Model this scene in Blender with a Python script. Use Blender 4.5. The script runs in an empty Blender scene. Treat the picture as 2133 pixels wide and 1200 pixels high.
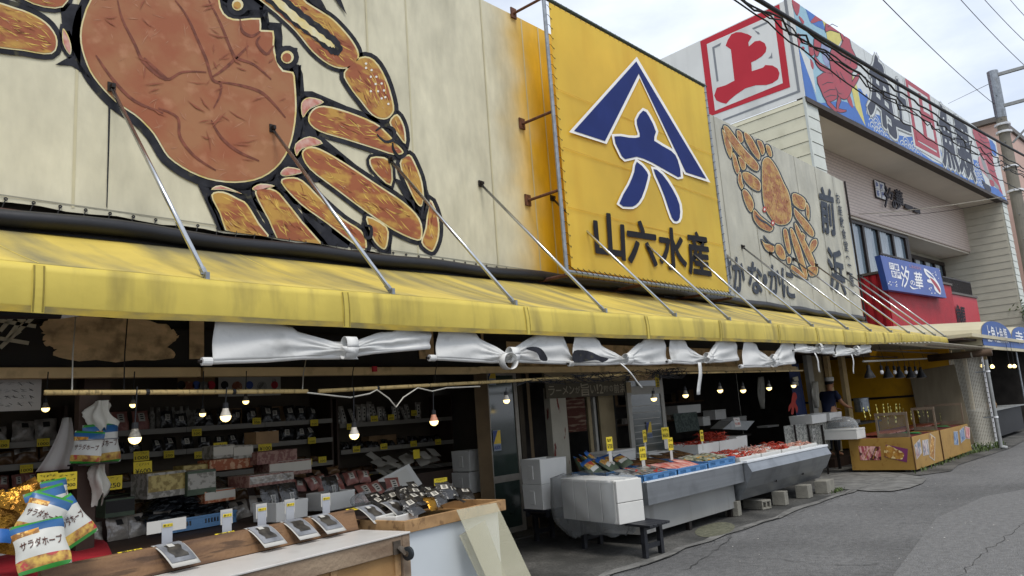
import bpy, bmesh, math, random
from mathutils import Vector, Matrix
R = math.radians
random.seed(7)
sc = bpy.context.scene
col = sc.collection
# ---------------------------------------------------------------- camera
FPX = 1560.0
_pitch, _yaw, _roll = R(9.74), R(47.7), R(-4.13)
CAM = Vector((0, 0, 1.6))
_fw = Vector((math.sin(_yaw)*math.cos(_pitch), math.cos(_yaw)*math.cos(_pitch), math.sin(_pitch)))
_ri = Vector((math.cos(_yaw), -math.sin(_yaw), 0)); _up = _ri.cross(_fw)
_r2 = _ri*math.cos(_roll)+_up*math.sin(_roll); _u2 = -_ri*math.sin(_roll)+_up*math.cos(_roll)
cd = bpy.data.cameras.new('camera'); cd.sensor_width = 36; cd.lens = FPX/2133*36; cd.clip_end = 2000; cd.clip_start = .05
co = bpy.data.objects.new('camera', cd); col.objects.link(co); sc.camera = co
mw = Matrix((_r2, _u2, -_fw)).transposed().to_4x4(); mw.translation = CAM; co.matrix_world = mw
# ---------------------------------------------------------------- light
SUN_EL, SUN_AZ = R(62), R(205)      # azimuth from +Y clockwise
world = bpy.data.worlds.new('World'); sc.world = world; world.use_nodes = True
def world_setup():
    nt = world.node_tree; N = nt.nodes; L = nt.links; N.clear()
    out = N.new('ShaderNodeOutputWorld'); bg = N.new('ShaderNodeBackground'); bg.inputs[1].default_value = .12
    sky = N.new('ShaderNodeTexSky'); sky.sky_type = 'NISHITA'; sky.sun_disc = False
    sky.sun_elevation = SUN_EL; sky.sun_rotation = SUN_AZ; sky.dust_density = 2.5; sky.air_density = 1.0
    tc = N.new('ShaderNodeTexCoord'); mp = N.new('ShaderNodeMapping'); mp.inputs['Scale'].default_value = (1.2, 1.2, 3.2)
    n1 = N.new('ShaderNodeTexNoise'); n1.inputs['Scale'].default_value = 2.3; n1.inputs['Detail'].default_value = 7; n1.inputs['Roughness'].default_value = .55
    rp = N.new('ShaderNodeValToRGB'); rp.color_ramp.elements[0].position = .36; rp.color_ramp.elements[1].position = .62
    rp.color_ramp.elements[0].color = (.6, .6, .6, 1); rp.color_ramp.elements[1].color = (1, 1, 1, 1)
    n2 = N.new('ShaderNodeTexNoise'); n2.inputs['Scale'].default_value = 4.5; n2.inputs['Detail'].default_value = 5
    cr = N.new('ShaderNodeMix'); cr.data_type = 'RGBA'
    cr.inputs[6].default_value = (5.6, 6.2, 7.2, 1); cr.inputs[7].default_value = (7.1, 7.4, 7.9, 1)
    mx = N.new('ShaderNodeMix'); mx.data_type = 'RGBA'
    L.new(tc.outputs['Generated'], mp.inputs[0]); L.new(mp.outputs[0], n1.inputs['Vector']); L.new(mp.outputs[0], n2.inputs['Vector'])
    L.new(n1.outputs['Fac'], rp.inputs[0]); L.new(n2.outputs['Fac'], cr.inputs[0])
    L.new(rp.outputs[0], mx.inputs[0]); L.new(sky.outputs[0], mx.inputs[6]); L.new(cr.outputs[2], mx.inputs[7])
    L.new(mx.outputs[2], bg.inputs[0]); L.new(bg.outputs[0], out.inputs[0])
world_setup()
sl = bpy.data.lights.new('sun', 'SUN'); sl.energy = 1.7; sl.angle = R(22); sl.color = (1, .96, .9)
so = bpy.data.objects.new('sun', sl); col.objects.link(so)
_sd = Vector((math.sin(SUN_AZ)*math.cos(SUN_EL), math.cos(SUN_AZ)*math.cos(SUN_EL), math.sin(SUN_EL)))
so.rotation_euler = _sd.to_track_quat('Z', 'Y').to_euler(); so.location = (0, -10, 20)
vs = sc.view_settings; vs.view_transform = 'Standard'; vs.look = 'None'; vs.gamma = 1; vs.use_curve_mapping = False; vs.exposure = 0.45
sc.cycles.max_bounces = 8; sc.cycles.transparent_max_bounces = 24
# ---------------------------------------------------------------- pixel -> place
def ray(x, y): return _fw+_r2*((x-1066.5)/FPX)-_u2*((y-600)/FPX)
def PY(x, y, Y): d = ray(x, y); return CAM+d*(Y/d.y)
def PX(x, y, X): d = ray(x, y); return CAM+d*(X/d.x)
def PZ(x, y, Z=0.0): d = ray(x, y); return CAM+d*((Z-1.6)/d.z)
_th = R(-3.87); E1 = Vector((math.cos(_th), math.sin(_th), 0)); E2 = Vector((-math.sin(_th), math.cos(_th), 0)); EZ = Vector((0, 0, 1))
BA = PX(1677, 203, 23); BA = Vector((BA.x, BA.y, 0))
def PB(x, y, d=0.0):
    r = ray(x, y); o = BA+E2*d; return CAM+r*(((o-CAM).dot(E2))/r.dot(E2))
def proj(p):
    d = Vector(p)-CAM; k = d.dot(_fw); return 1066.5+FPX*d.dot(_r2)/k, 600-FPX*d.dot(_u2)/k
def BF(s, d, z): return BA+E1*s+E2*d+EZ*z
# ---------------------------------------------------------------- mesh builder
class MB:
    def __init__(s): s.v = []; s.f = []; s.m = []
    def add(s, vs, fs, mi=0):
        o = len(s.v); s.v += [Vector(p) for p in vs]
        for f in fs: s.f.append([o+i for i in f]); s.m.append(mi)
        return s
    def poly(s, pts, mi=0): return s.add(pts, [list(range(len(pts)))], mi)
    def hexa(s, b, t, mi=0):
        n = len(b); fs = [list(range(n))[::-1], list(range(n, 2*n))]+[[i, (i+1) % n, n+(i+1) % n, n+i] for i in range(n)]
        return s.add(list(b)+list(t), fs, mi)
    def prism(s, pts, vec, mi=0):
        vec = Vector(vec); return s.hexa(pts, [Vector(p)+vec for p in pts], mi)
    def box(s, a, b, mi=0):
        (x0, y0, z0), (x1, y1, z1) = a, b
        return s.hexa([(x0, y0, z0), (x1, y0, z0), (x1, y1, z0), (x0, y1, z0)], [(x0, y0, z1), (x1, y0, z1), (x1, y1, z1), (x0, y1, z1)], mi)
    def obox(s, c, sx, sy, sz, ax=None, ay=None, az=None, mi=0):
        c = Vector(c); ax = Vector(ax or (1, 0, 0)).normalized(); az = Vector(az or (0, 0, 1)).normalized()
        ay = Vector(ay).normalized() if ay else az.cross(ax).normalized()
        q = [c+ax*(i*sx/2)+ay*(j*sy/2) for i, j in ((-1, -1), (1, -1), (1, 1), (-1, 1))]
        return s.hexa([p-az*sz/2 for p in q], [p+az*sz/2 for p in q], mi)
    def beam(s, a, b, w, h, up=(0, 0, 1), mi=0):
        a, b = Vector(a), Vector(b); d = (b-a); L = d.length; d.normalize(); up = Vector(up)
        sd = d.cross(up).normalized(); u = sd.cross(d).normalized()
        return s.obox((a+b)/2, L, w, h, d, sd, u, mi)
    def tube(s, pts, r, n=8, caps=True, mi=0, r2=None):
        pts = [Vector(p) for p in pts]; k = len(pts); vs = []; ref = None
        for i, p in enumerate(pts):
            d = (pts[min(i+1, k-1)]-pts[max(i-1, 0)]).normalized()
            if ref is None or abs(ref.dot(d)) > .95: ref = Vector((0, 0, 1)) if abs(d.z) < .9 else Vector((1, 0, 0))
            u = d.cross(ref).normalized(); w = d.cross(u).normalized(); ref = u.cross(d)*1
            rr = r if r2 is None else r+(r2-r)*i/(k-1)
            if isinstance(r, (list, tuple)): rr = r[i]
            vs += [p+u*(rr*math.cos(2*math.pi*j/n))+w*(rr*math.sin(2*math.pi*j/n)) for j in range(n)]
        fs = [[i*n+j, i*n+(j+1) % n, (i+1)*n+(j+1) % n, (i+1)*n+j] for i in range(k-1) for j in range(n)]
        if caps: fs += [list(range(n))[::-1], [(k-1)*n+j for j in range(n)]]
        return s.add(vs, fs, mi)
    def lathe(s, prof, c=(0, 0, 0), n=16, mi=0, axis=None):
        c = Vector(c); ax = Vector(axis or (0, 0, 1)).normalized(); u = ax.orthogonal().normalized(); w = ax.cross(u)
        vs = [c+ax*z+(u*math.cos(2*math.pi*j/n)+w*math.sin(2*math.pi*j/n))*r for r, z in prof for j in range(n)]
        fs = [[i*n+j, i*n+(j+1) % n, (i+1)*n+(j+1) % n, (i+1)*n+j] for i in range(len(prof)-1) for j in range(n)]
        return s.add(vs, fs, mi)
    def grid(s, fn, nu, nv, mi=0):
        vs = [fn(i/nu, j/nv) for i in range(nu+1) for j in range(nv+1)]; k = nv+1
        fs = [[i*k+j, (i+1)*k+j, (i+1)*k+j+1, i*k+j+1] for i in range(nu) for j in range(nv)]
        return s.add(vs, fs, mi)
    def build(s, name, mat, parent=None, smooth=False, bevel=0, solid=0, local=False, fixn=True):
        mats = mat if isinstance(mat, (list, tuple)) else [mat]
        inv = None
        if parent is not None and not local:
            m = Matrix(); p = parent
            while p is not None: m = p.matrix_basis @ m; p = p.parent
            inv = m.inverted()
        vs = [inv @ v for v in s.v] if inv else s.v
        if parent is None and not local:      # origin at the base of the thing
            lo = Vector((sum(v.x for v in vs)/len(vs), sum(v.y for v in vs)/len(vs), min(v.z for v in vs)))
            vs = [v-lo for v in vs]
        me = bpy.data.meshes.new(name); me.from_pydata([tuple(v) for v in vs], [], s.f)
        for m_ in mats: me.materials.append(MT[m_] if isinstance(m_, str) else m_)
        if len(mats) > 1: me.polygons.foreach_set('material_index', s.m)
        if fixn:
            bm = bmesh.new(); bm.from_mesh(me); bmesh.ops.recalc_face_normals(bm, faces=bm.faces); bm.to_mesh(me); bm.free()
        if smooth: me.polygons.foreach_set('use_smooth', [True]*len(me.polygons))
        me.update()
        o = bpy.data.objects.new(name, me); col.objects.link(o); o.parent = parent
        if parent is None and not local: o.location = lo
        if bevel:
            b = o.modifiers.new('bevel', 'BEVEL'); b.width = bevel; b.segments = 2; b.limit_method = 'ANGLE'
        if solid:
            b = o.modifiers.new('solid', 'SOLIDIFY'); b.thickness = solid; b.offset = 0
        return o
USED = {}
def tag(o, label, cat, group=None, kind=None):
    if kind: o['kind'] = kind
    if label: o['label'] = label
    if cat: o['category'] = cat
    if group: o['group'] = group
    return o
def struct(o): o['kind'] = 'structure'; return o
def thing(name, label, cat, loc=(0, 0, 0), rz=0, group=None):
    o = bpy.data.objects.new(name, None); col.objects.link(o); o.location = loc; o.rotation_euler = (0, 0, rz)
    o.empty_display_size = .1
    tag(o, label, cat, group); o.matrix_basis = Matrix.Translation(Vector(loc)) @ Matrix.Rotation(rz, 4, 'Z'); return o
KIDS = {}
def kids(o): return [c for c in col.objects if c.parent == o]
def dup(root, loc=None, rz=None, label=None, group=None):
    r = root.copy(); col.objects.link(r)
    if loc is not None: r.location = loc
    if rz is not None: r.rotation_euler = (0, 0, rz)
    if label: r['label'] = label
    if group: r['group'] = group
    for ch in root.children:
        c = ch.copy(); col.objects.link(c); c.parent = r
        for g in ch.children: d = g.copy(); col.objects.link(d); d.parent = c
    return r
# ---------------------------------------------------------------- materials
MT = {}
def srgb(h):
    h = h.lstrip('#'); c = [int(h[i:i+2], 16)/255 for i in (0, 2, 4)]
    return tuple((x/12.92 if x <= .04045 else ((x+.055)/1.055)**2.4) for x in c)
def mat(name, c, rough=.6, metal=0, var=.12, scale=4, bump=0, bscale=60, spec=.4, c2=None, stretch=(1, 1, 1), lo=.35, hi=.65,
        dirt=None, dfac=.5, dscale=2, dstretch=(1, 1, 1), dlo=.5, dhi=.7, trans=0, alpha=1, emit=None, estr=0, transl=0, detail=5, coat=0):
    m = bpy.data.materials.new(name); m.use_nodes = True; MT[name] = m
    nt = m.node_tree; N = nt.nodes; L = nt.links; b = N['Principled BSDF']
    c = srgb(c) if isinstance(c, str) else c
    c2 = (srgb(c2) if isinstance(c2, str) else c2)
    if c2 is None: c2 = tuple(min(1, x*(1+var)) for x in c); c1 = tuple(x*(1-var) for x in c)
    else: c1 = c
    geo = N.new('ShaderNodeNewGeometry')
    def noise(sc_, st, det=detail):
        mp = N.new('ShaderNodeMapping'); mp.inputs['Scale'].default_value = st
        n = N.new('ShaderNodeTexNoise'); n.inputs['Scale'].default_value = sc_; n.inputs['Detail'].default_value = det
        L.new(geo.outputs['Position'], mp.inputs[0]); L.new(mp.outputs[0], n.inputs['Vector']); return n
    def ramp(n, a, z):
        mr = N.new('ShaderNodeMapRange'); mr.inputs[1].default_value = a; mr.inputs[2].default_value = z; L.new(n.outputs['Fac'], mr.inputs[0]); return mr
    n = noise(scale, stretch); r = ramp(n, lo, hi)
    mx = N.new('ShaderNodeMix'); mx.data_type = 'RGBA'; L.new(r.outputs[0], mx.inputs[0])
    mx.inputs[6].default_value = (*c1, 1); mx.inputs[7].default_value = (*c2, 1); last = mx.outputs[2]
    if dirt is not None:
        dc = srgb(dirt) if isinstance(dirt, str) else dirt
        n2 = noise(dscale, dstretch); r2 = ramp(n2, dlo, dhi); r2.inputs[4].default_value = dfac
        m2 = N.new('ShaderNodeMix'); m2.data_type = 'RGBA'; L.new(r2.outputs[0], m2.inputs[0]); L.new(last, m2.inputs[6]); m2.inputs[7].default_value = (*dc, 1); last = m2.outputs[2]
    L.new(last, b.inputs['Base Color'])
    b.inputs['Roughness'].default_value = rough; b.inputs['Metallic'].default_value = metal; b.inputs['Specular IOR Level'].default_value = spec
    if trans: b.inputs['Transmission Weight'].default_value = trans
    if alpha < 1: b.inputs['Alpha'].default_value = alpha
    if coat: b.inputs['Coat Weight'].default_value = coat
    if emit: b.inputs['Emission Color'].default_value = (*(srgb(emit) if isinstance(emit, str) else emit), 1); b.inputs['Emission Strength'].default_value = estr
    if bump:
        n3 = noise(bscale, (1, 1, 1), 4); bp = N.new('ShaderNodeBump'); bp.inputs['Strength'].default_value = bump; bp.inputs['Distance'].default_value = .02
        L.new(n3.outputs['Fac'], bp.inputs['Height']); L.new(bp.outputs[0], b.inputs['Normal'])
    if transl:
        t = N.new('ShaderNodeBsdfTranslucent'); L.new(last, t.inputs[0]); ms = N.new('ShaderNodeMixShader'); ms.inputs[0].default_value = transl
        o = N['Material Output']; L.new(b.outputs[0], ms.inputs[1]); L.new(t.outputs[0], ms.inputs[2]); L.new(ms.outputs[0], o.inputs[0])
    return m
def patchy(name, scale, lo, hi, stretch=(1, 1, 1), detail=6):     # slow mottling over a finished material
    m = MT[name]; N = m.node_tree.nodes; L = m.node_tree.links; b = N['Principled BSDF']; src = b.inputs['Base Color'].links[0].from_socket
    g = N.new('ShaderNodeNewGeometry'); mp = N.new('ShaderNodeMapping'); mp.inputs['Scale'].default_value = stretch; n = N.new('ShaderNodeTexNoise'); n.inputs['Scale'].default_value = scale; n.inputs['Detail'].default_value = detail
    mr = N.new('ShaderNodeMapRange'); mr.inputs[1].default_value = .3; mr.inputs[2].default_value = .7; mr.inputs[3].default_value = lo; mr.inputs[4].default_value = hi
    mx = N.new('ShaderNodeMix'); mx.data_type = 'RGBA'; mx.blend_type = 'MULTIPLY'; mx.inputs[0].default_value = 1
    L.new(g.outputs['Position'], mp.inputs[0]); L.new(mp.outputs[0], n.inputs['Vector']); L.new(n.outputs['Fac'], mr.inputs[0]); L.new(src, mx.inputs[6]); L.new(mr.outputs[0], mx.inputs[7]); L.new(mx.outputs[2], b.inputs['Base Color'])
def clear(name, tint, fac=.25, rough=.1):      # thin clear film or pane: mostly see-through, partly glossy
    m = bpy.data.materials.new(name); m.use_nodes = True; MT[name] = m; nt = m.node_tree; N = nt.nodes; L = nt.links
    b = N['Principled BSDF']; c = srgb(tint) if isinstance(tint, str) else tint
    b.inputs['Base Color'].default_value = (*c, 1); b.inputs['Roughness'].default_value = rough
    t = N.new('ShaderNodeBsdfTransparent'); ms = N.new('ShaderNodeMixShader'); fr = N.new('ShaderNodeLayerWeight'); fr.inputs[0].default_value = .35
    mr = N.new('ShaderNodeMapRange'); mr.inputs[3].default_value = fac; mr.inputs[4].default_value = min(1, fac+.5)
    L.new(fr.outputs['Facing'], mr.inputs[0]); L.new(mr.outputs[0], ms.inputs[0]); L.new(t.outputs[0], ms.inputs[1]); L.new(b.outputs[0], ms.inputs[2]); L.new(ms.outputs[0], N['Material Output'].inputs[0])
    return m
def emis(name, c, s):
    m = bpy.data.materials.new(name); m.use_nodes = True; MT[name] = m; N = m.node_tree.nodes; b = N['Principled BSDF']
    b.inputs['Base Color'].default_value = (.8, .8, .75, 1); b.inputs['Emission Color'].default_value = (*srgb(c), 1); b.inputs['Emission Strength'].default_value = s; return m
# ---------------------------------------------------------------- 2D outlines and lettering
def smooth_loop(p, k=3):
    n = len(p); o = []
    for i in range(n):
        a, b, c, d = p[i-1], p[i], p[(i+1) % n], p[(i+2) % n]
        for j in range(k):
            t = j/k; t2 = t*t; t3 = t2*t
            o.append(tuple(.5*((2*b[q])+(-a[q]+c[q])*t+(2*a[q]-5*b[q]+4*c[q]-d[q])*t2+(-a[q]+3*b[q]-3*c[q]+d[q])*t3) for q in (0, 1)))
    return o
def area(p): return sum(p[i-1][0]*p[i][1]-p[i][0]*p[i-1][1] for i in range(len(p)))/2
def offset(p, w):
    s = 1 if area(p) > 0 else -1; n = len(p); o = []
    for i in range(n):
        a, b, c = p[i-1], p[i], p[(i+1) % n]
        e = [(b[0]-a[0], b[1]-a[1]), (c[0]-b[0], c[1]-b[1])]; nn = []
        for ex, ey in e: l = math.hypot(ex, ey) or 1; nn.append((ey/l*s, -ex/l*s))
        mx_, my_ = nn[0][0]+nn[1][0], nn[0][1]+nn[1][1]; l = math.hypot(mx_, my_) or 1; k = min(1.6, 1/max(.3, l/2))
        o.append((b[0]+mx_/l*w*k, b[1]+my_/l*w*k))
    return o
def circ(cx, cy, r, n=14, ry=None): return [(cx+r*math.cos(2*math.pi*i/n), cy+(ry or r)*math.sin(2*math.pi*i/n)) for i in range(n)]
_gc = {}
def glyph(body, off=0.0):
    k = (body, off)
    if k in _gc: return _gc[k]
    cu = bpy.data.curves.new('t', 'FONT'); cu.body = body; cu.size = 1; cu.offset = off; cu.resolution_u = 3; cu.fill_mode = 'FRONT'
    ob = bpy.data.objects.new('t', cu); col.objects.link(ob); dg = bpy.context.evaluated_depsgraph_get(); me = bpy.data.meshes.new_from_object(ob.evaluated_get(dg))
    vs = [(v.co.x, v.co.y) for v in me.vertices]; fs = [list(p.vertices) for p in me.polygons]
    bpy.data.objects.remove(ob); bpy.data.curves.remove(cu); bpy.data.meshes.remove(me)
    if vs:
        x0 = min(v[0] for v in vs); x1 = max(v[0] for v in vs); y0 = min(v[1] for v in vs); y1 = max(v[1] for v in vs)
        asp = (x1-x0)/max(1e-6, y1-y0)
        vs = [((x-x0)/max(1e-6, x1-x0), (y-y0)/max(1e-6, y1-y0)) for x, y in vs]
    else: asp = 1
    _gc[k] = (vs, fs, asp); return _gc[k]
def put_text(mb, body, q, off=0.0, mi=0, push=None, thick=0, fat=0.0, k=8):
    """q: TL,TR,BR,BL points; the glyphs' box is stretched onto it; fat thickens the strokes by overlaid shifted sheets"""
    if fat:
        TL, TR, BR, BL = [Vector(p) for p in q]; nn = (TR-TL).cross(BL-TL).normalized()
        if nn.dot(CAM-TL) < 0: nn = -nn
        h = (TL-BL).length; ex = (TR-TL).normalized()*fat*h; ez = (TL-BL).normalized()*fat*h
        for i in range(k):
            t = 2*math.pi*i/k; d = ex*math.cos(t)+ez*math.sin(t)+nn*(.0005*i)
            put_text(mb, body, [p+d for p in (TL, TR, BR, BL)], off, mi, push, thick)
        return mb
    vs, fs, asp = glyph(body, off); TL, TR, BR, BL = [Vector(p) for p in q]
    pts = [(BL*(1-u)+BR*u)*(1-v)+(TL*(1-u)+TR*u)*v for u, v in vs]
    if push is not None: pts = [p+push for p in pts]
    if thick:
        o = len(pts); pb = [p-push.normalized()*thick for p in pts]
        ed = {}
        for f in fs:
            for i in range(len(f)):
                e = (f[i], f[(i+1) % len(f)]); ed[e] = 1
        sides = [[a, b, b+o, a+o] for (a, b) in ed if (b, a) not in ed]
        mb.add(pts+pb, fs+[[i+o for i in f][::-1] for f in fs]+sides, mi)
    else: mb.add(pts, fs, mi)
    return mb
# ---------------------------------------------------------------- material library
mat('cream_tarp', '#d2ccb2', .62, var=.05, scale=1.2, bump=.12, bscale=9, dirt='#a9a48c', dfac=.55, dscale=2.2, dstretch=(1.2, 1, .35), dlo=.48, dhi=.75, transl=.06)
mat('grey_tarp', '#b3b1a3', .62, var=.06, scale=1.5, bump=.12, bscale=9, dirt='#8f8f88', dfac=.5, dscale=2.2, dstretch=(1.2, 1, .3), dlo=.48, dhi=.75)
mat('banner_yellow', '#eac84c', .5, var=.05, scale=.8, bump=.15, bscale=5, dirt='#cf9a22', dfac=.3, dscale=1.2, dstretch=(1.5, 1, .2), transl=.4)
mat('banner_blue', '#26336a', .7, var=.08, scale=2, spec=.12)
mat('banner_white', '#e8e6e0', .5, var=.03)
mat('banner_black', '#26262a', .75, var=.1, spec=.1)
mat('awning_yellow', '#d0b95a', .55, var=.07, scale=2, bump=.12, bscale=12, dirt='#77725a', dfac=.9, dscale=1.7, dstretch=(1.5, .3, .3), dlo=.42, dhi=.68, transl=.16)
mat('valance_yellow', '#d8c35c', .55, var=.05, scale=2, bump=.12, bscale=12, dirt='#8a7a45', dfac=.7, dscale=3.2, dstretch=(1.6, 1, .3), dlo=.5, dhi=.75, transl=.2)
mat('awning_seam', '#8a7a2c', .6, var=.2, scale=8)
mat('hem_grime', '#b3993a', .6, var=.15, scale=4, c2='#7b7044', stretch=(1, 1, 3))
mat('crab_orange', '#965636', .7, c2='#b38a42', scale=3.2, stretch=(.9, 1, 2.2), lo=.46, hi=.56, dirt='#86472f', dfac=.5, dscale=7, dlo=.5, dhi=.62, detail=8)
mat('crab_shell', '#935639', .7, c2='#9a6a48', scale=2.4, lo=.4, hi=.62, dirt='#b98a6a', dfac=.45, dscale=5, dlo=.56, dhi=.7, detail=9)
mat('crab_edge', '#cfba72', .6, c2='#d6cfae', scale=6)
mat('crab_black', '#222328', .75, spec=.12, c2='#33343a', scale=8, dirt='#57543f', dfac=.5, dscale=9, dlo=.6, dhi=.68)
mat('crab_vein', '#74402f', .7, var=.3, scale=12)
mat('crab_pink', '#b06a5a', .6, c2='#c7a296', scale=12)
mat('paint_white', '#ded9cf', .6, var=.04)
mat('grey_paint', '#454b55', .75, spec=.12, var=.1, scale=5, dirt='#7a7c7c', dfac=.4, dscale=9, dlo=.6, dhi=.7)
mat('fcrab_orange', '#97623f', .6, c2='#b08a52', scale=3, stretch=(1, 1, 1.6), lo=.45, hi=.57, dirt='#8d5038', dfac=.5, dscale=6)
mat('seam', '#bdb595', .6, var=.06)
mat('seam_dark', '#8f8c7c', .6, var=.06)
mat('rust_pipe', '#4a2c22', .75, var=.3, scale=12, bump=.3)
mat('bracket_rust', '#5d3a28', .75, var=.35, scale=25, bump=.3)
mat('black_rubber', '#17181d', .45, var=.15, scale=3, bump=.2, bscale=6)
mat('galv', '#8d9297', .42, metal=.7, var=.15, scale=15, bump=.05)
mat('galv_matt', '#8b8d8c', .6, metal=.25, var=.12, scale=9)
mat('stainless', '#b9bbbd', .22, metal=1, var=.05, scale=20)
mat('dark_metal', '#2b2624', .5, metal=.5, var=.2, scale=20)
mat('cord_black', '#131316', .6, var=.1)
mat('cord_white', '#b8b4a8', .6, var=.1)
mat('green_tape', '#3a4538', .6, var=.3, scale=14)
mat('curtain_white', '#dcdcd9', .8, var=.03, scale=3, spec=.15, bump=.2, bscale=14, dirt='#84837e', dfac=.5, dscale=3.5, dstretch=(1, 1, 1.6), dlo=.54, dhi=.74, transl=.18)
mat('cream_beam', '#cbb283', .6, var=.12, scale=3, dirt='#5b4a30', dfac=.5, dscale=6, dlo=.55, dhi=.7)
mat('bamboo', '#b39b66', .55, var=.15, scale=6, dirt='#5b4a2e', dfac=.7, dscale=18, dstretch=(3, 1, 1), dlo=.55, dhi=.65)
mat('asphalt', (.085, .084, .083), .9, scale=60, bump=1, bscale=70, c2=(.155, .154, .151), lo=.3, hi=.7, dirt=(.24, .24, .235), dfac=.8, dscale=95, dlo=.6, dhi=.66, detail=8)
mat('asphalt_patch', (.115, .114, .112), .9, bump=1, bscale=80, c2=(.18, .179, .176), scale=70, lo=.3, hi=.7, dirt=(.24, .24, .235), dfac=.6, dscale=110, dlo=.6, dhi=.66, detail=8)
mat('concrete_floor', (.085, .082, .075), .8, scale=40, var=.35, bump=.5, bscale=45, dirt=(.03, .03, .027), dfac=.85, dscale=1.6, dlo=.42, dhi=.6, detail=9)
mat('concrete_edge', (.15, .147, .137), .85, scale=4, var=.25, bump=.5, bscale=50, dirt=(.06, .06, .055), dfac=.7, dscale=5)
mat('crack', (.04, .04, .038), .95, var=.2)
mat('moss', (.105, .105, .07), .95, var=.3, scale=18, bump=.6)
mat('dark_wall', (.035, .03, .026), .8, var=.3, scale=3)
mat('dark_wood', '#3a2a20', .65, var=.25, scale=5, stretch=(1, 1, .12))
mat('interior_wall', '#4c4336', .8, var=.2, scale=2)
mat('beige_wall', '#9a8b6c', .75, var=.1, scale=2.5, dirt='#6e6148', dfac=.5, dscale=4)
def yellow_ramp():      # sheet colour runs from cream to yellow towards and behind the banner
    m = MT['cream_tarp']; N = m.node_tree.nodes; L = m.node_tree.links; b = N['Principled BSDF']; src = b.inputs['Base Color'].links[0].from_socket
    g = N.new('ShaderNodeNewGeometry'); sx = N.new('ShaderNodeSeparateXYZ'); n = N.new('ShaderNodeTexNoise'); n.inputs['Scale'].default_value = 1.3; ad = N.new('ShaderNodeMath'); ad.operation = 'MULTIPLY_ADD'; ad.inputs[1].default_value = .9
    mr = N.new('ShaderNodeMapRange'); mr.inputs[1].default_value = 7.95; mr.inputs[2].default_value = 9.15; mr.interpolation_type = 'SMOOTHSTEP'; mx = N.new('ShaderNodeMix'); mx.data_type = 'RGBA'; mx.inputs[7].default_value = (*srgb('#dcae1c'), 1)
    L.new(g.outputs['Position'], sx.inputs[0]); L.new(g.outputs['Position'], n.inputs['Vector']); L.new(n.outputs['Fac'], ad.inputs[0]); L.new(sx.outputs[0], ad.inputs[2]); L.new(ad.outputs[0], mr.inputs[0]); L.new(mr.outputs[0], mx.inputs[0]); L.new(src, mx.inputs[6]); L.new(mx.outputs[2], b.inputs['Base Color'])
yellow_ramp()
for a_ in (('asphalt', .55, .72, 1.25), ('asphalt', 14, .78, 1.22), ('asphalt_patch', 14, .82, 1.18), ('concrete_floor', .9, .6, 1.3), ('cream_tarp', 2.6, .86, 1.08, (1, 1, .5)), ('cream_tarp', 11, .93, 1.05, (1, 1, .35)), ('grey_tarp', 2.4, .85, 1.1, (1, 1, .5)), ('valance_yellow', 2.2, .84, 1.1, (1, 1, .4)), ('banner_yellow', 1.4, .92, 1.06)): patchy(*a_)
# ---------------------------------------------------------------- ground
YT, YB = 7.0, 6.38
def sheet_rect(x0, y0, x1, y1, z): m = MB(); m.poly([(x0, y0, z), (x1, y0, z), (x1, y1, z), (x0, y1, z)]); return m
struct(sheet_rect(-300, -300, 500, 300, 0).build('ground', 'asphalt', None))
def jag(x0, x1, y, amp, n, seed):
    r = random.Random(seed); return [(x0+(x1-x0)*i/n, y+r.uniform(-amp, amp)) for i in range(n+1)]
edge = [(-6, 4.62), (1, 4.58)]+jag(3, 15.2, 4.6, .06, 26, 3)+[(15.4, 4.25), (16.2, 3.9), (17.4, 4.05), (21.5, 3.85), (24, 3.95), (40, 3.9)]
m = MB(); m.poly([(x, y, .012) for x, y in edge]+[(40, 14, .012), (-6, 14, .012)])
pav = struct(m.build('pavement', 'concrete_floor', None))
m = MB()
for i in range(len(edge)-1):
    (xa, ya), (xb, yb) = edge[i], edge[i+1]
    if xb > 15.3: break
    m.poly([(xa, ya-.01, .016), (xb, yb-.01, .016), (xb, yb+.11+.03*math.sin(xb*3), .016), (xa, ya+.11+.03*math.sin(xa*3), .016)])
m.build('edge_strip', 'concrete_edge', pav)
def crackline(pts, w, z, name='crack', mt='crack', par=None, seed=1):
    r = random.Random(seed); pp = []
    for i in range(len(pts)-1):
        (xa, ya), (xb, yb) = pts[i], pts[i+1]; n = max(2, int(math.hypot(xb-xa, yb-ya)/.12))
        pp += [(xa+(xb-xa)*k/n+r.uniform(-.035, .035), ya+(yb-ya)*k/n+r.uniform(-.035, .035)) for k in range(n)]
    pp.append(pts[-1]); m = MB()
    for i in range(len(pp)-1):
        (xa, ya), (xb, yb) = pp[i], pp[i+1]; l = math.hypot(xb-xa, yb-ya) or 1; nx, ny = -(yb-ya)/l, (xb-xa)/l
        wa, wb = w*.55*r.uniform(.2, 1.5), w*.55*r.uniform(.2, 1.5)
        m.poly([(xa+nx*wa, ya+ny*wa, z), (xb+nx*wb, yb+ny*wb, z), (xb-nx*wb, yb-ny*wb, z), (xa-nx*wa, ya-ny*wa, z)])
    return m.build(name, mt, par)
crackline(jag(3, 15.2, 4.58, .04, 24, 9), .008, .02, par=pav, seed=2)
def gpx(l, z=0): return [tuple(PZ(x, y, z))[:2] for x, y in l]
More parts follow.
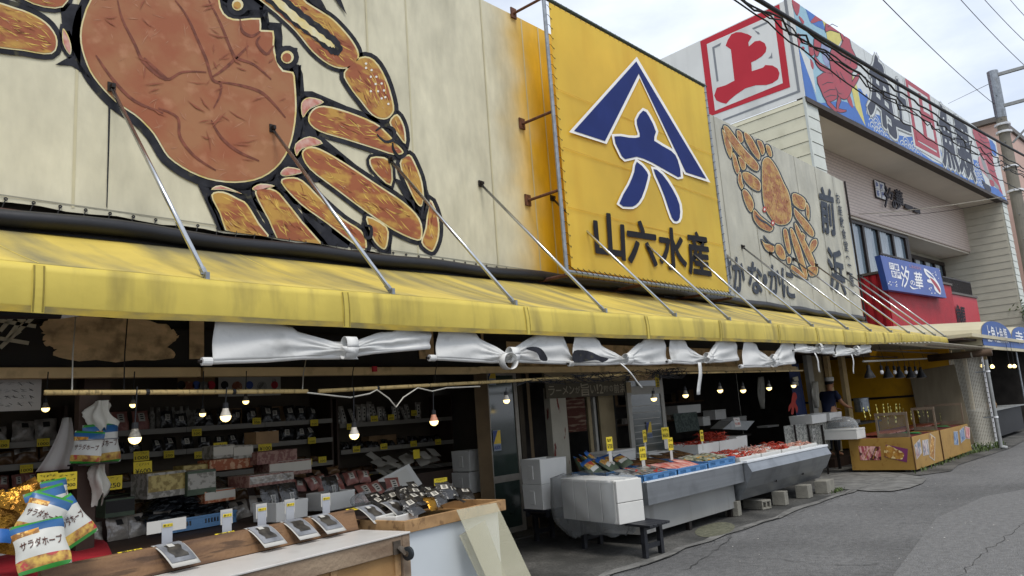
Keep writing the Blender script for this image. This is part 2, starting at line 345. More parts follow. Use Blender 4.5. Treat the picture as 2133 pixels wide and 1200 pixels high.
for k, (l, w) in enumerate([([(1440, 1158), (1600, 1162), (1720, 1176), (1830, 1174)], .008), ([(1460, 1085), (1560, 1060), (1600, 1062)], .01), ([(1740, 1030), (1790, 1022), (1870, 1027)], .012), ([(1420, 1190), (1480, 1152), (1525, 1118)], .012), ([(1830, 1090), (1960, 1088)], .006), ([(2000, 1200), (2050, 1150), (2133, 1090)], .007)]):
    z = .02 if k in (1,) else .008
    crackline(gpx(l, z), w, z, par=pav, seed=20+k)
m = MB(); pts = gpx([(2133, 1020), (2050, 1035), (1950, 1080), (1860, 1200), (2133, 1300), (2600, 1150), (2500, 1000)]); m.poly([(x, y, .004) for x, y in pts]); m.build('repair_patch', 'asphalt_patch', pav)
m = MB(); m.poly([(x, y, .018) for x, y in smooth_loop(gpx([(1700, 980), (1780, 975), (1850, 985), (1930, 1000), (1860, 1025), (1740, 1018), (1700, 1005)]), 3)]); m.build('ramp_patch', 'concrete_edge', pav)
m = MB(); m.poly([(x, y, .017) for x, y in smooth_loop(gpx([(1460, 1100), (1500, 1090), (1530, 1096), (1520, 1112), (1470, 1122), (1448, 1113)]), 3)]); m.build('moss_patch', 'moss', pav)
# litter: small pale chips on the asphalt
m = MB(); rr = random.Random(5)
for i in range(160):
    x, y = rr.uniform(4, 26), rr.uniform(.5, 4.4); a = rr.uniform(0, 6); s = rr.uniform(.004, .014)
    m.poly([(x+s*math.cos(a+k*2.1), y+s*math.sin(a+k*2.1), .007) for k in range(3)])
o = m.build('litter', 'paint_white', None); tag(o, 'tiny pale chips scattered over the asphalt road', 'litter', kind='stuff')
# ---------------------------------------------------------------- market building shell
mkt = thing('market_building', 'long single-storey fish market with dark open shopfront under the yellow awning', 'building', (11, 7.5, 0))
def bx(name, a, b, mt, par, bevel=0): return MB().box(a, b).build(name, mt, par, bevel=bevel)
bx('upper_wall', (-3, 7.12, 2.62), (22.3, 7.3, 7.6), 'dark_wall', mkt)
bx('roof', (-3, 7.3, 7.35), (22.3, 16, 7.6), 'dark_wall', mkt)
bx('ceiling', (-3, 6.9, 2.56), (22.3, 12, 2.62), 'dark_wood', mkt)
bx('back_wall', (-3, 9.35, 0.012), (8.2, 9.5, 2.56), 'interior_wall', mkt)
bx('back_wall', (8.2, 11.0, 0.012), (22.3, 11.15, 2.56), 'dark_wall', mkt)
bx('end_wall', (-3.2, 5.2, 0.012), (-3, 9.5, 7.6), 'interior_wall', mkt)
bx('partition_wall', (8.32, 7.6, 0.012), (8.42, 11, 2.56), 'interior_wall', mkt)
# ---------------------------------------------------------------- cream tarpaulin with the big crab
crabsign = thing('crab_tarpaulin', 'huge cream tarpaulin painted with a giant orange crab above the awning', 'banner', (4, YT, 3.6))
def zrect(x0, x1, z0, z1, y): m = MB(); m.poly([(x0, y, z0), (x1, y, z0), (x1, y, z1), (x0, y, z1)]); return m
TZ0, TZ1 = 3.63, 7.74
def tarpsheet(x0, x1, y): return MB().grid(lambda u, v: Vector((x0+(x1-x0)*u, y+.004*math.sin(u*(x1-x0)*3.1), TZ0+(TZ1-TZ0)*v+(0.012*math.sin(u*(x1-x0)*9) if v == 0 else 0))), int((x1-x0)*5), 6)
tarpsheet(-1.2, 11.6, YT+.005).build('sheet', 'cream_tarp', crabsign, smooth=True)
def pyl(pts, Y, sc_=1, ox=0, oy=0): return [PY(x/sc_+ox, y/sc_+oy, Y) for x, y in pts]
def rel(P, z): return Vector((P.x, P.y, min(max(P.z, z[0]), z[1])))
def paint(mb, pts, Y, clampz=(TZ0+.01, TZ1-.01), mi=0):
    mb.poly([rel(PY(x, y, Y), clampz) for x, y in pts], mi)
for k, x in enumerate([.45, 2.1, 3.9, 5.35, 6.0, 7.45, 8.35, 8.75]):
    zrect(x-.012, x+.012, TZ0+.03, TZ1, YT-.002).build('seam', 'seam', crabsign)
zrect(-1.2, 11.6, TZ0+.05, TZ0+.062, YT-.0025).build('hem_stitch', 'seam_dark', crabsign)
Z1 = lambda l: [(x/2, y/2) for x, y in l]
Z2 = lambda l: [(500+x/2, y/2) for x, y in l]
art = MB().poly([(0, YT-.004, 6), (.001, YT-.004, 6), (0, YT-.004, 6.001)]).build('crab_painting', 'crab_black', crabsign)
black = MB()
def seg(name, pts, wb=7, ins=4.5, fill='crab_orange', k=3, edge_='crab_edge', Y=YT, par=None, blk=None, fl=True, dy=.003):
    p = smooth_loop(pts, k); b_ = black if blk is None else blk
    paint(b_, offset(p, wb), Y-.004)
    e = MB(); paint(e, p, Y-.004-dy); 
    if fl: paint(e, offset(p, -ins), Y-.004-2*dy, mi=1)
    return e.build(name, [edge_, fill], par or art)
shell = [(375, 0), (350, 60), (335, 120), (335, 180), (350, 240), (375, 300), (410, 350), (455, 400), (500, 440), (560, 480), (600, 515), (640, 560), (670, 610), (700, 655), (760, 700), (830, 735), (900, 755), (980, 762), (1060, 752), (1120, 725), (1170, 680), (1205, 620), (1225, 550), (1235, 470), (1235, 410), (1230, 340), (1222, 300), (1180, 292), (1155, 250), (1142, 190), (1140, 128), (1088, 125), (1085, 75), (1000, 80), (950, 70), (920, 30), (900, -60), (820, -160), (640, -220), (470, -160)]
seg('painted_shell', Z1(shell), 17, 3.5, 'crab_shell', 2)
# notched dark outline at the crab's front
paint(black, Z1([(1085, 128), (1080, 30), (1112, 32), (1112, 98), (1175, 95), (1165, 190), (1240, 200), (1232, 275), (1255, 270), (1250, 400), (1215, 410), (1200, 300), (1140, 200)]), YT-.004)
paint(black, Z1([(905, -40), (930, 20), (1000, 70), (1090, 60), (1110, -20)]), YT-.004)
for cx, cy, r in ((990, 20, 24), (1197, 238, 27)):
    paint(black, Z1(circ(cx, cy, r+22)), YT-.0075)
    e = MB(); paint(e, Z1(circ(cx, cy, r)), YT-.012); paint(e, Z1(circ(cx-2, cy+2, r-8)), YT-.0145, mi=1); e.build('painted_eye', ['crab_edge', 'crab_orange'], art)
def band(l, w): # closed thin outline band along a polyline in pixels
    n = len(l); a = []; b_ = []
    for i in range(n):
        p, q = l[max(0, i-1)], l[min(n-1, i+1)]; L_ = math.hypot(q[0]-p[0], q[1]-p[1]) or 1; nx, ny = -(q[1]-p[1])/L_, (q[0]-p[0])/L_
        ww = w*(.35+.65*math.sin(math.pi*(i+.5)/n)); a.append((l[i][0]+nx*ww, l[i][1]+ny*ww)); b_.append((l[i][0]-nx*ww, l[i][1]-ny*ww))
    return a+b_[::-1]
def open_smooth(l, k=4):
    o = []; n = len(l)
    for i in range(n-1):
        a, b_, c, d = l[max(0, i-1)], l[i], l[i+1], l[min(n-1, i+2)]
        for j in range(k):
            t = j/k; o.append(tuple(.5*(2*b_[q]+(-a[q]+c[q])*t+(2*a[q]-5*b_[q]+4*c[q]-d[q])*t*t+(-a[q]+3*b_[q]-3*c[q]+d[q])*t**3) for q in (0, 1)))
    return o+[l[-1]]
def strokes(name, lines, w, mt, Y, par, k=1):
    for l in lines:
        l = open_smooth(l); e = MB(); q = band(l, w); n = len(l)
        vs = [rel(PY(x, y, Y), (TZ0+.01, TZ1-.01)) for x, y in q]
        e.add(vs, [[i, i+1, 2*n-2-i, 2*n-1-i] for i in range(n-1)]); e.build(name, mt, par)
strokes('painted_crease', [Z1(l) for l in ([(490, 0), (510, 80), (560, 180), (600, 260), (690, 330), (760, 300), (860, 300)], [(700, 330), (640, 280), (600, 240)], [(730, 0), (780, 70), (830, 180), (860, 250), (885, 330), (920, 350), (915, 400), (890, 450)], [(885, 320), (930, 290), (985, 240), (1035, 190)], [(910, 340), (1000, 355), (1080, 380), (1130, 420), (1190, 490)], [(870, 0), (920, 100), (960, 200), (985, 240), (1060, 270), (1130, 330)], [(660, 450), (740, 490), (750, 570), (810, 650), (900, 710)], [(400, 230), (470, 330), (560, 420), (680, 470)], [(880, 500), (920, 570), (990, 630), (1080, 670)], [(1000, 80), (1010, 130), (1050, 150), (1085, 130)], [(1085, 150), (1070, 180), (1110, 225), (1140, 190)])], 3.2, 'crab_vein', YT-.0135, art)
# legs and claw (right side)
legs = [
 ('painted_claw', Z2([(60, -30), (150, 55), (230, 130), (300, 215), (370, 270), (430, 287), (480, 270), (496, 225), (470, 170), (420, 110), (370, 65), (280, 10), (230, -30)]), 8),
 ('painted_arm', Z2([(432, 302), (500, 238), (560, 250), (610, 330), (642, 440), (632, 480), (600, 498), (550, 480), (500, 420), (455, 360)]), 9),
 ('painted_leg', Z2([(284, 505), (300, 458), (350, 440), (450, 465), (560, 510), (610, 550), (655, 600), (682, 636), (640, 645), (560, 620), (440, 582), (330, 548)]), 10),
 ('painted_leg', Z2([(622, 510), (655, 475), (686, 530), (690, 600), (655, 560)]), 8),
 ('painted_leg', Z2([(665, 680), (705, 643), (735, 690), (760, 760), (766, 840), (745, 858), (705, 790)]), 8),
 ('painted_leg', Z2([(790, 830), (825, 900), (830, 980), (810, 1040), (790, 1046), (755, 1010), (772, 950)]), 8),
 ('painted_leg', Z2([(257, 640), (285, 613), (335, 620), (440, 680), (560, 760), (680, 840), (748, 910), (760, 975), (740, 1003), (640, 960), (520, 880), (400, 790), (290, 705)]), 9),
 ('painted_leg', Z2([(545, 655), (625, 668), (630, 775), (550, 705)]), 6),
 ('painted_leg', Z2([(170, 760), (205, 738), (262, 752), (345, 835), (430, 910), (505, 960), (528, 1010), (518, 1043), (450, 1000), (360, 930), (250, 850)]), 9),
 ('painted_leg', Z2([(528, 900), (612, 945), (616, 1010), (600, 1040), (562, 1010), (540, 960)]), 8),
 ('painted_leg', Z2([(62, 805), (90, 782), (150, 793), (195, 840), (262, 925), (345, 1035), (180, 1022), (120, 920)]), 9),
 ('painted_leg', Z1([(880, 812), (930, 798), (995, 828), (1030, 850), (1080, 930), (1118, 995), (962, 985), (915, 890)]), 9),
 ('painted_leg', Z1([(-60, 10), (60, 30), (150, 65), (210, 110), (240, 170), (215, 225), (100, 212), (-60, 175)]), 11),
 ('painted_leg', Z1([(30, -60), (275, -60), (262, 30), (140, 18)]), 9),
 ('painted_joint', Z1([(262, 118), (285, 150), (298, 200), (290, 228), (262, 180)]), 7),
 ('painted_joint', Z1([(1255, 430), (1290, 405), (1350, 425), (1290, 455), (1262, 490)]), 6),
 ('painted_joint', Z1([(1230, 600), (1290, 568), (1345, 598), (1260, 620), (1235, 650)]), 6),
 ('painted_joint', Z1([(1168, 720), (1200, 695), (1270, 715), (1190, 735)]), 6),
 ('painted_joint', Z1([(1050, 785), (1085, 765), (1145, 775), (1075, 795)]), 5),
 ('painted_joint', Z1([(880, 790), (920, 772), (1010, 808), (940, 792)]), 5),
]
for nm, p, w in legs: seg(nm, p, w, 3.2 if nm != 'painted_joint' else 2, 'crab_orange' if nm != 'painted_joint' else 'crab_pink')
for poly in (Z1([(820, 760), (900, 770), (1100, 760), (1190, 690), (1250, 600), (1250, 380), (1300, 380), (1440, 440), (1330, 560), (1500, 700), (1440, 760), (1200, 760), (1300, 880), (1180, 830), (1060, 830), (1200, 1020), (1120, 900), (1030, 850), (900, 800), (880, 830), (960, 985), (910, 970)]),
             Z1([(250, 10), (340, 20), (335, 270), (380, 330), (300, 275), (230, 270), (300, 230), (260, 120)]),
             Z2([(520, 880), (630, 950), (630, 1060), (590, 1060), (540, 1020), (500, 950)]), Z2([(640, 740), (690, 760), (780, 860), (760, 910), (700, 850)]), Z2([(250, 850), (360, 930), (460, 1010), (450, 1050), (350, 1040), (270, 930)])):
    paint(black, poly, YT-.004)
paint(black, Z1([(452, 400), (461, 420), (455, 640), (447, 870), (443, 860), (449, 600)]), YT-.0065)
black.build('painted_outline', 'crab_black', art)
for zz, mt, yy in (([(70, -30), (190, -10), (270, 55), (350, 115), (410, 165), (430, 205), (410, 232), (380, 225), (310, 165), (230, 110), (150, 40)], 'crab_black', .0135), ([(110, -20), (165, -5), (250, 70), (330, 135), (392, 185), (395, 200), (370, 193), (300, 145), (220, 85)], 'crab_edge', .016)):
    e = MB(); p = []
    base = Z2(zz)
    for i in range(len(base)):
        a, b_ = base[i], base[(i+1) % len(base)]
        for t in range(4): s = .8*(1 if t % 2 else -1); p.append((a[0]+(b_[0]-a[0])*t/4+s, a[1]+(b_[1]-a[1])*t/4-s))
    paint(e, p, YT-yy); e.build('painted_claw_slit', mt, art)
for x, y in ((525, 265), (548, 292), (568, 320), (545, 320), (590, 348), (565, 350), (600, 377), (575, 380), (605, 405), (590, 410), (618, 433), (525, 283), (545, 380)): e = MB(); paint(e, Z2(circ(x, y, 5, 8)), YT-.0135); e.build('painted_dot', 'paint_white', art)
e = MB(); paint(e, Z2([(260, -30), (320, -30), (345, 10), (372, 62), (300, 15)]), YT-.0145); e.build('painted_spike', 'crab_black', art); e = MB(); paint(e, Z2([(380, -30), (410, -30), (445, 62), (420, 30)]), YT-.0145); e.build('painted_spike', 'crab_black', art)
strokes('painted_loop', [Z2(l) for l in ([(565, 545), (600, 525), (640, 540), (640, 580), (605, 590), (570, 560)], [(640, 590), (680, 610), (690, 640), (665, 655), (640, 625), (636, 595)], [(520, 940), (545, 945), (545, 985), (525, 990), (515, 965)], [(770, 770), (785, 830), (770, 900), (758, 900), (768, 830)])], 3.5, 'crab_black', YT-.014, art)
# brushwork inside the painted legs and shell
def inside(p, x, y):
    c = False; n = len(p)
    for i in range(n):
        (xa, ya), (xb, yb) = p[i-1], p[i]
        if (ya > y) != (yb > y) and x < (xb-xa)*(y-ya)/(yb-ya)+xa: c = not c
    return c
def brush(polys, n, ln, w, mt, seed, Y, par, wander=.25, axis=None):
    r_ = random.Random(seed); e = MB(); tot = sum(abs(area(p)) for p in polys)
    for p in polys:
        p = offset(smooth_loop(p, 2), -4.5 if par is art else -1.6); k = max(2, int(n*abs(area(p))/tot)); mx_ = sum(q[0] for q in p)/len(p); my_ = sum(q[1] for q in p)/len(p)
        sxx = sum((q[0]-mx_)**2 for q in p); syy = sum((q[1]-my_)**2 for q in p); sxy = sum((q[0]-mx_)*(q[1]-my_) for q in p); th0 = .5*math.atan2(2*sxy, sxx-syy)
        x0, x1 = min(q[0] for q in p), max(q[0] for q in p); y0, y1 = min(q[1] for q in p), max(q[1] for q in p); t = 0
        while k > 0 and t < 4000:
            t += 1; x, y = r_.uniform(x0, x1), r_.uniform(y0, y1); a = (th0 if axis is None else r_.uniform(0, 3.14))+r_.gauss(0, wander); l = ln*r_.uniform(.4, 1.3); dx, dy = math.cos(a)*l/2, math.sin(a)*l/2; cv = r_.uniform(-.15, .15)
            P = [(x-dx, y-dy), (x-dy*cv, y+dx*cv), (x+dx, y+dy)]
            if all(inside(p, *q) for q in P):
                k -= 1; ww = w*r_.uniform(.4, 1.2); nx, ny = -dy/(l/2)*ww, dx/(l/2)*ww
                paint(e, [P[0], (P[1][0]+nx, P[1][1]+ny), P[2], (P[1][0]-nx*.6, P[1][1]-ny*.6)], Y-.0004*(k % 5))
    o = e.build('brushwork', mt, par); o['kind'] = 'stuff'
_lp = [p for nm, p, w in legs if nm != 'painted_joint']
mat('brush_scuff', '#a67458', .7, var=.1, scale=9); mat('brush_mid', '#8a4f38', .7, var=.1, scale=9); mat('brush_gold', '#c9a552', .7, var=.15, scale=9); mat('brush_dark', '#7c4028', .7, var=.15, scale=9); mat('brush_pale', '#c7a48c', .7, var=.1, scale=9)
brush(_lp, 300, 32, 1.7, 'brush_gold', 1, YT-.0108, art); brush(_lp, 130, 26, 1.3, 'brush_dark', 2, YT-.0132, art); brush(_lp, 60, 12, .6, 'brush_pale', 3, YT-.0155, art)
brush([Z1(shell)], 90, 26, 1.6, 'brush_scuff', 4, YT-.0108, art, axis=1); brush([Z1(shell)], 45, 40, 2.4, 'brush_mid', 5, YT-.0155, art, axis=1)
# lacing, hem pipe, black roll
def lacing(par, x0, x1, z, dz, step, y, r=.004):
    e = MB(); x = x0
    while x < x1:
        e.tube([(x, y-.006, z), (x-.03, y-.03, z-dz*.6), (x-.06, y-.035, z-dz)], r, 4, False); e.lathe([(.006, -.004), (.016, -.006), (.016, -.001)], (x, y, z), 8, axis=(0, 1, 0)); x += step
    o = e.build('lacing', 'cord_black', par); o['kind'] = 'stuff'; return o
lacing(crabsign, -.8, 9.2, TZ0+.025, .14, .2, YT-.004)
MB().tube([(x, YT-.03, TZ0-.1) for x in (-1.2, 3, 7, 11.6)], .038, 10).build('hem_pipe', 'rust_pipe', crabsign)
# ---------------------------------------------------------------- yellow banner
ban = thing('banner', 'yellow banner with blue roof-shaped crest on a pipe frame', 'banner', (10.6, YB, 3.6))
def by(x, y, d=0.0): return PY(1060+x/1.876, y/1.876, YB-d)
cTL, cTR, cBR, cBL = by(158, 8), by(765, 345), by(858, 1138), by(242, 1056)
bz0 = (cBL.z+cBR.z)/2; bz1 = (cTL.z+cTR.z)/2; bx0 = (cTL.x+cBL.x)/2; bx1 = (cTR.x+cBR.x)/2
MB().grid(lambda u, v: Vector((bx0+(bx1-bx0)*u, YB+.012*math.sin(u*7+1)*math.sin(v*3.1), bz0+(bz1-bz0)*v)), 24, 20).build('sheet', 'banner_yellow', ban, smooth=True)
for v in (.22, .44, .66): zrect(bx0+.02, bx1-.02, bz0+(bz1-bz0)*v-.006, bz0+(bz1-bz0)*v+.006, YB-.0155).build('seam', 'seam_y' if 'seam_y' in MT else mat('seam_y', '#c99a10', .5) and 'seam_y', ban)
def bpoly(name, l, mt, d, k=0, off=0):
    p = smooth_loop(l, k) if k else l
    if off: p = offset(p, off)
    MB().poly([by(x, y, d) for x, y in p]).build(name, mt, ban)
roofm = [(498, 240), (255, 511), (376, 551), (508, 287), (692, 673), (772, 699)]
six = [(525, 432), (548, 455), (575, 515), (568, 550), (635, 590), (660, 625), (672, 690), (640, 680), (560, 635), (500, 612), (455, 622), (432, 590), (412, 533), (470, 538), (512, 535), (505, 500), (500, 468)]
leg1 = [(500, 632), (540, 672), (542, 700), (520, 770), (495, 802), (470, 808), (432, 795), (470, 722), (490, 672)]
leg2 = [(565, 660), (600, 682), (640, 740), (667, 800), (668, 850), (655, 865), (637, 850), (610, 770), (590, 720)]
rw = [(500, 222), (235, 516), (382, 563), (511, 305), (686, 681), (788, 714)]
bpoly('crest_border', rw, 'banner_white', .02)
bpoly('crest_roof', roofm, 'banner_blue', .026)
for l in (six, leg1, leg2):
    bpoly('crest_border', l, 'banner_white', .022, 2, 9); bpoly('crest_stroke', l, 'banner_blue', .028, 2)
for ch, q in (('山', [(328, 828), (447, 846), (455, 1016), (342, 1000)]), ('六', [(458, 858), (572, 874), (580, 1042), (468, 1024)]), ('水', [(582, 886), (684, 900), (697, 1060), (592, 1044)]), ('産', [(690, 902), (773, 914), (792, 1082), (706, 1069)])):
    put_text(MB(), ch, [by(x, y, .024) for x, y in q], .004, fat=.028).build('letter', 'banner_black', ban)
fx0, fx1 = bx0-.09, bx1+.06
def pipe(name, pts, r, mt, par, n=10): return MB().tube(pts, r, n).build(name, mt, par, smooth=False)
pipe('frame_pipe', [(fx0, YB+.02, bz0-.1), (fx0, YB+.02, bz1+.18)], .03, 'galv', ban)
pipe('frame_pipe', [(fx1, YB+.02, bz0-.1), (fx1, YB+.02, bz1+.1)], .028, 'galv', ban)
pipe('frame_pipe', [(fx0-.05, YB+.02, bz1+.06), (fx1+.05, YB+.02, bz1+.06)], .03, 'green_tape', ban)
pipe('frame_pipe', [(fx0-.05, YB-.02, bz0-.06), (fx1+.05, YB-.02, bz0-.06)], .03, 'galv', ban)
for x in (fx0, (fx0+fx1)/2-.6, fx1-1, fx1): pipe('support_pipe', [(x, YB-.01, bz0-.1), (x-.02, YT+.1, bz0-.1)], .026, 'rust_pipe', ban)
for z in (bz1+.05, bz0+2.35, bz0+1.15):
    pipe('stay_rod', [(fx0, YB+.02, z), (fx0-.04, YT-.02, z-.02)], .022, 'bracket_rust', ban); bx('wall_plate', (fx0-.1, YT-.03, z-.1), (fx0+.02, YT-.008, z+.07), 'bracket_rust', ban)
e = MB(); z = bz0
while z < bz1:
    for x, s in ((bx0, -1), (bx1, 1)): e.tube([(x-s*.02, YB-.006, z), (x+s*.06, YB-.02, z+.03), (x+s*.11, YB+.02, z+.05)], .0045, 4, False); e.lathe([(.006, 0), (.014, -.002)], (x-s*.025, YB-.008, z), 6, axis=(0, 1, 0))
    z += .16
x = bx0
while x < bx1:
    e.tube([(x, YB-.006, bz0+.02), (x+.05, YB-.055, bz0-.06), (x+.1, YB-.006, bz0-.11)], .005, 4, False); e.tube([(x, YB-.006, bz1-.02), (x+.02, YB-.03, bz1+.06)], .0045, 4, False); x += .13
o = e.build('lacing', 'cord_black', ban); o['kind'] = 'stuff'
# ---------------------------------------------------------------- grey tarpaulin with the second crab
g2 = thing('crab_tarpaulin', 'grey weathered tarpaulin with a smaller orange crab and dark lettering right of the yellow banner', 'banner', (17, YT, 3.6))
gx1 = PY(1778, 521, YT).x
tarpsheet(11.62, gx1, YT+.005).build('sheet', 'grey_tarp', g2, smooth=True)
for x in (14.6, 16.1, 17.4, 18.9, 20.3, 21.6): zrect(x-.01, x+.01, TZ0+.03, TZ1, YT-.002).build('seam', 'seam_dark', g2)
zrect(11.62, gx1, TZ0+.05, TZ0+.065, YT-.0025).build('hem_stitch', 'seam_dark', g2)
lacing(g2, 13.2, gx1, TZ0+.025, .12, .17, YT-.004)
pipe('hem_pipe', [(11.62, YT-.03, TZ0-.12), (gx1+.05, YT-.03, TZ0-.12)], .05, 'dark_metal', g2)
pipe('edge_pipe', [(gx1+.06, YT-.02, TZ0-.12), (gx1+.06, YT-.02, TZ1)], .03, 'dark_metal', g2)
Z6 = lambda l: [(1480+x/3.0767, 250+y/3.0767) for x, y in l]
art2 = MB().poly([(16, YT-.004, 6), (16.001, YT-.004, 6), (16, YT-.004, 6.001)]).build('crab_painting', 'grey_paint', g2)
blk2 = MB()
gl = [
 ('painted_shell', [(332, 272), (350, 243), (382, 246), (428, 312), (468, 400), (502, 470), (518, 560), (518, 628), (490, 666), (440, 672), (402, 648), (366, 598), (342, 540), (332, 440), (330, 340)]),
 ('painted_leg', [(82, 45), (108, 42), (150, 95), (215, 180), (285, 255), (312, 300), (298, 328), (250, 300), (185, 228), (120, 140)]),
 ('painted_leg', [(76, 60), (100, 90), (130, 160), (140, 195), (130, 245), (105, 200), (84, 120)]),
 ('painted_leg', [(140, 212), (160, 225), (180, 290), (188, 320), (170, 345), (148, 290)]),
 ('painted_leg', [(178, 235), (220, 265), (225, 310), (200, 315)]),
 ('painted_leg', [(170, 65), (200, 80), (210, 130), (190, 145), (172, 110)]),
 ('painted_leg', [(215, 80), (250, 95), (290, 160), (318, 225), (310, 255), (270, 210), (230, 140)]),
 ('painted_leg', [(298, 130), (330, 140), (348, 200), (330, 225), (312, 180)]),
 ('painted_leg', [(355, 160), (380, 170), (395, 225), (380, 235), (362, 200)]),
 ('painted_leg', [(205, 340), (240, 335), (300, 375), (322, 410), (315, 455), (270, 440), (220, 390)]),
 ('painted_leg', [(178, 350), (195, 335), (205, 400), (212, 420), (200, 445), (178, 400)]),
 ('painted_leg', [(205, 452), (230, 450), (265, 500), (278, 550), (262, 590), (240, 570), (215, 510)]),
 ('painted_claw', [(272, 590), (285, 575), (320, 615), (375, 660), (402, 690), (380, 715), (320, 690), (280, 640)]),
 ('painted_leg', [(525, 475), (560, 475), (610, 515), (600, 575), (555, 560), (528, 530)]),
 ('painted_leg', [(612, 530), (632, 560), (632, 640), (615, 610)]),
 ('painted_leg', [(535, 565), (560, 585), (620, 650), (660, 710), (660, 745), (630, 735), (570, 660), (540, 610)]),
 ('painted_leg', [(652, 770), (680, 765), (682, 805), (645, 850), (635, 810)]),
 ('painted_leg', [(585, 720), (608, 740), (600, 770), (588, 750)]),
 ('painted_leg', [(468, 700), (490, 705), (505, 770), (515, 840), (505, 860), (485, 820), (470, 750)]),
 ('painted_leg', [(510, 700), (530, 705), (570, 800), (600, 900), (622, 990), (610, 1015), (585, 960), (545, 850), (520, 760)]),
 ('painted_leg', [(540, 660), (560, 680), (610, 780), (660, 880), (672, 930), (640, 930), (590, 820), (550, 720)]),
 ('painted_leg', [(625, 945), (685, 940), (682, 990), (640, 1000)]),
 ('painted_leg', [(520, 930), (570, 960), (620, 1020), (560, 1000), (520, 970)]),
 ('painted_leg', [(420, 800), (450, 800), (475, 840), (480, 890), (450, 890), (420, 850)]),
 ('painted_leg', [(490, 880), (515, 880), (515, 915), (495, 920)]),
 ('painted_claw', [(328, 770), (350, 790), (400, 800), (410, 830), (395, 850), (355, 830)]),
]
for nm, p in gl: seg(nm, Z6(p), 2.6, 1.2, 'fcrab_orange', 3, Y=YT, par=art2, blk=blk2)
for c in ((347, 573), (400, 660)):
    e = MB(); paint(e, Z6(circ(*c, 12, 10, 20)), YT-.0135); paint(e, Z6(circ(*c, 5, 8, 9)), YT-.0155, mi=1); e.build('painted_eye', [mat('crab_red', '#a33a34') and 'crab_red', 'paint_white'], art2)
blk2.build('painted_outline', 'grey_paint', art2)
brush([Z6(p) for nm, p in gl], 420, 10, .5, 'brush_gold', 7, YT-.0108, art2); brush([Z6(p) for nm, p in gl], 200, 9, .45, 'brush_dark', 8, YT-.0132, art2)
strokes('painted_claw_slit', [Z6([(290, 610), (320, 640), (360, 660), (395, 690)]), Z6([(340, 740), (365, 775), (405, 805)])], 2.2, 'grey_paint', YT-.0135, art2)
for ch, q in (('さ', [(88, 862), (128, 872), (140, 1092), (100, 1075)]), ('か', [(140, 872), (215, 895), (222, 1112), (148, 1092)]), ('な', [(238, 902), (325, 928), (336, 1122), (248, 1100)]), ('・', [(335, 985), (363, 990), (366, 1060), (338, 1052)]), ('か', [(368, 922), (446, 945), (455, 1128), (378, 1106)]), ('に', [(452, 948), (530, 970), (543, 1152), (466, 1132)]),
              ('前', [(695, 425), (782, 452), (808, 742), (716, 712)]), ('浜', [(745, 812), (842, 845), (872, 1125), (772, 1088)])):
    put_text(MB(), ch, [PY(*Z6([p])[0], YT-.0165) for p in q], .004, fat=.026).build('letter', 'grey_paint', g2)
for i, ch in enumerate('お座敷食堂（二階）'):
    rot = ch in '（）'; x, y = 800+i*12.8, 465+i*76
    q = [(x, y), (x+26, y+9), (x+34, y+75), (x+8, y+66)]
    if rot: ch = {'（': '︵', '）': '︶'}[ch]; q = [(x, y+20), (x+26, y+29), (x+30, y+52), (x+4, y+43)]
    put_text(MB(), ch, [PY(*Z6([p])[0], YT-.0165) for p in q], .004, fat=.014).build('letter', 'grey_paint', g2)
# ---------------------------------------------------------------- awning
awn = thing('awning', 'long yellow canvas awning with mould stains held by steel struts', 'awning', (11, 5.1, 2.4))
def lin(t, x):
    if x <= t[0][0]: a, b_ = t[0], t[1]
    elif x >= t[-1][0]: a, b_ = t[-2], t[-1]
    else:
        i = next(k for k in range(len(t)-1) if t[k][0] <= x <= t[k+1][0]); a, b_ = t[i], t[i+1]
    return a[1]+(b_[1]-a[1])*(x-a[0])/((b_[0]-a[0]) or 1)
def yf(x): return 5.09-.012*max(0, x-6)
def tab(l, it=6):
    t = []
    for x, y in l:
        Y = 5.05
        for _ in range(it): p = PY(x, y, Y); Y = yf(p.x)
        t.append((p.x, p.z))
    return t
ZTOP = tab([(0, 541), (150, 556), (300, 569), (428, 582), (640, 600), (816, 613), (950, 624), (1074, 636), (1262, 652), (1405, 660), (1520, 668), (1603, 674), (1692, 681), (1766, 687), (1814, 691), (1857, 693), (1894, 695), (1926, 697), (1972, 703)])
ZBOT = tab([(0, 647), (150, 656), (300, 664), (500, 672), (675, 680), (850, 688), (1040, 695), (1285, 704), (1460, 709), (1590, 713), (1690, 716), (1770, 718), (1850, 716), (1900, 713), (1972, 714)])
ZBK = [(PY(x, y, 6.86).x, PY(x, y, 6.86).z) for x, y in ((0, 478), (300, 508), (600, 541), (900, 570), (1130, 592), (1500, 634), (1800, 672))]
AX0, AX1 = -.6, ZTOP[-1][0]
NX = 150
def top_pt(u, v):
    x = AX0+(AX1-AX0)*u; zf, zb = lin(ZTOP, x), lin(ZBK, x); y = yf(x)+(6.86-yf(x))*v
    return Vector((x, y, zf+(zb-zf)*v-.035*math.sin(math.pi*v)*(1+.4*math.sin(x*4))))
MB().grid(top_pt, NX, 8).build('canopy', 'awning_yellow', awn, smooth=True, solid=.004)
def val_pt(u, v):
    x = AX0+(AX1-AX0)*u; a, b_ = lin(ZTOP, x), lin(ZBOT, x); z = a-.002+(b_-a)*v
    return Vector((x, yf(x)-.012*math.sin(math.pi*v)-.012*v*math.sin(x*2.3+1)-.01*v*math.sin(x*5.7), z))
MB().grid(val_pt, NX, 6).build('valance', 'valance_yellow', awn, smooth=True, solid=.004)
MB().grid(lambda u, v: val_pt(u, .86+.14*v)+Vector((0, -.005, 0)), NX, 1).build('valance_hem', 'hem_grime', awn, smooth=True)
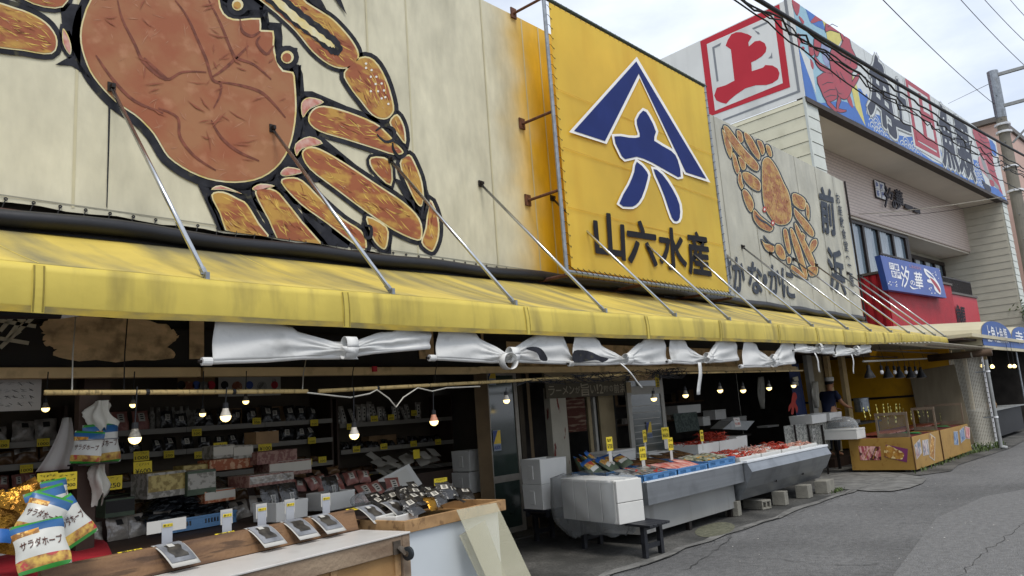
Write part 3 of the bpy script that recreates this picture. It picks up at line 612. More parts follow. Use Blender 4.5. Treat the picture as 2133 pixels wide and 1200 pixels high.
for x in (1.35, 3.55, 5.77, 8.0, 9.9, 11.85, 13.4, 14.7, 15.9, 17.0, 18.2):
    u = (x-AX0)/(AX1-AX0)
    MB().grid(lambda a, b_: val_pt(u+(a-.5)*.07/(AX1-AX0), .02+.98*b_)+Vector((0, -.0075, 0)), 1, 6).build('seam_strip', 'valance_yellow', awn)
    for s_ in (-.026, .026): MB().grid(lambda a, b_: val_pt(u+(s_+(a-.5)*.011)/(AX1-AX0), .04+.94*b_)+Vector((0, -.0095, 0)), 1, 6).build('seam_stitch', 'awning_seam', awn)
    MB().grid(lambda a, b_: top_pt(u+(a-.5)*.012/(AX1-AX0), b_)+Vector((0, 0, .004)), 1, 8).build('seam_strip', 'valance_yellow', awn)
pipe('front_pipe', [(x, yf(x)+.04, lin(ZTOP, x)-.045) for x in [AX0+(AX1-AX0)*i/30 for i in range(31)]], .025, 'galv', awn)
for x in (1.9, 4.2, 6.4, 8.7, 11, 13.3, 15.6, 18, 20.2): pipe('rafter_pipe', [(x, yf(x)+.04, lin(ZTOP, x)-.06), (x, 6.95, lin(ZBK, x)-.09)], .022, 'galv_matt', awn)
MB().tube([(x, 6.84+.015*math.sin(x*2.1), lin(ZBK, x)+.1+.012*math.sin(x*3.3)) for x in [AX0+i*.25 for i in range(int((22.2-AX0)/.25))]], .075, 10).build('rubber_roll', 'black_rubber', awn, smooth=True)
bx('back_flashing', (AX0, 6.9, 2.62), (22.2, 6.94, 3.5), 'black_rubber', awn)
tops = [PY(x, y, YT-.01) for x, y in ((232, 182), (567, 268), (813, 333), (1001, 383), (1150, 413))]
tops += [Vector((x, YT-.01, 4.87)) for x in (10.36, 11.95, 13.55)]
tops += [PY(x, y, YT-.01) for x, y in ((1546, 514), (1604, 528), (1653, 540), (1699, 552), (1733, 560), (1765, 569), (1791, 574))]
bots = []
for x, y in ((431, 578), (818, 610), (1074, 632), (1262, 652), (1407, 657), (1520, 663), (1604, 670), (1693, 678), (1766, 684), (1814, 688), (1857, 690), (1894, 692), (1926, 694), (1948, 696), (1970, 700)):
    Y = 5.05
    for _ in range(6): p = PY(x, y, Y+.02); Y = yf(p.x)
    bots.append(Vector((p.x, Y+.02, lin(ZTOP, p.x)+.012)))
for a, b_ in zip(tops, bots):
    d = (b_-a).normalized()
    s = MB().tube([a+d*.05, b_-d*.1], .019, 12).build('strut', 'stainless', awn, smooth=True)
    MB().obox(a, .07, .02, .09).obox(a-Vector((0, .03, 0)), .03, .06, .04).build('wall_bracket', 'dark_metal', s)
    e = MB().beam(b_-d*.12, b_-d*.02, .034, .034); e.obox(b_+Vector((0, 0, .015)), .03, .03, .06); e.tube([b_-d*.05-Vector((.03, 0, 0)), b_-d*.05+Vector((.03, 0, 0))], .008, 6)
    e.build('clevis', 'galv', s)
# ---------------------------------------------------------------- restaurant building at the right
mat('sign_white', '#e2e2dc', .45, var=.03, scale=1, dirt='#b5b6ae', dfac=.4, dscale=1.5, dstretch=(1, 1, .2))
mat('sign_red', '#c23a45', .7, spec=.12, var=.04, scale=1); mat('sign_grey', '#84878a', .55, var=.04)
mat('mural_white', '#c6cbca', .55, var=.03); mat('mural_blue', '#3f6cb4', .55, var=.08, scale=2); mat('mural_cyan', '#8fb4c4', .55, var=.05)
mat('mural_red', '#a8404c', .55, c2='#9c4450', scale=2); mat('mural_pink', '#c08a90', .55, var=.1, scale=4); mat('mural_yellow', '#c9bf6a', .55, var=.05)
mat('mural_ink', '#50545f', .7, spec=.12, var=.06); mat('mural_line', '#33303a', .55); mat('mural_grey', '#8b8e8e', .55, var=.05); mat('mural_lilac', '#8a92b4', .55)
mat('siding_cream', '#d6d1b6', .55, var=.04, scale=1.5, dirt='#a8a287', dfac=.35, dscale=2); mat('siding_light', '#c3c7bf', .55, var=.04); mat('siding_grey', '#bdb9a9', .6, var=.05, scale=2)
mat('soffit', '#dcd4c6', .7, var=.05, scale=.6); mat('red_wall', '#a01826', .6, var=.1, scale=3, bump=.35, bscale=70); mat('red_panel', '#b01c2a', .5, var=.05)
mat('win_frame', '#2a211d', .5, var=.15); mat('curtain_net', '#b9c2c8', .7, var=.06, scale=4, stretch=(4, 4, .2)); mat('pane', '#6f7f8a', .08, var=.1, scale=.7, spec=.8)
mat('sign_blue', '#34509a', .4, var=.08, scale=1.5); mat('letter_white', '#e3e4e6', .5, var=.02); mat('letter_dark', '#2c2730', .5, metal=.3, var=.1); mat('cream_canvas', '#cfc6a8', .6, var=.05, scale=2, bump=.1, bscale=6, transl=.2)
mat('canvas_blue', '#2f5597', .55, var=.07, scale=3); mat('pink_wall', '#bb9c8e', .7, var=.05, scale=1.5); mat('peach_wall', '#cfa184', .7, var=.05, scale=1.5); mat('roof_trim', '#5d5751', .6)
mat('pole_concrete', '#7c776c', .8, var=.12, scale=3, bump=.2); mat('dark_edge', '#3c332c', .6, var=.2)
def tile_mat():
    m = bpy.data.materials.new('mosaic_tile'); m.use_nodes = True; MT['mosaic_tile'] = m; N = m.node_tree.nodes; L = m.node_tree.links; b = N['Principled BSDF']
    g = N.new('ShaderNodeNewGeometry'); sx = N.new('ShaderNodeSeparateXYZ'); cb = N.new('ShaderNodeCombineXYZ'); br = N.new('ShaderNodeTexBrick')
    br.offset = 0; br.inputs['Scale'].default_value = 1; br.inputs['Brick Width'].default_value = .13; br.inputs['Row Height'].default_value = .13; br.inputs['Mortar Size'].default_value = .016
    br.inputs['Color1'].default_value = (*srgb('#cdbcb0'), 1); br.inputs['Color2'].default_value = (*srgb('#d4c4b8'), 1); br.inputs['Mortar'].default_value = (*srgb('#a4938a'), 1)
    L.new(g.outputs['Position'], sx.inputs[0]); L.new(sx.outputs[0], cb.inputs[0]); L.new(sx.outputs[2], cb.inputs[1]); L.new(cb.outputs[0], br.inputs['Vector']); L.new(br.outputs['Color'], b.inputs['Base Color']); b.inputs['Roughness'].default_value = .5
tile_mat()
rb = thing('restaurant_building', 'tall restaurant building with tiled wall, siding fins and a mural fascia on top', 'building', BF(11, 4, 0), _th)
def bbox(name, s0, s1, d0, d1, z0, z1, mt, par=rb, bevel=0):
    return MB().hexa([BF(s0, d0, z0), BF(s1, d0, z0), BF(s1, d1, z0), BF(s0, d1, z0)], [BF(s0, d0, z1), BF(s1, d0, z1), BF(s1, d1, z1), BF(s0, d1, z1)]).build(name, mt, par, bevel=bevel)
MZ0, MZ1 = 10.86, 14.22
bbox('core_wall', .04, 22.96, 3.3, 12, .1, 10.8, 'siding_grey')
bbox('tile_wall', .95, 22.05, 1.82, 3.29, 8.42, 10.79, 'mosaic_tile')
bbox('soffit', .96, 22.04, .3, 3.3, 10.795, MZ0-.012, 'soffit')
bbox('lower_soffit', .96, 22.04, 1.9, 3.28, 8.34, 8.415, 'soffit')
# clapboard fins: every board a part
def boards(name, fn, z0, z1, h, mt, par):
    z = z0
    while z < z1-.02:
        t = min(z+h-.014, z1); a, b_, c, d = fn(z, 0.0), fn(z, 1.0), fn(t, 1.0), fn(t, 0.0)
        n = (Vector(b_)-Vector(a)).cross(EZ).normalized()
        MB().hexa([a, b_, b_+n*.028, a+n*.028], [d, c, c+n*.012, d+n*.012]).build(name, mt, par); z += h
lf = bbox('left_fin', .03, .95, .06, 12, 3.35, MZ0-.015, 'siding_cream')
boards('siding_board', lambda z, t: BF(.0, 7-6.95*t, z), 4.8, 10.8, .42, 'siding_cream', lf)
boards('siding_board', lambda z, t: BF(.06+.85*t, .045, z), 4.8, 10.8, .42, 'siding_light', lf)
bbox('corner_trim', -.03, .06, .0, .07, 4.8, MZ0-.02, 'siding_light', lf)
rf = bbox('right_fin', 22.05, 22.95, .06, 12, 3.35, MZ0-.015, 'siding_grey')
boards('siding_board', lambda z, t: BF(22.035, 3.3-3.2*t, z), 3.3, 10.8, .36, 'siding_grey', rf)
boards('siding_board', lambda z, t: BF(22.08+.85*t, .045, z), 3.3, 10.8, .36, 'siding_light', rf)
# windows
def window(s0, s1, d, z0, z1, n, par=rb):
    w = bbox('window', s0, s1, d, d+.06, z0, z1, 'pane', par)
    for i in range(n+1):
        s = s0+(s1-s0)*i/n; bbox('mullion', s-.09, s+.09, d-.1, d-.002, z0, z1, 'win_frame', w)
    for z in (z0, z1): bbox('frame_bar', s0-.1, s1+.1, d-.12, d-.001, z-.1, z+.1, 'win_frame', w)
    for i in range(n):
        a = s0+(s1-s0)*(i+.12)/n; b_ = s0+(s1-s0)*(i+.62)/n
        MB().grid(lambda u, v: BF(a+(b_-a)*u*(1-.3*math.sin(math.pi*min(1, v*1.1))), d-.04+.03*math.sin(u*20), z0+.1+(z1-z0-.2)*v), 14, 6).build('net_curtain', 'curtain_net', w, smooth=True)
window(6.9, 13.2, 2.1, 5.8, 8.3, 4)
window(14.5, 21.8, 3.22, 5.6, 8.0, 5)
bbox('window_cheek', 13.25, 13.5, 2.0, 3.3, 5.6, 8.33, 'win_frame')
# red balconies
bal = bbox('balcony', 5.95, 13.2, .55, 3.2, 3.2, 5.78, 'red_wall')
for i in range(9): bbox('rib', 5.9, 5.945, .6+i*.28, .76+i*.28, 3.2, 5.75, 'red_panel', bal)
bbox('coping', 5.88, 13.25, .5, 3.2, 5.79, 5.88, 'roof_trim', bal)
bal2 = bbox('balcony', 13.3, 17.4, .75, 3.2, 3.2, 5.5, 'red_panel'); bbox('coping', 13.27, 17.45, .7, 3.2, 5.51, 5.6, 'roof_trim', bal2)
def railing(name, s0, s1, d, z0, z1, n, par):
    r_ = bbox(name, s0, s1, d, d+.05, z1-.06, z1, 'win_frame', par); bbox('rail', s0, s1, d, d+.05, z0, z0+.05, 'win_frame', r_)
    for i in range(n+1): s = s0+(s1-s0)*i/n; bbox('baluster', s-.02, s+.02, d+.01, d+.04, z0+.05, z1-.06, 'win_frame', r_)
railing('railing', 6.0, 9.0, .62, 5.9, 6.55, 12, bal); railing('railing', 13.35, 17.3, .85, 5.62, 6.3, 26, bal2)
for ch, q in (('角', [(1976, 642), (1983, 641), (1986, 672), (1979, 674)]), ('上', [(1984, 641), (1990, 641), (1993, 671), (1986, 672)]), ('魚', [(1990, 634), (2000, 636), (2003, 672), (1994, 671)]), ('類', [(2000, 639), (2009, 640), (2013, 674), (2003, 673)])):
    put_text(MB(), ch, [PB(x, y, .66) for x, y in q], .004, fat=.03).build('letter', 'crab_black', bal2)
# mural fascia
fas = thing('mural_fascia', 'long fish mural sign with blue waves and lobster along the top of the restaurant', 'sign', BF(11.5, 0, MZ0), _th)
bbox('panel', 0.012, 23.0, 0.0, .28, MZ0, MZ1, 'mural_white', fas)
bbox('drip_edge', .0, 23.05, -.04, .27, MZ0-.16, MZ0-.002, 'dark_edge', fas)
for i in range(1, 12): bbox('panel_joint', i*1.92-.008, i*1.92+.008, -.003, .02, MZ0, MZ1, 'mural_grey', fas)
W1 = lambda l: [(1640+x/4.286, y/4.286) for x, y in l]
W2 = lambda l: [(1780+x/4.286, 100+y/4.286) for x, y in l]
W3 = lambda l: [(1940+x/5.714, 220+y/5.714) for x, y in l]
def mp_(name, l, mt, d, k=2, par=fas):
    p = smooth_loop(l, k) if k > 1 else l; pts = []
    for x, y in p:
        q = PB(x, y, -d); q.z = min(max(q.z, MZ0+.01), MZ1-.01); s = (q-BA).dot(E1)
        if s < .03: q += E1*(.03-s)
        pts.append(q)
    return MB().poly(pts).build(name, mt, par)
mp_('painted_field', W1([(40, -10), (150, -10), (300, 105), (340, 250), (440, 460), (640, 800), (700, 1130), (170, 880)]), 'mural_cyan', .006, 1)
mp_('painted_field', W1([(150, -10), (300, 105), (335, 270), (250, 230), (200, 190)]), 'mural_blue', .010, 1)
mp_('painted_field', W1([(95, 420), (180, 620), (270, 920), (165, 880), (130, 650)]), 'mural_blue', .010, 1)
mp_('painted_field', W1([(95, 400), (220, 560), (260, 850), (180, 640)]), 'mural_white', .012, 1)
mp_('painted_field', W1([(300, 370), (375, 430), (372, 600), (320, 540)]), 'mural_lilac', .010)
mp_('painted_field', W1([(300, 105), (490, 240), (500, 330), (445, 425), (365, 390), (340, 250)]), 'mural_yellow', .013, 1)
mp_('painted_field', W1([(560, 640), (610, 720), (665, 980), (700, 1130), (610, 960), (575, 800)]), 'mural_yellow', .013, 1)
mp_('painted_field', W1([(180, 880), (300, 920), (480, 900), (560, 930), (640, 970), (700, 1000), (700, 1130)]), 'mural_blue', .012, 2)
for p in ([(40, -10), (95, -10), (112, 60), (92, 140), (60, 90)], [(208, 190), (300, 100), (312, 160), (240, 205)], [(88, 300), (118, 320), (112, 420), (92, 400)], [(215, 40), (270, 95), (240, 100)], [(105, 140), (150, 190), (140, 215), (110, 170)], [(190, 380), (225, 420), (240, 490), (205, 490), (192, 440)], [(205, 520), (235, 570), (232, 620), (212, 590)], [(530, 870), (560, 850), (590, 960), (560, 940)]):
    mp_('painted_red_stroke', W1(p), 'mural_red', .016)
for c in ((138, 365, 20), (140, 432, 16), (212, 445, 12)): mp_('painted_red_dot', W1(circ(*c)), 'mural_red', .018)
lob = [[(385, 470), (420, 405), (470, 425), (500, 360), (530, 300), (552, 335), (572, 430), (612, 510), (622, 600), (575, 650), (578, 780), (545, 862), (510, 885), (460, 860), (430, 780), (402, 660), (382, 560)],
 [(340, 240), (360, 188), (420, 195), (465, 230), (478, 292), (430, 280), (380, 268), (345, 282)], [(245, 500), (290, 560), (380, 620), (388, 662), (300, 622), (255, 560)], [(240, 350), (290, 330), (300, 400), (270, 500), (245, 470)], [(268, 690), (390, 648), (445, 840), (420, 892), (350, 902), (300, 800)], [(350, 900), (372, 905), (445, 985), (425, 992), (362, 935)], [(455, 865), (478, 900), (455, 968), (525, 985), (505, 1000), (440, 990)], [(575, 740), (630, 660), (640, 690), (590, 780)], [(480, 250), (505, 330), (500, 370), (475, 300)]]
for p in lob:
    mp_('painted_outline', offset(smooth_loop(W1(p), 2), 1.3), 'mural_line', .017, 1); mp_('painted_lobster', W1(p), 'mural_red', .021)
def mline(l, w, mt, d):
    q = band(l, w); n = len(l); vs = [PB(x, y, -d) for x, y in q]
    MB().add(vs, [[i, i+1, 2*n-2-i, 2*n-1-i] for i in range(n-1)]).build('painted_line', mt, fas)
for l in ([(435, 630), (460, 680), (480, 740)], [(470, 640), (500, 700), (535, 745)], [(310, 760), (360, 735), (410, 740)], [(325, 830), (380, 800), (430, 800)], [(340, 870), (390, 850), (435, 855)], [(500, 430), (480, 500)], [(540, 460), (520, 540)], [(580, 500), (560, 570)], [(430, 780), (455, 830), (485, 840)], [(360, 240), (400, 215), (450, 240)]): mline(W1(l), .9, 'mural_line', .0235)
# wave field with scale arcs
wt = W2([(30, 360), (70, 370), (105, 400), (112, 510), (170, 590), (225, 600), (262, 660), (330, 790), (400, 780), (470, 795), (530, 790), (560, 880), (600, 940), (700, 1010), (780, 1045), (770, 820), (800, 880), (830, 1000), (943, 1080)])
wt += W3([(90, 380), (140, 440), (165, 560), (170, 740), (260, 790), (370, 850), (440, 870), (530, 900), (490, 640), (560, 660), (600, 800), (700, 1030)])
wtop = sorted([((PB(x, y)-BA).dot(E1), PB(x, y).z) for x, y in wt])
def wz(s):
    for i in range(len(wtop)-1):
        if wtop[i][0] <= s <= wtop[i+1][0]: a, b_ = wtop[i], wtop[i+1]; return a[1]+(b_[1]-a[1])*(s-a[0])/max(1e-5, b_[0]-a[0])
    return MZ0+.1
s0, s1 = wtop[0][0], wtop[-1][0]; n = 60; pts = [BF(s0+(s1-s0)*i/n, -.007, max(MZ0+.06, wz(s0+(s1-s0)*i/n))) for i in range(n+1)]
MB().add(pts+[BF(s0+(s1-s0)*i/n, -.007, MZ0+.01) for i in range(n+1)], [[i, i+1, n+2+i, n+1+i] for i in range(n)]).build('painted_wave', 'mural_blue', fas)
rw_ = .42; e = MB(); row = 0; z = MZ1
while z > MZ0-.2:
    s = s0+(rw_ if row % 2 else 0)
    while s < s1:
        if z+rw_ < wz(s)+.05 and s-rw_ > s0 and s+rw_ < s1:
            for rr_ in (1.0, .66, .32):
                for k in range(8):
                    a, b_ = math.pi*k/8, math.pi*(k+1)/8; P = [(s+rw_*rr_*math.cos(t)*f, z+rw_*rr_*math.sin(t)*f) for t, f in ((a, 1), (b_, 1), (b_, 1-.13/rr_/1.3), (a, 1-.13/rr_/1.3))]
                    if all(p[1] > MZ0+.02 for p in P): e.poly([BF(p[0], -.009, p[1]) for p in P])
        s += 2*rw_
    z -= rw_*.55; row += 1
o = e.build('painted_wave_arcs', 'mural_white', fas); o['kind'] = 'stuff'
for ch, q in (('角', W2([(150, 40), (262, 140), (385, 830), (118, 560)])), ('上', W2([(330, 250), (440, 330), (505, 745), (352, 680)])), ('魚', W3([(72, -30), (200, 60), (340, 790), (150, 700)])), ('類', W3([(262, 120), (420, 240), (535, 905), (350, 790)]))):
    for ft, d, mt in ((.085, .011, 'mural_grey'), (.065, .018, 'mural_white'), (.03, .025, 'mural_ink')):
        put_text(MB(), ch, [PB(x, y, -d) for x, y in q], .004, fat=ft, k=8).build('letter' if mt == 'mural_ink' else 'letter_outline', mt, fas)
mp_('seal_ground', W2([(440, 255), (680, 405), (785, 1030), (530, 880)]), 'mural_white', .0155, 1)
mp_('seal_frame', W2([(450, 268), (668, 413), (765, 985), (545, 870)]), 'mural_red', .019, 1)
mp_('seal_ground', W2([(478, 325), (650, 440), (735, 935), (568, 835)]), 'mural_white', .022, 1)
put_text(MB(), '上', [PB(x, y, -.026) for x, y in W2([(515, 385), (660, 470), (735, 900), (560, 800)])], .004, fat=.05).build('letter', 'mural_red', fas)
for p, mt, d in (([(480, 260), (600, 320), (690, 400), (740, 480), (800, 720), (905, 1150), (830, 1110), (700, 1030), (600, 800), (540, 500)], 'mural_white', .015), ([(490, 280), (600, 330), (680, 400), (720, 560), (760, 780), (850, 1050), (830, 1070), (740, 880), (690, 800), (640, 660), (560, 520), (520, 400)], 'mural_red', .019), ([(560, 620), (620, 600), (680, 760), (700, 880), (640, 820), (590, 760)], 'mural_pink', .021), ([(700, 960), (800, 1000), (908, 1150), (830, 1110), (720, 1040)], 'mural_blue', .021), ([(690, 400), (760, 470), (775, 600), (722, 560)], 'mural_blue', .021), ([(600, 880), (650, 930), (700, 960), (710, 1030), (640, 990)], 'mural_ink', .021), ([(570, 540), (640, 680), (700, 830), (800, 960), (800, 1000), (690, 880), (620, 740)], 'mural_grey', .023), ([(690, 880), (740, 900), (750, 960), (710, 950)], 'mural_red', .024)):
    mp_('painted_bream', W3(p), mt, d)
for l in ([(560, 330), (600, 380), (650, 390)], [(580, 400), (630, 440), (690, 440)], [(610, 480), (660, 510), (705, 500)], [(640, 570), (690, 600), (725, 590)], [(670, 660), (710, 690), (745, 680)], [(700, 760), (740, 790), (765, 770)]): mline(W3(l), .7, 'mural_line', .026)
# white end sign with the red character
es = thing('corner_sign', 'white sign box with big red character in a red frame beside the mural', 'sign', BF(0, 3, MZ0), _th)
def PS(x, y, d=0):  # plane s=-d
    r_ = ray(x, y); o_ = BA-E1*d; return CAM+r_*(((o_-CAM).dot(E1))/r_.dot(E1))
S5 = lambda l: [(1440+x/4.617, y/4.617) for x, y in l]
MB().hexa([BF(-.01, -.01, MZ0), BF(.01, -.01, MZ0), BF(.01, 9.5, MZ0), BF(-.01, 9.5, MZ0)], [BF(-.01, -.01, MZ1+.02), BF(.01, -.01, MZ1+.02), BF(.01, 9.5, MZ1+.02), BF(-.01, 9.5, MZ1+.02)]).build('panel', 'sign_white', es)
bbox('return_panel', -.012, .012, 7.2, 9.5, MZ0-3, MZ0-.003, 'sign_white', es)
def sp(name, l, mt, d, k=1): MB().poly([PS(x, y, d) for x, y in (smooth_loop(l, k) if k > 1 else l)]).build(name, mt, es)
sp('frame_shadow', S5([(885, -20), (915, -20), (1048, 885), (310, 1162), (300, 1148), (1020, 872)]), 'sign_grey', .016)
sp('red_frame', S5([(85, 397), (845, 40), (950, 838), (175, 1120)]), 'sign_red', .018)
sp('frame_ground', S5([(148, 425), (792, 138), (880, 800), (228, 1066)]), 'sign_white', .022)
sp('grey_shadow', S5([(200, 455), (288, 410), (275, 440), (222, 465), (262, 780), (243, 786)]), 'sign_grey', .026); sp('grey_shadow', S5([(583, 272), (733, 205), (733, 225), (600, 285)]), 'sign_grey', .026); sp('grey_shadow', S5([(605, 290), (650, 310), (660, 330), (640, 330)]), 'sign_grey', .026); sp('grey_shadow', S5([(775, 500), (780, 560), (740, 562), (765, 535)]), 'sign_grey', .026)
sp('red_character', S5([(330, 440), (350, 385), (385, 330), (430, 310), (480, 310), (545, 330), (583, 352), (548, 408), (553, 447), (610, 398), (660, 390), (705, 415), (723, 460), (715, 500), (680, 540), (620, 580), (576, 600), (582, 685), (690, 650), (712, 625), (780, 630), (830, 660), (848, 705), (835, 760), (780, 800), (720, 818), (620, 820), (520, 850), (430, 910), (370, 960), (335, 998), (280, 985), (240, 965), (220, 920), (245, 845), (330, 820), (415, 775), (380, 475)]), 'sign_red', .027)
# raised letters on the tiled wall
wl = thing('wall_lettering', 'raised dark restaurant name with four white character tiles on the pink tiled wall', 'sign', BF(8, 1.8, 9), _th)
V4 = lambda l: [(1800+x/12, 360+y/12) for x, y in l]
tq = [[(250, 180), (358, 230), (380, 410), (278, 385)], [(372, 232), (480, 275), (505, 460), (400, 430)], [(285, 398), (385, 420), (420, 635), (310, 592)], [(410, 445), (515, 478), (545, 685), (440, 645)]]
MB().prism([PB(*p, 1.80) for p in V4([(235, 175), (490, 260), (552, 712), (280, 625)])], -E2*.06).build('backing_board', 'letter_dark', wl)
for q, ch in zip(tq, '海鮮茶屋'):
    t_ = MB().prism([PB(*p, 1.735) for p in V4(q)], -E2*.02).build('character_tile', 'letter_white', wl)
    cx = sum(p[0] for p in q)/4; cy = sum(p[1] for p in q)/4
    put_text(MB(), ch, [PB(*p, 1.71) for p in V4([(cx+(x-cx)*.72, cy+(y-cy)*.76) for x, y in q])], .02).build('letter', 'sign_blue', t_)
for ch, q in (('汐', [(490, 310), (710, 420), (700, 890), (500, 880)]), ('の', [(690, 660), (800, 700), (905, 920), (700, 900)]), ('華', [(740, 390), (935, 470), (985, 890), (790, 800)])):
    put_text(MB(), ch, [PB(*p, 1.70) for p in V4(q)], .022, push=-E2*.04, thick=.05).build('letter', 'letter_dark', wl)
MB().prism([PB(*p, 1.75) for p in V4([(1000, 775), (1195, 850), (1205, 960), (1010, 880)])], -E2*.04).build('letter_row', 'letter_dark', wl); MB().prism([PB(*p, 1.75) for p in V4([(1230, 870), (1375, 915), (1390, 1030), (1240, 970)])], -E2*.04).build('letter_row', 'letter_dark', wl)
# blue signboard on the balcony
bs = thing('signboard', 'blue restaurant signboard with white characters and a shrimp on the red balcony', 'sign', BF(8.5, .3, 5.2), _th)
G5 = lambda l: [(1820+x/6.667, 520+y/6.667) for x, y in l]
MB().prism([PB(*p, .25) for p in G5([(90, 78), (912, 265), (1012, 672), (208, 555)])], E2*.2).build('board', 'sign_blue', bs)
for k_, (q, ch) in enumerate(zip(([(208, 175), (272, 190), (285, 280), (225, 268)], [(280, 192), (342, 205), (358, 300), (292, 283)], [(238, 290), (300, 300), (318, 395), (258, 380)], [(308, 302), (368, 318), (388, 412), (326, 396)]), '海鮮茶屋')):
    t_ = MB().poly([PB(*p, .245) for p in G5(q)]).build('character_tile', 'letter_white', bs); cx = sum(p[0] for p in q)/4; cy = sum(p[1] for p in q)/4
    put_text(MB(), ch, [PB(*p, .24) for p in G5([(cx+(x-cx)*.8, cy+(y-cy)*.8) for x, y in q])], .012).build('letter', 'sign_blue', t_)
for ch, q in (('汐', [(372, 205), (492, 245), (498, 540), (385, 525)]), ('の', [(505, 415), (570, 440), (578, 500), (512, 490)]), ('華', [(552, 300), (665, 320), (695, 555), (590, 540)])):
    put_text(MB(), ch, [PB(*p, .24) for p in G5(q)], .014).build('letter', 'letter_white', bs)
put_text(MB(), 'しおのはな', [PB(*p, .24) for p in G5([(490, 205), (652, 240), (660, 285), (498, 250)])]).build('small_lettering', 'mural_pink', bs)
def gp(name, l, mt, d=.24): MB().poly([PB(*p, d) for p in G5(smooth_loop(l, 3))]).build(name, mt, bs)
gp('painted_shrimp', [(695, 265), (740, 280), (800, 330), (880, 440), (930, 540), (930, 620), (900, 610), (850, 560), (820, 480), (750, 450), (745, 415), (780, 410), (720, 340)], 'letter_white')
gp('painted_shrimp', [(780, 390), (830, 420), (880, 480), (925, 560), (920, 600), (870, 530), (820, 460)], 'mural_red', .236)
gp('painted_shrimp', [(725, 300), (800, 350), (840, 400), (790, 370)], 'sign_blue', .236)
gp('moon_arc', [(500, 495), (560, 535), (640, 530), (560, 552), (520, 535)], 'letter_white')
rr = random.Random(4)
for k in range(26):
    if k < 10: c = (rr.uniform(200, 330), rr.uniform(440, 520))
    elif k < 18: c = (rr.uniform(800, 930), rr.uniform(270, 480))
    else: c = (rr.uniform(770, 860), rr.uniform(520, 610))
    gp('painted_petal', circ(*c, rr.uniform(4, 9), 5, rr.uniform(5, 10)), 'letter_white', .238)
# ---------------------------------------------------------------- neighbouring stall with vaulted awning
va = thing('vault_awning', 'cream vaulted awning with blue arched fronts at the far right', 'awning', (27, 5, 3))
VX, VY, VD = 24.3, 4.45, 3.2
def vault(x0, x1, zb, zt, txt, name):
    n = 12; arc = [(x0+(x1-x0)*(.5-.5*math.cos(math.pi*i/n)), zb+.28+(zt-zb-.28)*math.sin(math.pi*i/n)**.8) for i in range(n+1)]
    e = MB()
    for i in range(n):
        (xa, za), (xb, zb_) = arc[i], arc[i+1]; e.poly([(xa, VY+.02, za), (xb, VY+.02, zb_), (xb, VY+VD, zb_+.25), (xa, VY+VD, za+.25)])
    e.poly([(x0, VY+.02, zb), (x0, VY+.02, zb+.28), (x0, VY+VD, zb+.53), (x0, VY+VD, zb+.1)])
    e.build('vault_canvas', 'cream_canvas', va, smooth=False)
    f = MB().poly([(x0, VY, zb)]+[(x, VY, z) for x, z in arc]+[(x1, VY, zb)]).build('front_panel', 'canvas_blue', va)
    for i, ch in enumerate(txt):
        w = (x1-x0)*.7/len(txt); xa = x0+(x1-x0)*.14+i*w; zz = zb+.12; h = (zt-zb)*.62
        put_text(MB(), ch, [(xa, VY-.01, zz+h), (xa+w*.9, VY-.01, zz+h), (xa+w*.9, VY-.01, zz), (xa, VY-.01, zz)], .012).build('letter', 'letter_white', f)
p_ = PY(2049, 719, VY); q_ = PY(2047+20, 672, VY)
vault(p_.x, p_.x+4.3, p_.z, q_.z+.05, '上角上魚類', 'a'); vault(p_.x+4.32, p_.x+8.6, p_.z, q_.z+.05, '寺泊', 'b')
for xx in (p_.x+2.56,): pipe('awning_post', [(xx+2.6, VY+.1, .012), (xx+2.6, VY+.1, p_.z)], .03, 'galv', va)
MB().box((p_.x, VY-.02, p_.z-.1), (p_.x+8.6, VY+.03, p_.z-.01)).build('front_rail', 'cream_canvas', va)
# pink building beyond
pk = thing('pink_building', 'pale pink two-storey building with flat roof behind the utility pole', 'building', (56, 4, 0))
a, b_, c = PX(2020, 262, 47), PX(2070, 237, 50), PX(2133, 290, 60)
MB().hexa([(48.5, 6.4, 0), (75, 4.9, 0), (76, 18, 0), (48.5, 18, 0)], [(48.5, 6.4, 15.9), (75, 4.9, 15.9), (76, 18, 15.9), (48.5, 18, 15.9)]).build('wall', 'pink_wall', pk)
MB().hexa([(48.2, 6.3, 15.92), (75.3, 4.7, 15.92), (76, 18, 15.92), (48.2, 18, 15.92)], [(48.2, 6.3, 16.2), (75.3, 4.7, 16.2), (76, 18, 16.2), (48.2, 18, 16.2)]).build('roof', 'roof_trim', pk)
for z in (9.2, 5.0):
    w = MB().box((52.5, 6.02, z), (55.5, 6.16, z+2)).build('window', 'pane', pk); MB().box((52.3, 5.98, z-.15), (55.7, 6.1, z-.01)).build('sill', 'roof_trim', w); MB().box((53.95, 5.98, z), (54.05, 6.018, z+2)).build('mullion', 'win_frame', w)
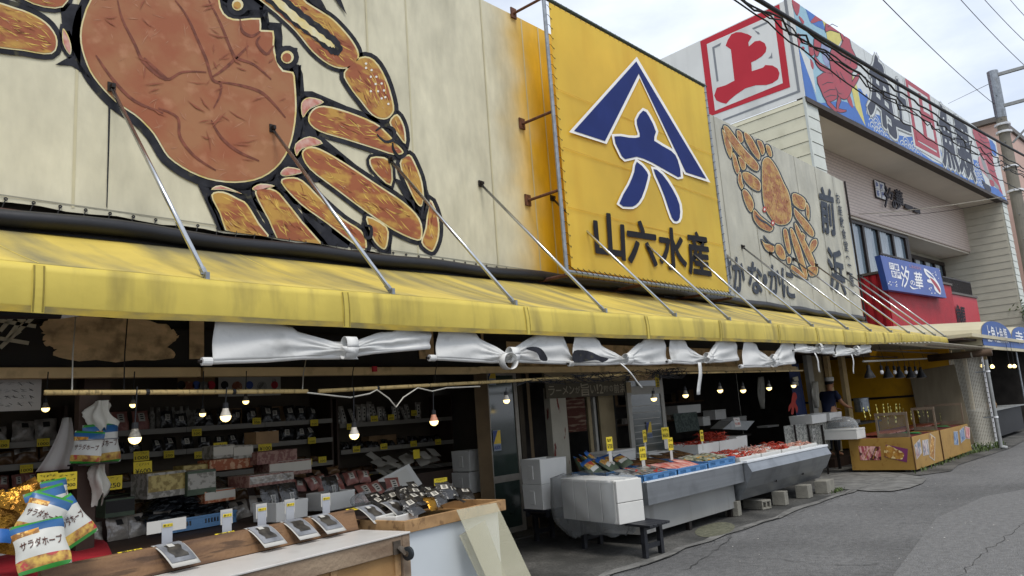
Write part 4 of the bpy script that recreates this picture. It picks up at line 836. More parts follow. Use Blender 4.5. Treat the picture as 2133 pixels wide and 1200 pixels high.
# ---------------------------------------------------------------- utility pole and wires
PXX = 26.5
pb_, pt_ = PX(2133, 505, PXX), PX(2069, 150, PXX); py_ = (pb_.y+pt_.y)/2
up = thing('utility_pole', 'grey concrete utility pole with metal crossarms at the right edge', 'pole', (PXX, py_, 0))
MB().tube([(PXX, py_, .0), (PXX, py_, pt_.z)], .2, 16, r2=.14).build('shaft', 'pole_concrete', up, smooth=False)
MB().tube([(PXX, py_, pt_.z-1.5), (PXX, py_, pt_.z+.02)], .155, 16).build('sleeve', 'galv', up, smooth=False)
for z, l in ((pt_.z-.25, 2.6), (PX(2075, 232, PXX).z, 3.2)): MB().beam((PXX-.35, py_-.17, z), (PXX+.2, py_-l, z+.12), .09, .09).build('crossarm', 'galv_matt', up)
zz = PX(2075, 232, PXX).z; MB().beam((PXX, py_-.17, zz-1.1), (PXX+.1, py_-1.4, zz), .05, .05).build('brace', 'galv_matt', up)
for i in range(9): MB().tube([(PXX-.32, py_-.02, 4.2+i*.75), (PXX+.02, py_-.02, 4.2+i*.75)], .011, 5).build('step_bolt', 'galv', up)
for z in (PX(2090, 262, PXX).z, PX(2092, 278, PXX).z, PX(2108, 350, PXX).z, PX(2115, 400, PXX).z): MB().tube([(PXX, py_, z), (PXX, py_, z+.06)], .22, 12).build('band', 'letter_white', up)
def wire(name, label, pix, r, mt, y0=None, sag=.0, grp=None, n=24, wob=0, seed=0):
    r_ = random.Random(seed); a, b_ = pix; P = []
    for i in range(n+1):
        t = i/n; p = a+(b_-a)*t; p = p+Vector((0, wob*r_.uniform(-1, 1), -sag*4*t*(1-t)+wob*r_.uniform(-1, 1))); P.append(p)
    o = MB().tube(P, r, 6).build(name, mt, None, smooth=True); tag(o, label, 'cable', grp); return o
def wpt(x, y, Y): return PY(x, y, Y)
wa = lambda x, y: PX(x, y, PXX)
wire('power_cable', 'thick black cable crossing in front of the mural', (PY(1400, -110, 3.2), wa(2133+40, 345)), .03, 'cord_black', sag=.08)
wl_ = [((1390, -130), (2160, 365), .016, .02), ((1380, -120), (2160, 372), .013, .05), ((1400, -112), (2160, 385), .012, .05), ((1395, -125), (2160, 377), .01, .07), ((1385, -115), (2160, 408), .011, .02)]
for i, (p, q, r_, wb) in enumerate(wl_): wire('tangled_cable', ('thickest', 'most tangled', 'second lowest', 'thinnest', 'lowest hanging')[i]+' black cable of the tangled bundle below the thick cable', (PY(*p, 3.25+.05*i), wa(*q)), r_, 'cord_black', sag=.12+.06*i, grp='tangled cables', n=60, wob=wb, seed=i)
for i, (p, q) in enumerate((((1810, -30), (2070, 216)), ((1975, -30), (2160, 160)), ((2025, -30), (2170, 118)), ((2080, -30), (2180, 78)))):
    wire('overhead_wire', ('single thin overhead wire meeting the top of the utility pole', 'lowest of the three thin wires in the upper right sky', 'middle one of the three thin wires in the upper right sky', 'topmost of the three thin wires in the upper right corner')[i], (PY(*p, 3.0), wa(*q)), .009, 'cord_black', sag=.1)
wire('guy_wire', 'thin wire running from the pole to behind the mural', (wa(2066, 172), PB(1975, 216, 1)), .009, 'cord_black')
wire('service_cable', 'pale twisted cable from the pole to the tiled wall', (wa(2133, 402), PB(1790, 446, 1.7)), .014, 'cord_white', sag=.1)
wire('service_cable', 'dark thin cable just below the pale cable at the tiled wall', (wa(2133, 408), PB(1832, 450, 1.7)), .009, 'cord_black', sag=.15)
# ---------------------------------------------------------------- white roll-up curtains under the awning
def ylin(t, x): return lin(t, x)
def curtain(top, bot, knot, label, tail=None, loop=None, marks=(), roller=True):
    Y0 = 5.16; c0 = PY((top[0][0]+top[-1][0])/2, top[0][1], Y0)
    Y0 = yf(c0.x)+.07
    def fn(u, v):
        x = top[0][0]+(top[-1][0]-top[0][0])*u; xb = bot[0][0]+(bot[-1][0]-bot[0][0])*u
        pt = PY(x, ylin(top, x)-(6 if abs(u-knot) > .22 else 0), Y0); pb = PY(xb, ylin(bot, xb), Y0); p = pt+(pb-pt)*v
        k = abs(u-knot); fold = .013*math.sin(v*8+u*11+2*math.atan2(v-.5, (u-knot)*3))*min(1, k*4)+.016*math.sin(9*math.atan2(v-.5, (u-knot)*2.2))*math.exp(-k*4)
        rnd = .05*math.exp(-(k/.12)**2)*math.sin(math.pi*v)
        return p+Vector((0, -fold-rnd-.03*v*(1-k), 0))
    c = thing('rolled_curtain', label, 'curtain', (c0.x, Y0, PY(bot[0][0], bot[0][1], Y0).z-.05), 0, 'white roll-up curtains tied under the awning')
    MB().grid(fn, 44, 16).build('sheet', 'curtain_white', c, smooth=True, solid=.004)
    a, b_ = fn(0, 1), fn(1, 1); pts = [fn(i/12, 1)+Vector((0, .02, -.004)) for i in range(13)]
    rl = MB().tube(pts, .022, 10).build('roller', 'curtain_white', c, smooth=True)
    if roller: MB().tube([pts[0]-Vector((.07, 0, -.0)), pts[0]], .03, 12).build('roller_end', 'curtain_white', rl); MB().tube([pts[0]-Vector((.1, 0, 0)), pts[0]-Vector((.06, 0, 0))], .012, 8).build('spindle', 'dark_metal', rl)
    kt, kb = fn(knot, 0), fn(knot, 1); kc = (kt+kb)/2; hh = (kt-kb).length/2+.012
    MB().grid(lambda u, v: kc+Vector(((v-.5)*.11+.01*math.sin(u*6.28), -.07-.055*math.cos(u*6.28), (hh+.01)*math.sin(u*6.28))), 20, 2).build('tie_band', 'curtain_white', c, smooth=True, solid=.003)
    if tail:
        (x0, y0), (x1, y1), w = tail; a, b_ = PY(x0, y0, Y0-.13), PY(x1, y1, Y0-.12)
        MB().grid(lambda u, v: a+(b_-a)*u+Vector(((v-.5)*w, -.015*math.sin(u*5), 0)), 8, 2).build('strap', 'curtain_white', c, smooth=True, solid=.003)
    if loop:
        (x0, y0), (x1, y1), w = loop; a = PY(x0, y0, Y0-.1); b_ = PY(x1, y1, Y0-.1); ce = (a+b_)/2; rx = abs(b_.x-a.x)/2+.035; rz_ = abs(a.z-b_.z)/2+.02
        MB().grid(lambda u, v: ce+Vector((rx*math.cos(u*6.28)+.01*v, -.03+(v-.5)*w, rz_*math.sin(u*6.28))), 20, 2).build('strap_loop', 'curtain_white', c, smooth=True, solid=.003)
    for mk in marks: MB().poly([PY(x, y, Y0-.1) for x, y in smooth_loop(mk, 3)]).build('painted_mark', 'crab_black', c)
    return c
curtain([(447, 664), (560, 672), (620, 690), (690, 712), (735, 712), (790, 692), (898, 690)], [(440, 752), (560, 748), (640, 742), (710, 743), (760, 733), (893, 722)], .6, 'widest white rolled curtain, tied with a broad band, nearest on the left', tail=((722, 722), (738, 748), .1))
curtain([(912, 692), (985, 695), (1020, 716), (1052, 735), (1085, 715), (1115, 697), (1170, 700), (1190, 745)], [(905, 745), (960, 748), (1030, 752), (1060, 750), (1110, 752), (1190, 755)], .52, 'white rolled curtain with a hanging strap loop and a black painted hook', loop=((1044, 740), (1064, 766), .09), marks=[[(1095, 727), (1110, 722), (1128, 727), (1140, 745), (1138, 752), (1126, 750), (1118, 735)]])
curtain([(1195, 700), (1235, 705), (1270, 730), (1295, 745), (1330, 715), (1382, 703)], [(1192, 757), (1250, 757), (1295, 755), (1340, 757), (1388, 755)], .53, 'white rolled curtain with a large black painted patch on its left half', tail=((1293, 757), (1340, 808), .035), marks=[[(1196, 731), (1225, 731), (1250, 742), (1268, 747), (1255, 755), (1240, 750), (1196, 755)]])
curtain([(1393, 706), (1420, 708), (1452, 738), (1470, 745), (1492, 713), (1530, 708)], [(1395, 753), (1440, 756), (1465, 752), (1500, 752), (1537, 748)], .5, 'white rolled curtain with a wide strap hanging straight down', tail=((1457, 755), (1457, 822), .09))
curtain([(1548, 710), (1575, 722), (1598, 744), (1610, 742), (1630, 716), (1652, 712)], [(1545, 763), (1575, 762), (1600, 762), (1625, 758), (1655, 755)], .52, 'white rolled curtain with a deep pinched knot and no hanging strap')
curtain([(1658, 717), (1680, 719), (1696, 722), (1710, 719), (1738, 719)], [(1655, 730), (1680, 733), (1697, 732), (1715, 735), (1737, 735)], .5, 'thin white rolled curtain second from the far end, strap hanging slanted', tail=((1697, 735), (1709, 775), .06))
curtain([(1742, 721), (1760, 723), (1775, 726), (1790, 723), (1813, 720)], [(1740, 740), (1760, 738), (1776, 737), (1795, 735), (1813, 732)], .48, 'thin white rolled curtain at the far end, in front of the yellow wall', tail=((1774, 738), (1780, 778), .055))
# rolled dark-ended curtain behind at the left edge
p0, p1 = PY(-40, 652, 5.5), PY(125, 652, 5.5)
t_ = thing('rolled_curtain', 'black-sleeved curtain roll behind the awning edge at the far left', 'curtain', p0)
MB().tube([p0, p1], .04, 10).build('sleeve', 'cord_black', t_); MB().tube([p1, PY(205, 648, 5.5)], [.04, .015], 10).build('sheet', 'curtain_white', t_)
# ---------------------------------------------------------------- fascia boards and beams of the shopfront
mat('fascia_dark', '#1d1b18', .7, var=.3, scale=2); mat('fascia_tan', '#cdb085', .75, var=.2, scale=4, bump=.4, bscale=20, dirt='#4d3d28', dfac=.6, dscale=8, stretch=(1, 1, 3))
mat('lattice', '#b5b09a', .7, var=.15); mat('fascia_rust', '#6b3020', .7, var=.3, scale=5)
def wr(name, a, b_, Y, th, mt, par, bevel=0):
    A, B_ = PY(*a, Y), PY(*b_, Y); x0, x1 = sorted((A.x, B_.x)); z0, z1 = sorted((A.z, B_.z)); return bx(name, (x0, Y, z0), (x1, Y+th, z1), mt, par, bevel)
fz = 2.26
bx('fascia_board', (-2, 6.82, fz), (7.3, 6.86, 2.6), 'fascia_dark', mkt)
bx('fascia_board', (7.32, 6.84, fz), (16.6, 6.88, 2.6), 'fascia_tan', mkt)
rj = random.Random(2); e = MB(); e.poly([PY(x+rj.uniform(-5, 5), y+rj.uniform(-3, 3), 6.81) for x, y in smooth_loop([(95, 665), (200, 660), (330, 672), (362, 690), (368, 705), (350, 720), (345, 748), (135, 750), (115, 725), (95, 715), (90, 690)], 6)]); e.build('bare_plywood', 'fascia_tan', mkt)
for l in ([(0, 668), (75, 680)], [(0, 705), (60, 715)], [(0, 725), (50, 690), (70, 660)], [(0, 690), (30, 655)], [(10, 712), (45, 665)]): MB().beam(PY(*l[0], 6.812), PY(*l[-1], 6.812), .004, .03).build('lattice_bar', 'lattice', mkt)
for c in ((35, 690), (45, 665)): MB().poly([PY(c[0]+dx, c[1]+dy, 6.81) for dx, dy in ((-10, 0), (0, -8), (10, 2), (0, 9))]).build('lattice_bar', 'lattice', mkt)
for a, b_ in ((395, 425), (870, 905), (1000, 1010)): wr('fascia_panel', (a, 660), (b_, 748), 6.805, .01, 'fascia_tan', mkt)
for a, b_ in (((-50, 767), (418, 791)), ((422, 766), (1000, 793))):
    A, B_ = PY(*a, 6.72), PY(*b_, 6.72); bx('lintel_beam', (A.x, 6.70, 2.16), (B_.x-.005, 6.8, 2.245), 'cream_beam', mkt, .006)
bx('lintel_beam', (PY(1000, 780, 6.7).x+.01, 6.7, 2.17), (16.5, 6.8, 2.25), 'cream_beam', mkt)
wr('red_handle', (778, 763), (786, 774), 6.66, .03, 'sign_red', mkt)
bx('side_column', (2.26, 7.1, .012), (2.47, 7.3, 2.56), 'dark_wood', mkt)
bx('floor_slab', (-3, 7.0, .013), (8.3, 9.35, .03), 'concrete_floor', mkt)
# ---------------------------------------------------------------- poles with hanging bulbs
def pole(label, pts, r=.017, mt='bamboo', taped=None):
    t = thing('hanging_pole', label, 'pole', pts[0]); MB().tube(pts, r, 10).build('rod', mt, t, smooth=True)
    L_ = (pts[-1]-pts[0]); n = int(L_.length/.55)
    for i in range(1, n): p = pts[0]+L_*(i/n); MB().tube([p-L_.normalized()*.012, p+L_.normalized()*.012], r+.004, 8).build('tape', 'cord_black', t)
    return t
YP = 5.32
pole('bamboo pole hanging below the cream beam on the left', [PY(92, 818, YP), PY(365, 817, YP), PY(640, 815, YP)])
pole('pale bamboo pole spanning the middle of the shopfront', [PY(664, 815, YP), PY(1000, 797, YP), PY(1330, 779, YP+.02)])
pole('far bamboo pole with a row of five bulbs', [PY(1330, 779, YP+.06), PY(1672, 772, YP+.05)], .014)
def cord(name, label, pts, r=.004, mt='cord_black', grp=None): o = MB().tube(pts, r, 5).build(name, mt, None); tag(o, label, 'cord', grp); return o
for i, (x, y0, y1) in enumerate(((150, 655, 815), (258, 658, 815), (630, 745, 812), (733, 740, 810), (905, 745, 805))):
    cord('suspension_cord', ('pale cord at the far left', 'dark twisted cord over the torn plywood', 'thin cord beside the left end of the wide curtain knot', 'dark cord right of the wide curtain knot', 'thin cord above the bulb with a pink collar')[i]+' holding up a bamboo pole', [PY(x+8, y0, 6.0), PY(x+2, (y0+y1)/2, 5.7), PY(x, y1, YP)], .005, 'cord_white' if i in (0, 2) else 'cord_black')
cord('wire_sag', 'sagging grey lamp wire along the middle bamboo pole', [PY(x, y, YP-.03) for x, y in ((640, 818), (700, 825), (730, 828), (770, 820), (785, 812), (810, 830), (825, 848), (840, 828), (870, 808), (900, 815), (930, 808), (1000, 805))], .006, 'cord_white')
e = MB(); rr = random.Random(8)
for i in range(46):
    x = rr.choice((rr.uniform(1090, 1340), rr.uniform(1360, 1420))); y = 795-(x-1000)*.05; pts = []
    for k in range(6): pts.append(PY(x+rr.uniform(-22, 22), y+rr.uniform(-9, 14), YP-.03+rr.uniform(-.03, .03)))
    e.tube(pts, .0035, 4, False)
o = e.build('wire_tangle', 'cord_black', None); tag(o, 'tangled black wires wrapped round the middle bamboo pole', 'wires', kind='stuff')
emis('bulb_glow', '#ffdf8a', 2.6)
mat('bulb_collar', '#b9b2a6', .4, var=.05); mat('collar_pink', '#b98066', .5); mat('collar_silver', '#6f6a60', .4, var=.3, scale=60)
bulbs = [(95, 851, 15, 6.6, 'silver', 'bulb at the far left beside the white notice'), (277, 843, 13, 6.6, 'silver', 'small bulb above the three pink packs on the shelf'), (281, 913, 25, 5.2, 'silver', 'large half-silvered bulb hanging lowest on the left'), (422, 862, 13, 6.6, 'silver', 'small bulb left of the large white-collared bulb'), (470, 868, 22, 5.28, 'white', 'large bulb with white collar at the left end of the foam boxes'), (512, 836, 13, 6.6, 'silver', 'small bulb tucked close under the left pole'), (738, 906, 20, 5.28, 'white', 'bulb with white collar in front of the dark middle shelves'), (904, 878, 18, 5.3, 'pink', 'bulb with a pink collar in front of the right shelves'), (1055, 834, 14, 5.3, 'white', 'bulb in front of the glass door'), (1362, 830, 12.5, 5.4, 'silver', 'bulb in front of the white door frame'), (1428, 823, 12, 5.5, 'silver', 'first bulb of the far row, nearest the door'), (1500, 813, 11.5, 5.5, 'silver', 'second bulb of the far row'), (1548, 813, 11.5, 5.5, 'silver', 'third bulb of the far row'), (1602, 808, 11, 5.5, 'silver', 'fourth bulb of the far row beside the white apron'), (1653, 803, 10, 5.5, 'silver', 'last bulb of the far row before the octopus banner')]
for x, y, d, Y, k, lb in bulbs:
    p = PY(x, y, Y); dep = (p-CAM).dot(_fw); r = max(.026, d/2*dep/FPX); t = thing('light_bulb', 'lit '+lb, 'light bulb', p, 0, 'lit bulbs hung under the awning')
    MB().lathe([(0, -r), (.5*r, -.87*r), (.87*r, -.5*r), (r, -.02*r), (.99*r, .1*r)], p, 18).build('globe', 'bulb_glow', t, smooth=True)
    MB().lathe([(1.0*r, .11*r), (.85*r, .6*r), (.6*r, 1.15*r), (.52*r, 1.6*r), (0, 1.6*r)], p, 18).build('collar', {'white': 'bulb_collar', 'pink': 'collar_pink', 'silver': 'collar_silver'}[k], t, smooth=True)
    MB().lathe([(0, 2.6*r), (.5*r, 2.6*r), (.56*r, 1.61*r), (.5*r, 1.5*r)], p, 12).build('socket', 'cord_black', t)
    ztop = PY(x, 812, Y).z+.02 if Y < 6 else 2.2
    MB().tube([p+Vector((0, 0, 2.6*r)), Vector((p.x+.01, p.y, max(ztop, p.z+3.2*r)))], .005, 5).build('cord', 'cord_black', t)
# ---------------------------------------------------------------- shelves
mat('shelf_white', '#7d786e', .55, var=.08, scale=3); mat('shelf_side', '#5a4632', .65, var=.2, scale=4)
def shelf_unit(label, x0, x1, zs, y=8.78, yb=9.32):
    t = thing('shelf_unit', label, 'shelf', ((x0+x1)/2, (y+yb)/2, .03))
    for z in zs:
        s = bx('shelf_board', (x0, y+.02, z-.03), (x1, yb, z), 'shelf_side', t); n = max(1, int((x1-x0)/.9))
        for i in range(n): bx('edge_strip', (x0+(x1-x0)*i/n+.003, y, z-.055), (x0+(x1-x0)*(i+1)/n-.003, y+.019, z+.004), 'shelf_white', s)
    for x in (x0-.03, x1): bx('side_panel', (x, y+.03, .03), (x+.03, yb, max(zs)+.35), 'dark_wood', t)
    return t
shelf_unit('left shelves with clear-wrapped sweets behind the snack stand', -.8, 2.62, (1.70, 1.485, 1.24, .95))
shelf_unit('long middle shelves stocked with dark dried-seafood packs', 2.9, 5.86, (1.75, 1.5, 1.2, .92))
shelf_unit('right shelves with striped packs on top beside the glass door', 5.98, 8.05, (1.67, 1.315, .98))
# ---------------------------------------------------------------- packs
mat('pack_dark', '#1a1a1c', .18, c2='#34322f', scale=14, spec=.7, bump=.5, bscale=25); mat('pack_brown', '#4a3626', .25, c2='#6b5138', scale=12, bump=.4, bscale=25); mat('pack_pink', '#7d4a44', .3, c2='#9a6a5e', scale=14, bump=.4); mat('pack_clear', '#6a645c', .15, c2='#a39b90', scale=10, spec=.8, bump=.6, bscale=22)
mat('pack_label', '#b3aea2', .6, var=.06); mat('card_white', '#b0aea8', .6, var=.04); mat('tag_yellow', '#d8c02c', .6, var=.06, scale=9); mat('ink', '#1c1a18', .7, var=.1); mat('ink_red', '#a5301c', .7); mat('box_pink', '#6d453e', .6, c2='#8a6a5e', scale=26, lo=.46, hi=.54); mat('box_gold', '#7d6a34', .5, c2='#a8965a', scale=18, lo=.46, hi=.56); mat('box_white', '#6e6a60', .6, c2='#98948a', scale=20, lo=.46, hi=.54); mat('box_green', '#3d4a38', .6, var=.2, scale=12); mat('box_orange', '#8a4a2a', .6, c2='#b08a6a', scale=24, lo=.5, hi=.56); mat('cardboard', '#7d6344', .75, var=.12, scale=5); mat('foam', '#c9c8c3', .65, var=.025, scale=6, bump=.12, bscale=160); mat('foam_in', '#c4c2ba', .7, var=.04)
mat('gold_foil', '#8a641f', .2, metal=.85, c2='#5e3d12', scale=9, bump=.8, bscale=18); mat('foil_blue', '#2c5a98', .3, var=.2, scale=12); mat('snack_white', '#b4b4ad', .3, var=.05, scale=9); mat('snack_blue', '#24527f', .3, var=.2, scale=8); mat('snack_green', '#2f7a30', .3, var=.15, scale=8)
mat('pretzel', '#c0862c', .5, c2='#7c5220', scale=22, stretch=(1, 1, .35), lo=.42, hi=.56, dirt='#e0c070', dfac=.7, dscale=45, dlo=.56, dhi=.62); mat('nuts', '#c2a04a', .5, c2='#7d4b2a', scale=28, dirt='#a32c34', dfac=.9, dscale=14, dlo=.55, dhi=.6)
clear('film', '#c8cbce', .05, .1); clear('film_dense', '#9fa2a3', .3, .2); clear('acrylic', '#b8b49a', .32, .12)
def bulge(u, v): return (math.sin(math.pi*u)**.5)*(math.sin(math.pi*v)**.6)
def pillow_fn(w, h, t, seed=0, side=-1):
    r_ = random.Random(seed); a, b_, c = r_.uniform(0, 6), r_.uniform(0, 6), r_.uniform(4, 8)
    def fn(u, v, e=0.0): return Vector(((u-.5)*w*(1-.04*math.sin(v*9+a)), side*(t*bulge(max(0, min(1, u)), max(0, min(1, v)))*(1+.22*math.sin(u*c+a)*math.sin(v*7+b_))+e), v*h))
    return fn
def pack(name, w, h, t, mt, label, cat, group=None, rows=None, lab=None, text=None, seed=0, tmat='ink', nu=10, nv=10):
    f = pillow_fn(w, h, t, seed); g = pillow_fn(w, h, t*.8, seed, 1); m_ = MB(); mats = [mt]+([r[1] for r in rows] if rows else [])
    for fn_, front in ((f, True), (g, False)):
        base = len(m_.f); m_.grid(fn_, nu, nv)
        if rows and front:
            for i in range(nu):
                for j in range(nv):
                    v = (j+.5)/nv
                    for k_, (lim, _) in enumerate(rows):
                        if lim[0] <= v < lim[1] and lim[2] <= (i+.5)/nu < lim[3]: m_.m[base+i*nv+j] = k_+1
    o = m_.build(name, mats, None, smooth=True, local=True, fixn=False); tag(o, label, cat, group)
    if lab:
        u0, u1, v0, v1, lm = lab; l_ = MB().grid(lambda u, v: f(u0+(u1-u0)*u, v0+(v1-v0)*v, .003), 4, 4).build('label', lm, o, local=True)
        if not text:
            for k_ in range(3): vv = v1-(v1-v0)*(.2+.26*k_); MB().grid(lambda u, v: f(u0+(u1-u0)*(.25+.5*u), vv+(v-.5)*(v1-v0)*.13, .0055), 3, 1).build('print', tmat, l_, local=True)
    if text:
        body, (u0, u1, v0, v1) = text; vs, fs, _ = glyph(body, .012); MB().add([f(u0+(u1-u0)*a, v0+(v1-v0)*b_, .006) for a, b_ in vs], fs).build('lettering', tmat, o, local=True)
    return o
def put(o, loc, rot=(0, 0, 0), label=None, first=[]):
    if o.name not in first: first.append(o.name); n = o
    else: n = dup(o)
    n.location = loc; n.rotation_euler = rot
    if label: n['label'] = label
    return n
rr = random.Random(11)
gU = 'small goods on the shop shelves'
def row(proto, x0, x1, z, n, y=8.9, tilt=-.15, lab=None, jz=0):
    for i in range(n):
        o = put(proto, (x0+(x1-x0)*(i+.5)/n+rr.uniform(-.025, .025), y+rr.uniform(0, .1), z+.004+jz), (tilt+rr.uniform(-.3, .12), rr.uniform(-.12, .12), rr.uniform(-.3, .3)), lab)
        s_ = rr.uniform(.8, 1.15); o.scale = (s_*rr.uniform(.85, 1.1), s_, s_)
pk1 = pack('dried_fish_pack', .15, .2, .03, 'pack_dark', 'dark pack with white label on the top middle shelf', 'pack', 'dark packs on the top middle shelf', lab=(.3, .7, .45, .8, 'pack_label'))
row(pk1, 3.65, 5.75, 1.75, 12)
pk2 = pack('dried_fish_pack', .16, .16, .035, 'pack_dark', 'glossy dark pack on the second middle shelf', 'pack', 'dark packs on the second middle shelf', lab=(.2, .55, .4, .85, 'pack_label'), seed=2)
row(pk2, 2.95, 5.75, 1.5, 15)
pk3 = pack('striped_pack', .1, .26, .022, 'pack_clear', 'slim clear pack with white printed strip on the right top shelf', 'pack', 'slim packs on the right top shelf', lab=(.25, .75, .1, .85, 'pack_label'), seed=3)
row(pk3, 6.05, 7.5, 1.67, 14)
pk4 = pack('dried_fish_pack', .13, .11, .03, 'pack_dark', 'small dark pack lying on the right middle shelf', 'pack', 'dark packs on the right middle shelf', seed=4)
row(pk4, 6.1, 7.95, 1.315, 13, tilt=-.5)
pk5 = pack('sweets_pack', .2, .2, .05, 'pack_clear', 'clear-wrapped pack of sweets on the left top shelf', 'pack', 'clear packs on the left top shelf', lab=(.35, .65, .6, .85, 'ink'), seed=5)
row(pk5, 1.55, 2.6, 1.70, 5)
pk6 = pack('sweets_pack', .19, .17, .05, 'pack_brown', 'brown sweets pack on the left second shelf', 'pack', 'packs on the left second shelf', lab=(.1, .9, .5, .8, 'pack_clear'), seed=6)
row(pk6, 1.5, 2.6, 1.485, 6)
pk7 = pack('sweets_pack', .13, .15, .04, 'pack_pink', 'pink sweets pack on the left third shelf', 'pack', 'packs on the left third shelf', lab=(.3, .7, .3, .8, 'pack_label'), seed=7)
row(pk7, 1.5, 2.6, 1.24, 8)
pk8 = pack('dried_shrimp_pack', .18, .22, .03, 'pack_pink', 'flat pink pack with white label', 'pack', 'pink packs on the middle top shelf', lab=(.3, .7, .4, .85, 'pack_label'), seed=8)
for i, l in enumerate(('nearest the left bulb', 'in the middle of three', 'beside the white bottles')): put(pk8, (2.98+i*.22, 8.86, 1.755), (-.3, 0, .1), 'flat pink pack with white label, '+l)
pk9 = pack('dried_fish_pack', .17, .1, .04, 'pack_brown', 'brown loose pack on a low shelf', 'pack', 'packs on the low shelves', seed=9)
row(pk9, 2.95, 5.8, 1.2, 14, tilt=-.6); row(pk9, 6.05, 8.0, .98, 10, tilt=-.6); row(pk9, 1.2, 2.6, .95, 8, tilt=-.6)
# bottles
for i in range(6):
    x = 3.62+i*.085-.02; t = MB().lathe([(0, 0), (.035, 0), (.037, .16), (.02, .2), (.018, .25), (0, .25)], (x, 9.05+.03*(i % 2), 1.755), 10).build('bottle', 'box_white', None, smooth=True); tag(t, 'white-wrapped bottle on the upper left of the middle shelves', 'bottle', 'white-wrapped bottles on the middle shelves')
# cartons on shelves and table
def carton(label, p, w, d, h, mt, rz=0, cat='box', name='carton', lidm=None, text=None):
    t = thing(name, label, cat, p, rz); MB().box((-w/2, -d/2, 0), (w/2, d/2, h)).build('body', mt, t, local=True, bevel=.003)
    if lidm: MB().box((-w/2*.97, -d/2-.003, h*.25), (w/2*.97, -d/2-.0005, h*.9)).build('printed_panel', lidm, t, local=True); MB().box((-w/2*.9, -d/2*.9, h+.001), (w/2*.9, d/2*.9, h+.003)).build('printed_top', lidm, t, local=True)
    if text: put_text(MB(), text, [(-w*.35, -d/2-.005, h*.8), (w*.35, -d/2-.005, h*.8), (w*.35, -d/2-.005, h*.35), (-w*.35, -d/2-.005, h*.35)], .01).build('lettering', 'ink', t, local=True)
    return t
for i, (x, w, mt, lb) in enumerate(((4.0, .3, 'box_white', 'low white tray box'), (4.55, .32, 'cardboard', 'cut-open brown carton'), (5.15, .5, 'cardboard', 'long brown carton'))): carton(lb+' at the back of the top middle shelf', (x, 9.15, 1.755), w, .2, .2, mt)
carton('brown carton behind the packs on the right middle shelf', (6.9, 9.15, 1.32), .5, .2, .15, 'cardboard')
# ---------------------------------------------------------------- price cards
def card(label, p, w, h, lines, rz=0, tilt=0, mt='tag_yellow', post=0, cat='price tag', group=None, name='price_tag', inkm='ink', pw=None, pm='card_white'):
    t = thing(name, label, cat, p, rz, group); Rm = Matrix.Rotation(tilt, 3, 'X')
    def q(x, y, z): v = Rm @ Vector((x, y, z)); return v+Vector((0, 0, post))
    MB().add([q(x, y, z) for y in (0, .002) for x, z in ((-w/2, 0), (w/2, 0), (w/2, h), (-w/2, h))], [[0, 1, 2, 3], [7, 6, 5, 4], [0, 4, 5, 1], [1, 5, 6, 2], [2, 6, 7, 3], [3, 7, 4, 0]]).build('card', mt, t, local=True)
    n = len(lines)
    for i, l in enumerate(lines):
        hh = h*(.8/n); z1 = h*.92-i*hh*1.05; ww = w*.84*min(1, .35+len(l)*.16)
        if i < n-1: hh *= .8
        if l.startswith('~'):
            r_ = random.Random(int(1e4*(p[0]+p[2])+i)); k_ = r_.randint(3, 5); e = MB(); xa = -w*.38
            for j in range(k_):
                cw = w*.76/k_; zc = z1-hh*.45
                for st_ in range(3): a0 = q(xa+cw*r_.uniform(.05, .4), -.002-.0004*st_, zc+hh*r_.uniform(-.4, .4)); a1 = q(xa+cw*r_.uniform(.5, .95), -.002-.0004*st_, zc+hh*r_.uniform(-.4, .4)); e.beam(a0, a1, .0006, h*.035, (0, -1, .01))
                xa += cw
            e.build('handwriting', inkm, t, local=True)['kind'] = 'stuff'; continue
        put_text(MB(), l, [q(-ww/2, -.002, z1), q(ww/2, -.002, z1), q(ww/2, -.002, z1-hh*.86), q(-ww/2, -.002, z1-hh*.86)], .008).build('lettering', inkm, t, local=True)
    if post: MB().box((-(pw or w*.3)/2, .003, 0), ((pw or w*.3)/2, .005, post+h*.4)).build('post', pm, t, local=True)
    return t
YS = 8.765
shelf_tags = [(90, 921, 'のし', '1000'), (55, 976, 'あげ', '1000'), (78, 1024, 'さけ', '400'), (5, 925, 'いか', '500'), (410, 899, 'さけ', '500'), (415, 946, 'くるみ', '350'), (478, 934, '干', '80'), (535, 875, 'えび', '350'), (655, 878, 'いか', '500'), (650, 915, '煮干', '500'), (780, 869, 'のり', '600'), (815, 866, '昆布', '450'), (863, 857, '茶', '650'), (743, 933, 'するめ', '500'), (800, 927, 'たら', '400'), (862, 921, '貝', '550'), (913, 917, 'のし', '300'), (352, 945, 'あげ', '250'), (730, 886, 'ふぐ', '350'), (642, 960, '佃煮', '500'), (672, 955, 'ごま', '300'), (770, 992, '鮭', '450'), (797, 987, '鱈', '400')]
for i, (x, y, a, b_) in enumerate(shelf_tags):
    p = PY(x, y+9, YS-.012); card('yellow price tag reading %s, %s' % (b_, ('under the left shelves', 'under the middle shelves', 'under the right shelves')[0 if x < 150 else 1 if x < 700 else 2]), p, .115, .08, ('~', b_), rr.uniform(-.1, .1), 0, group='yellow tags on the shelf edges')
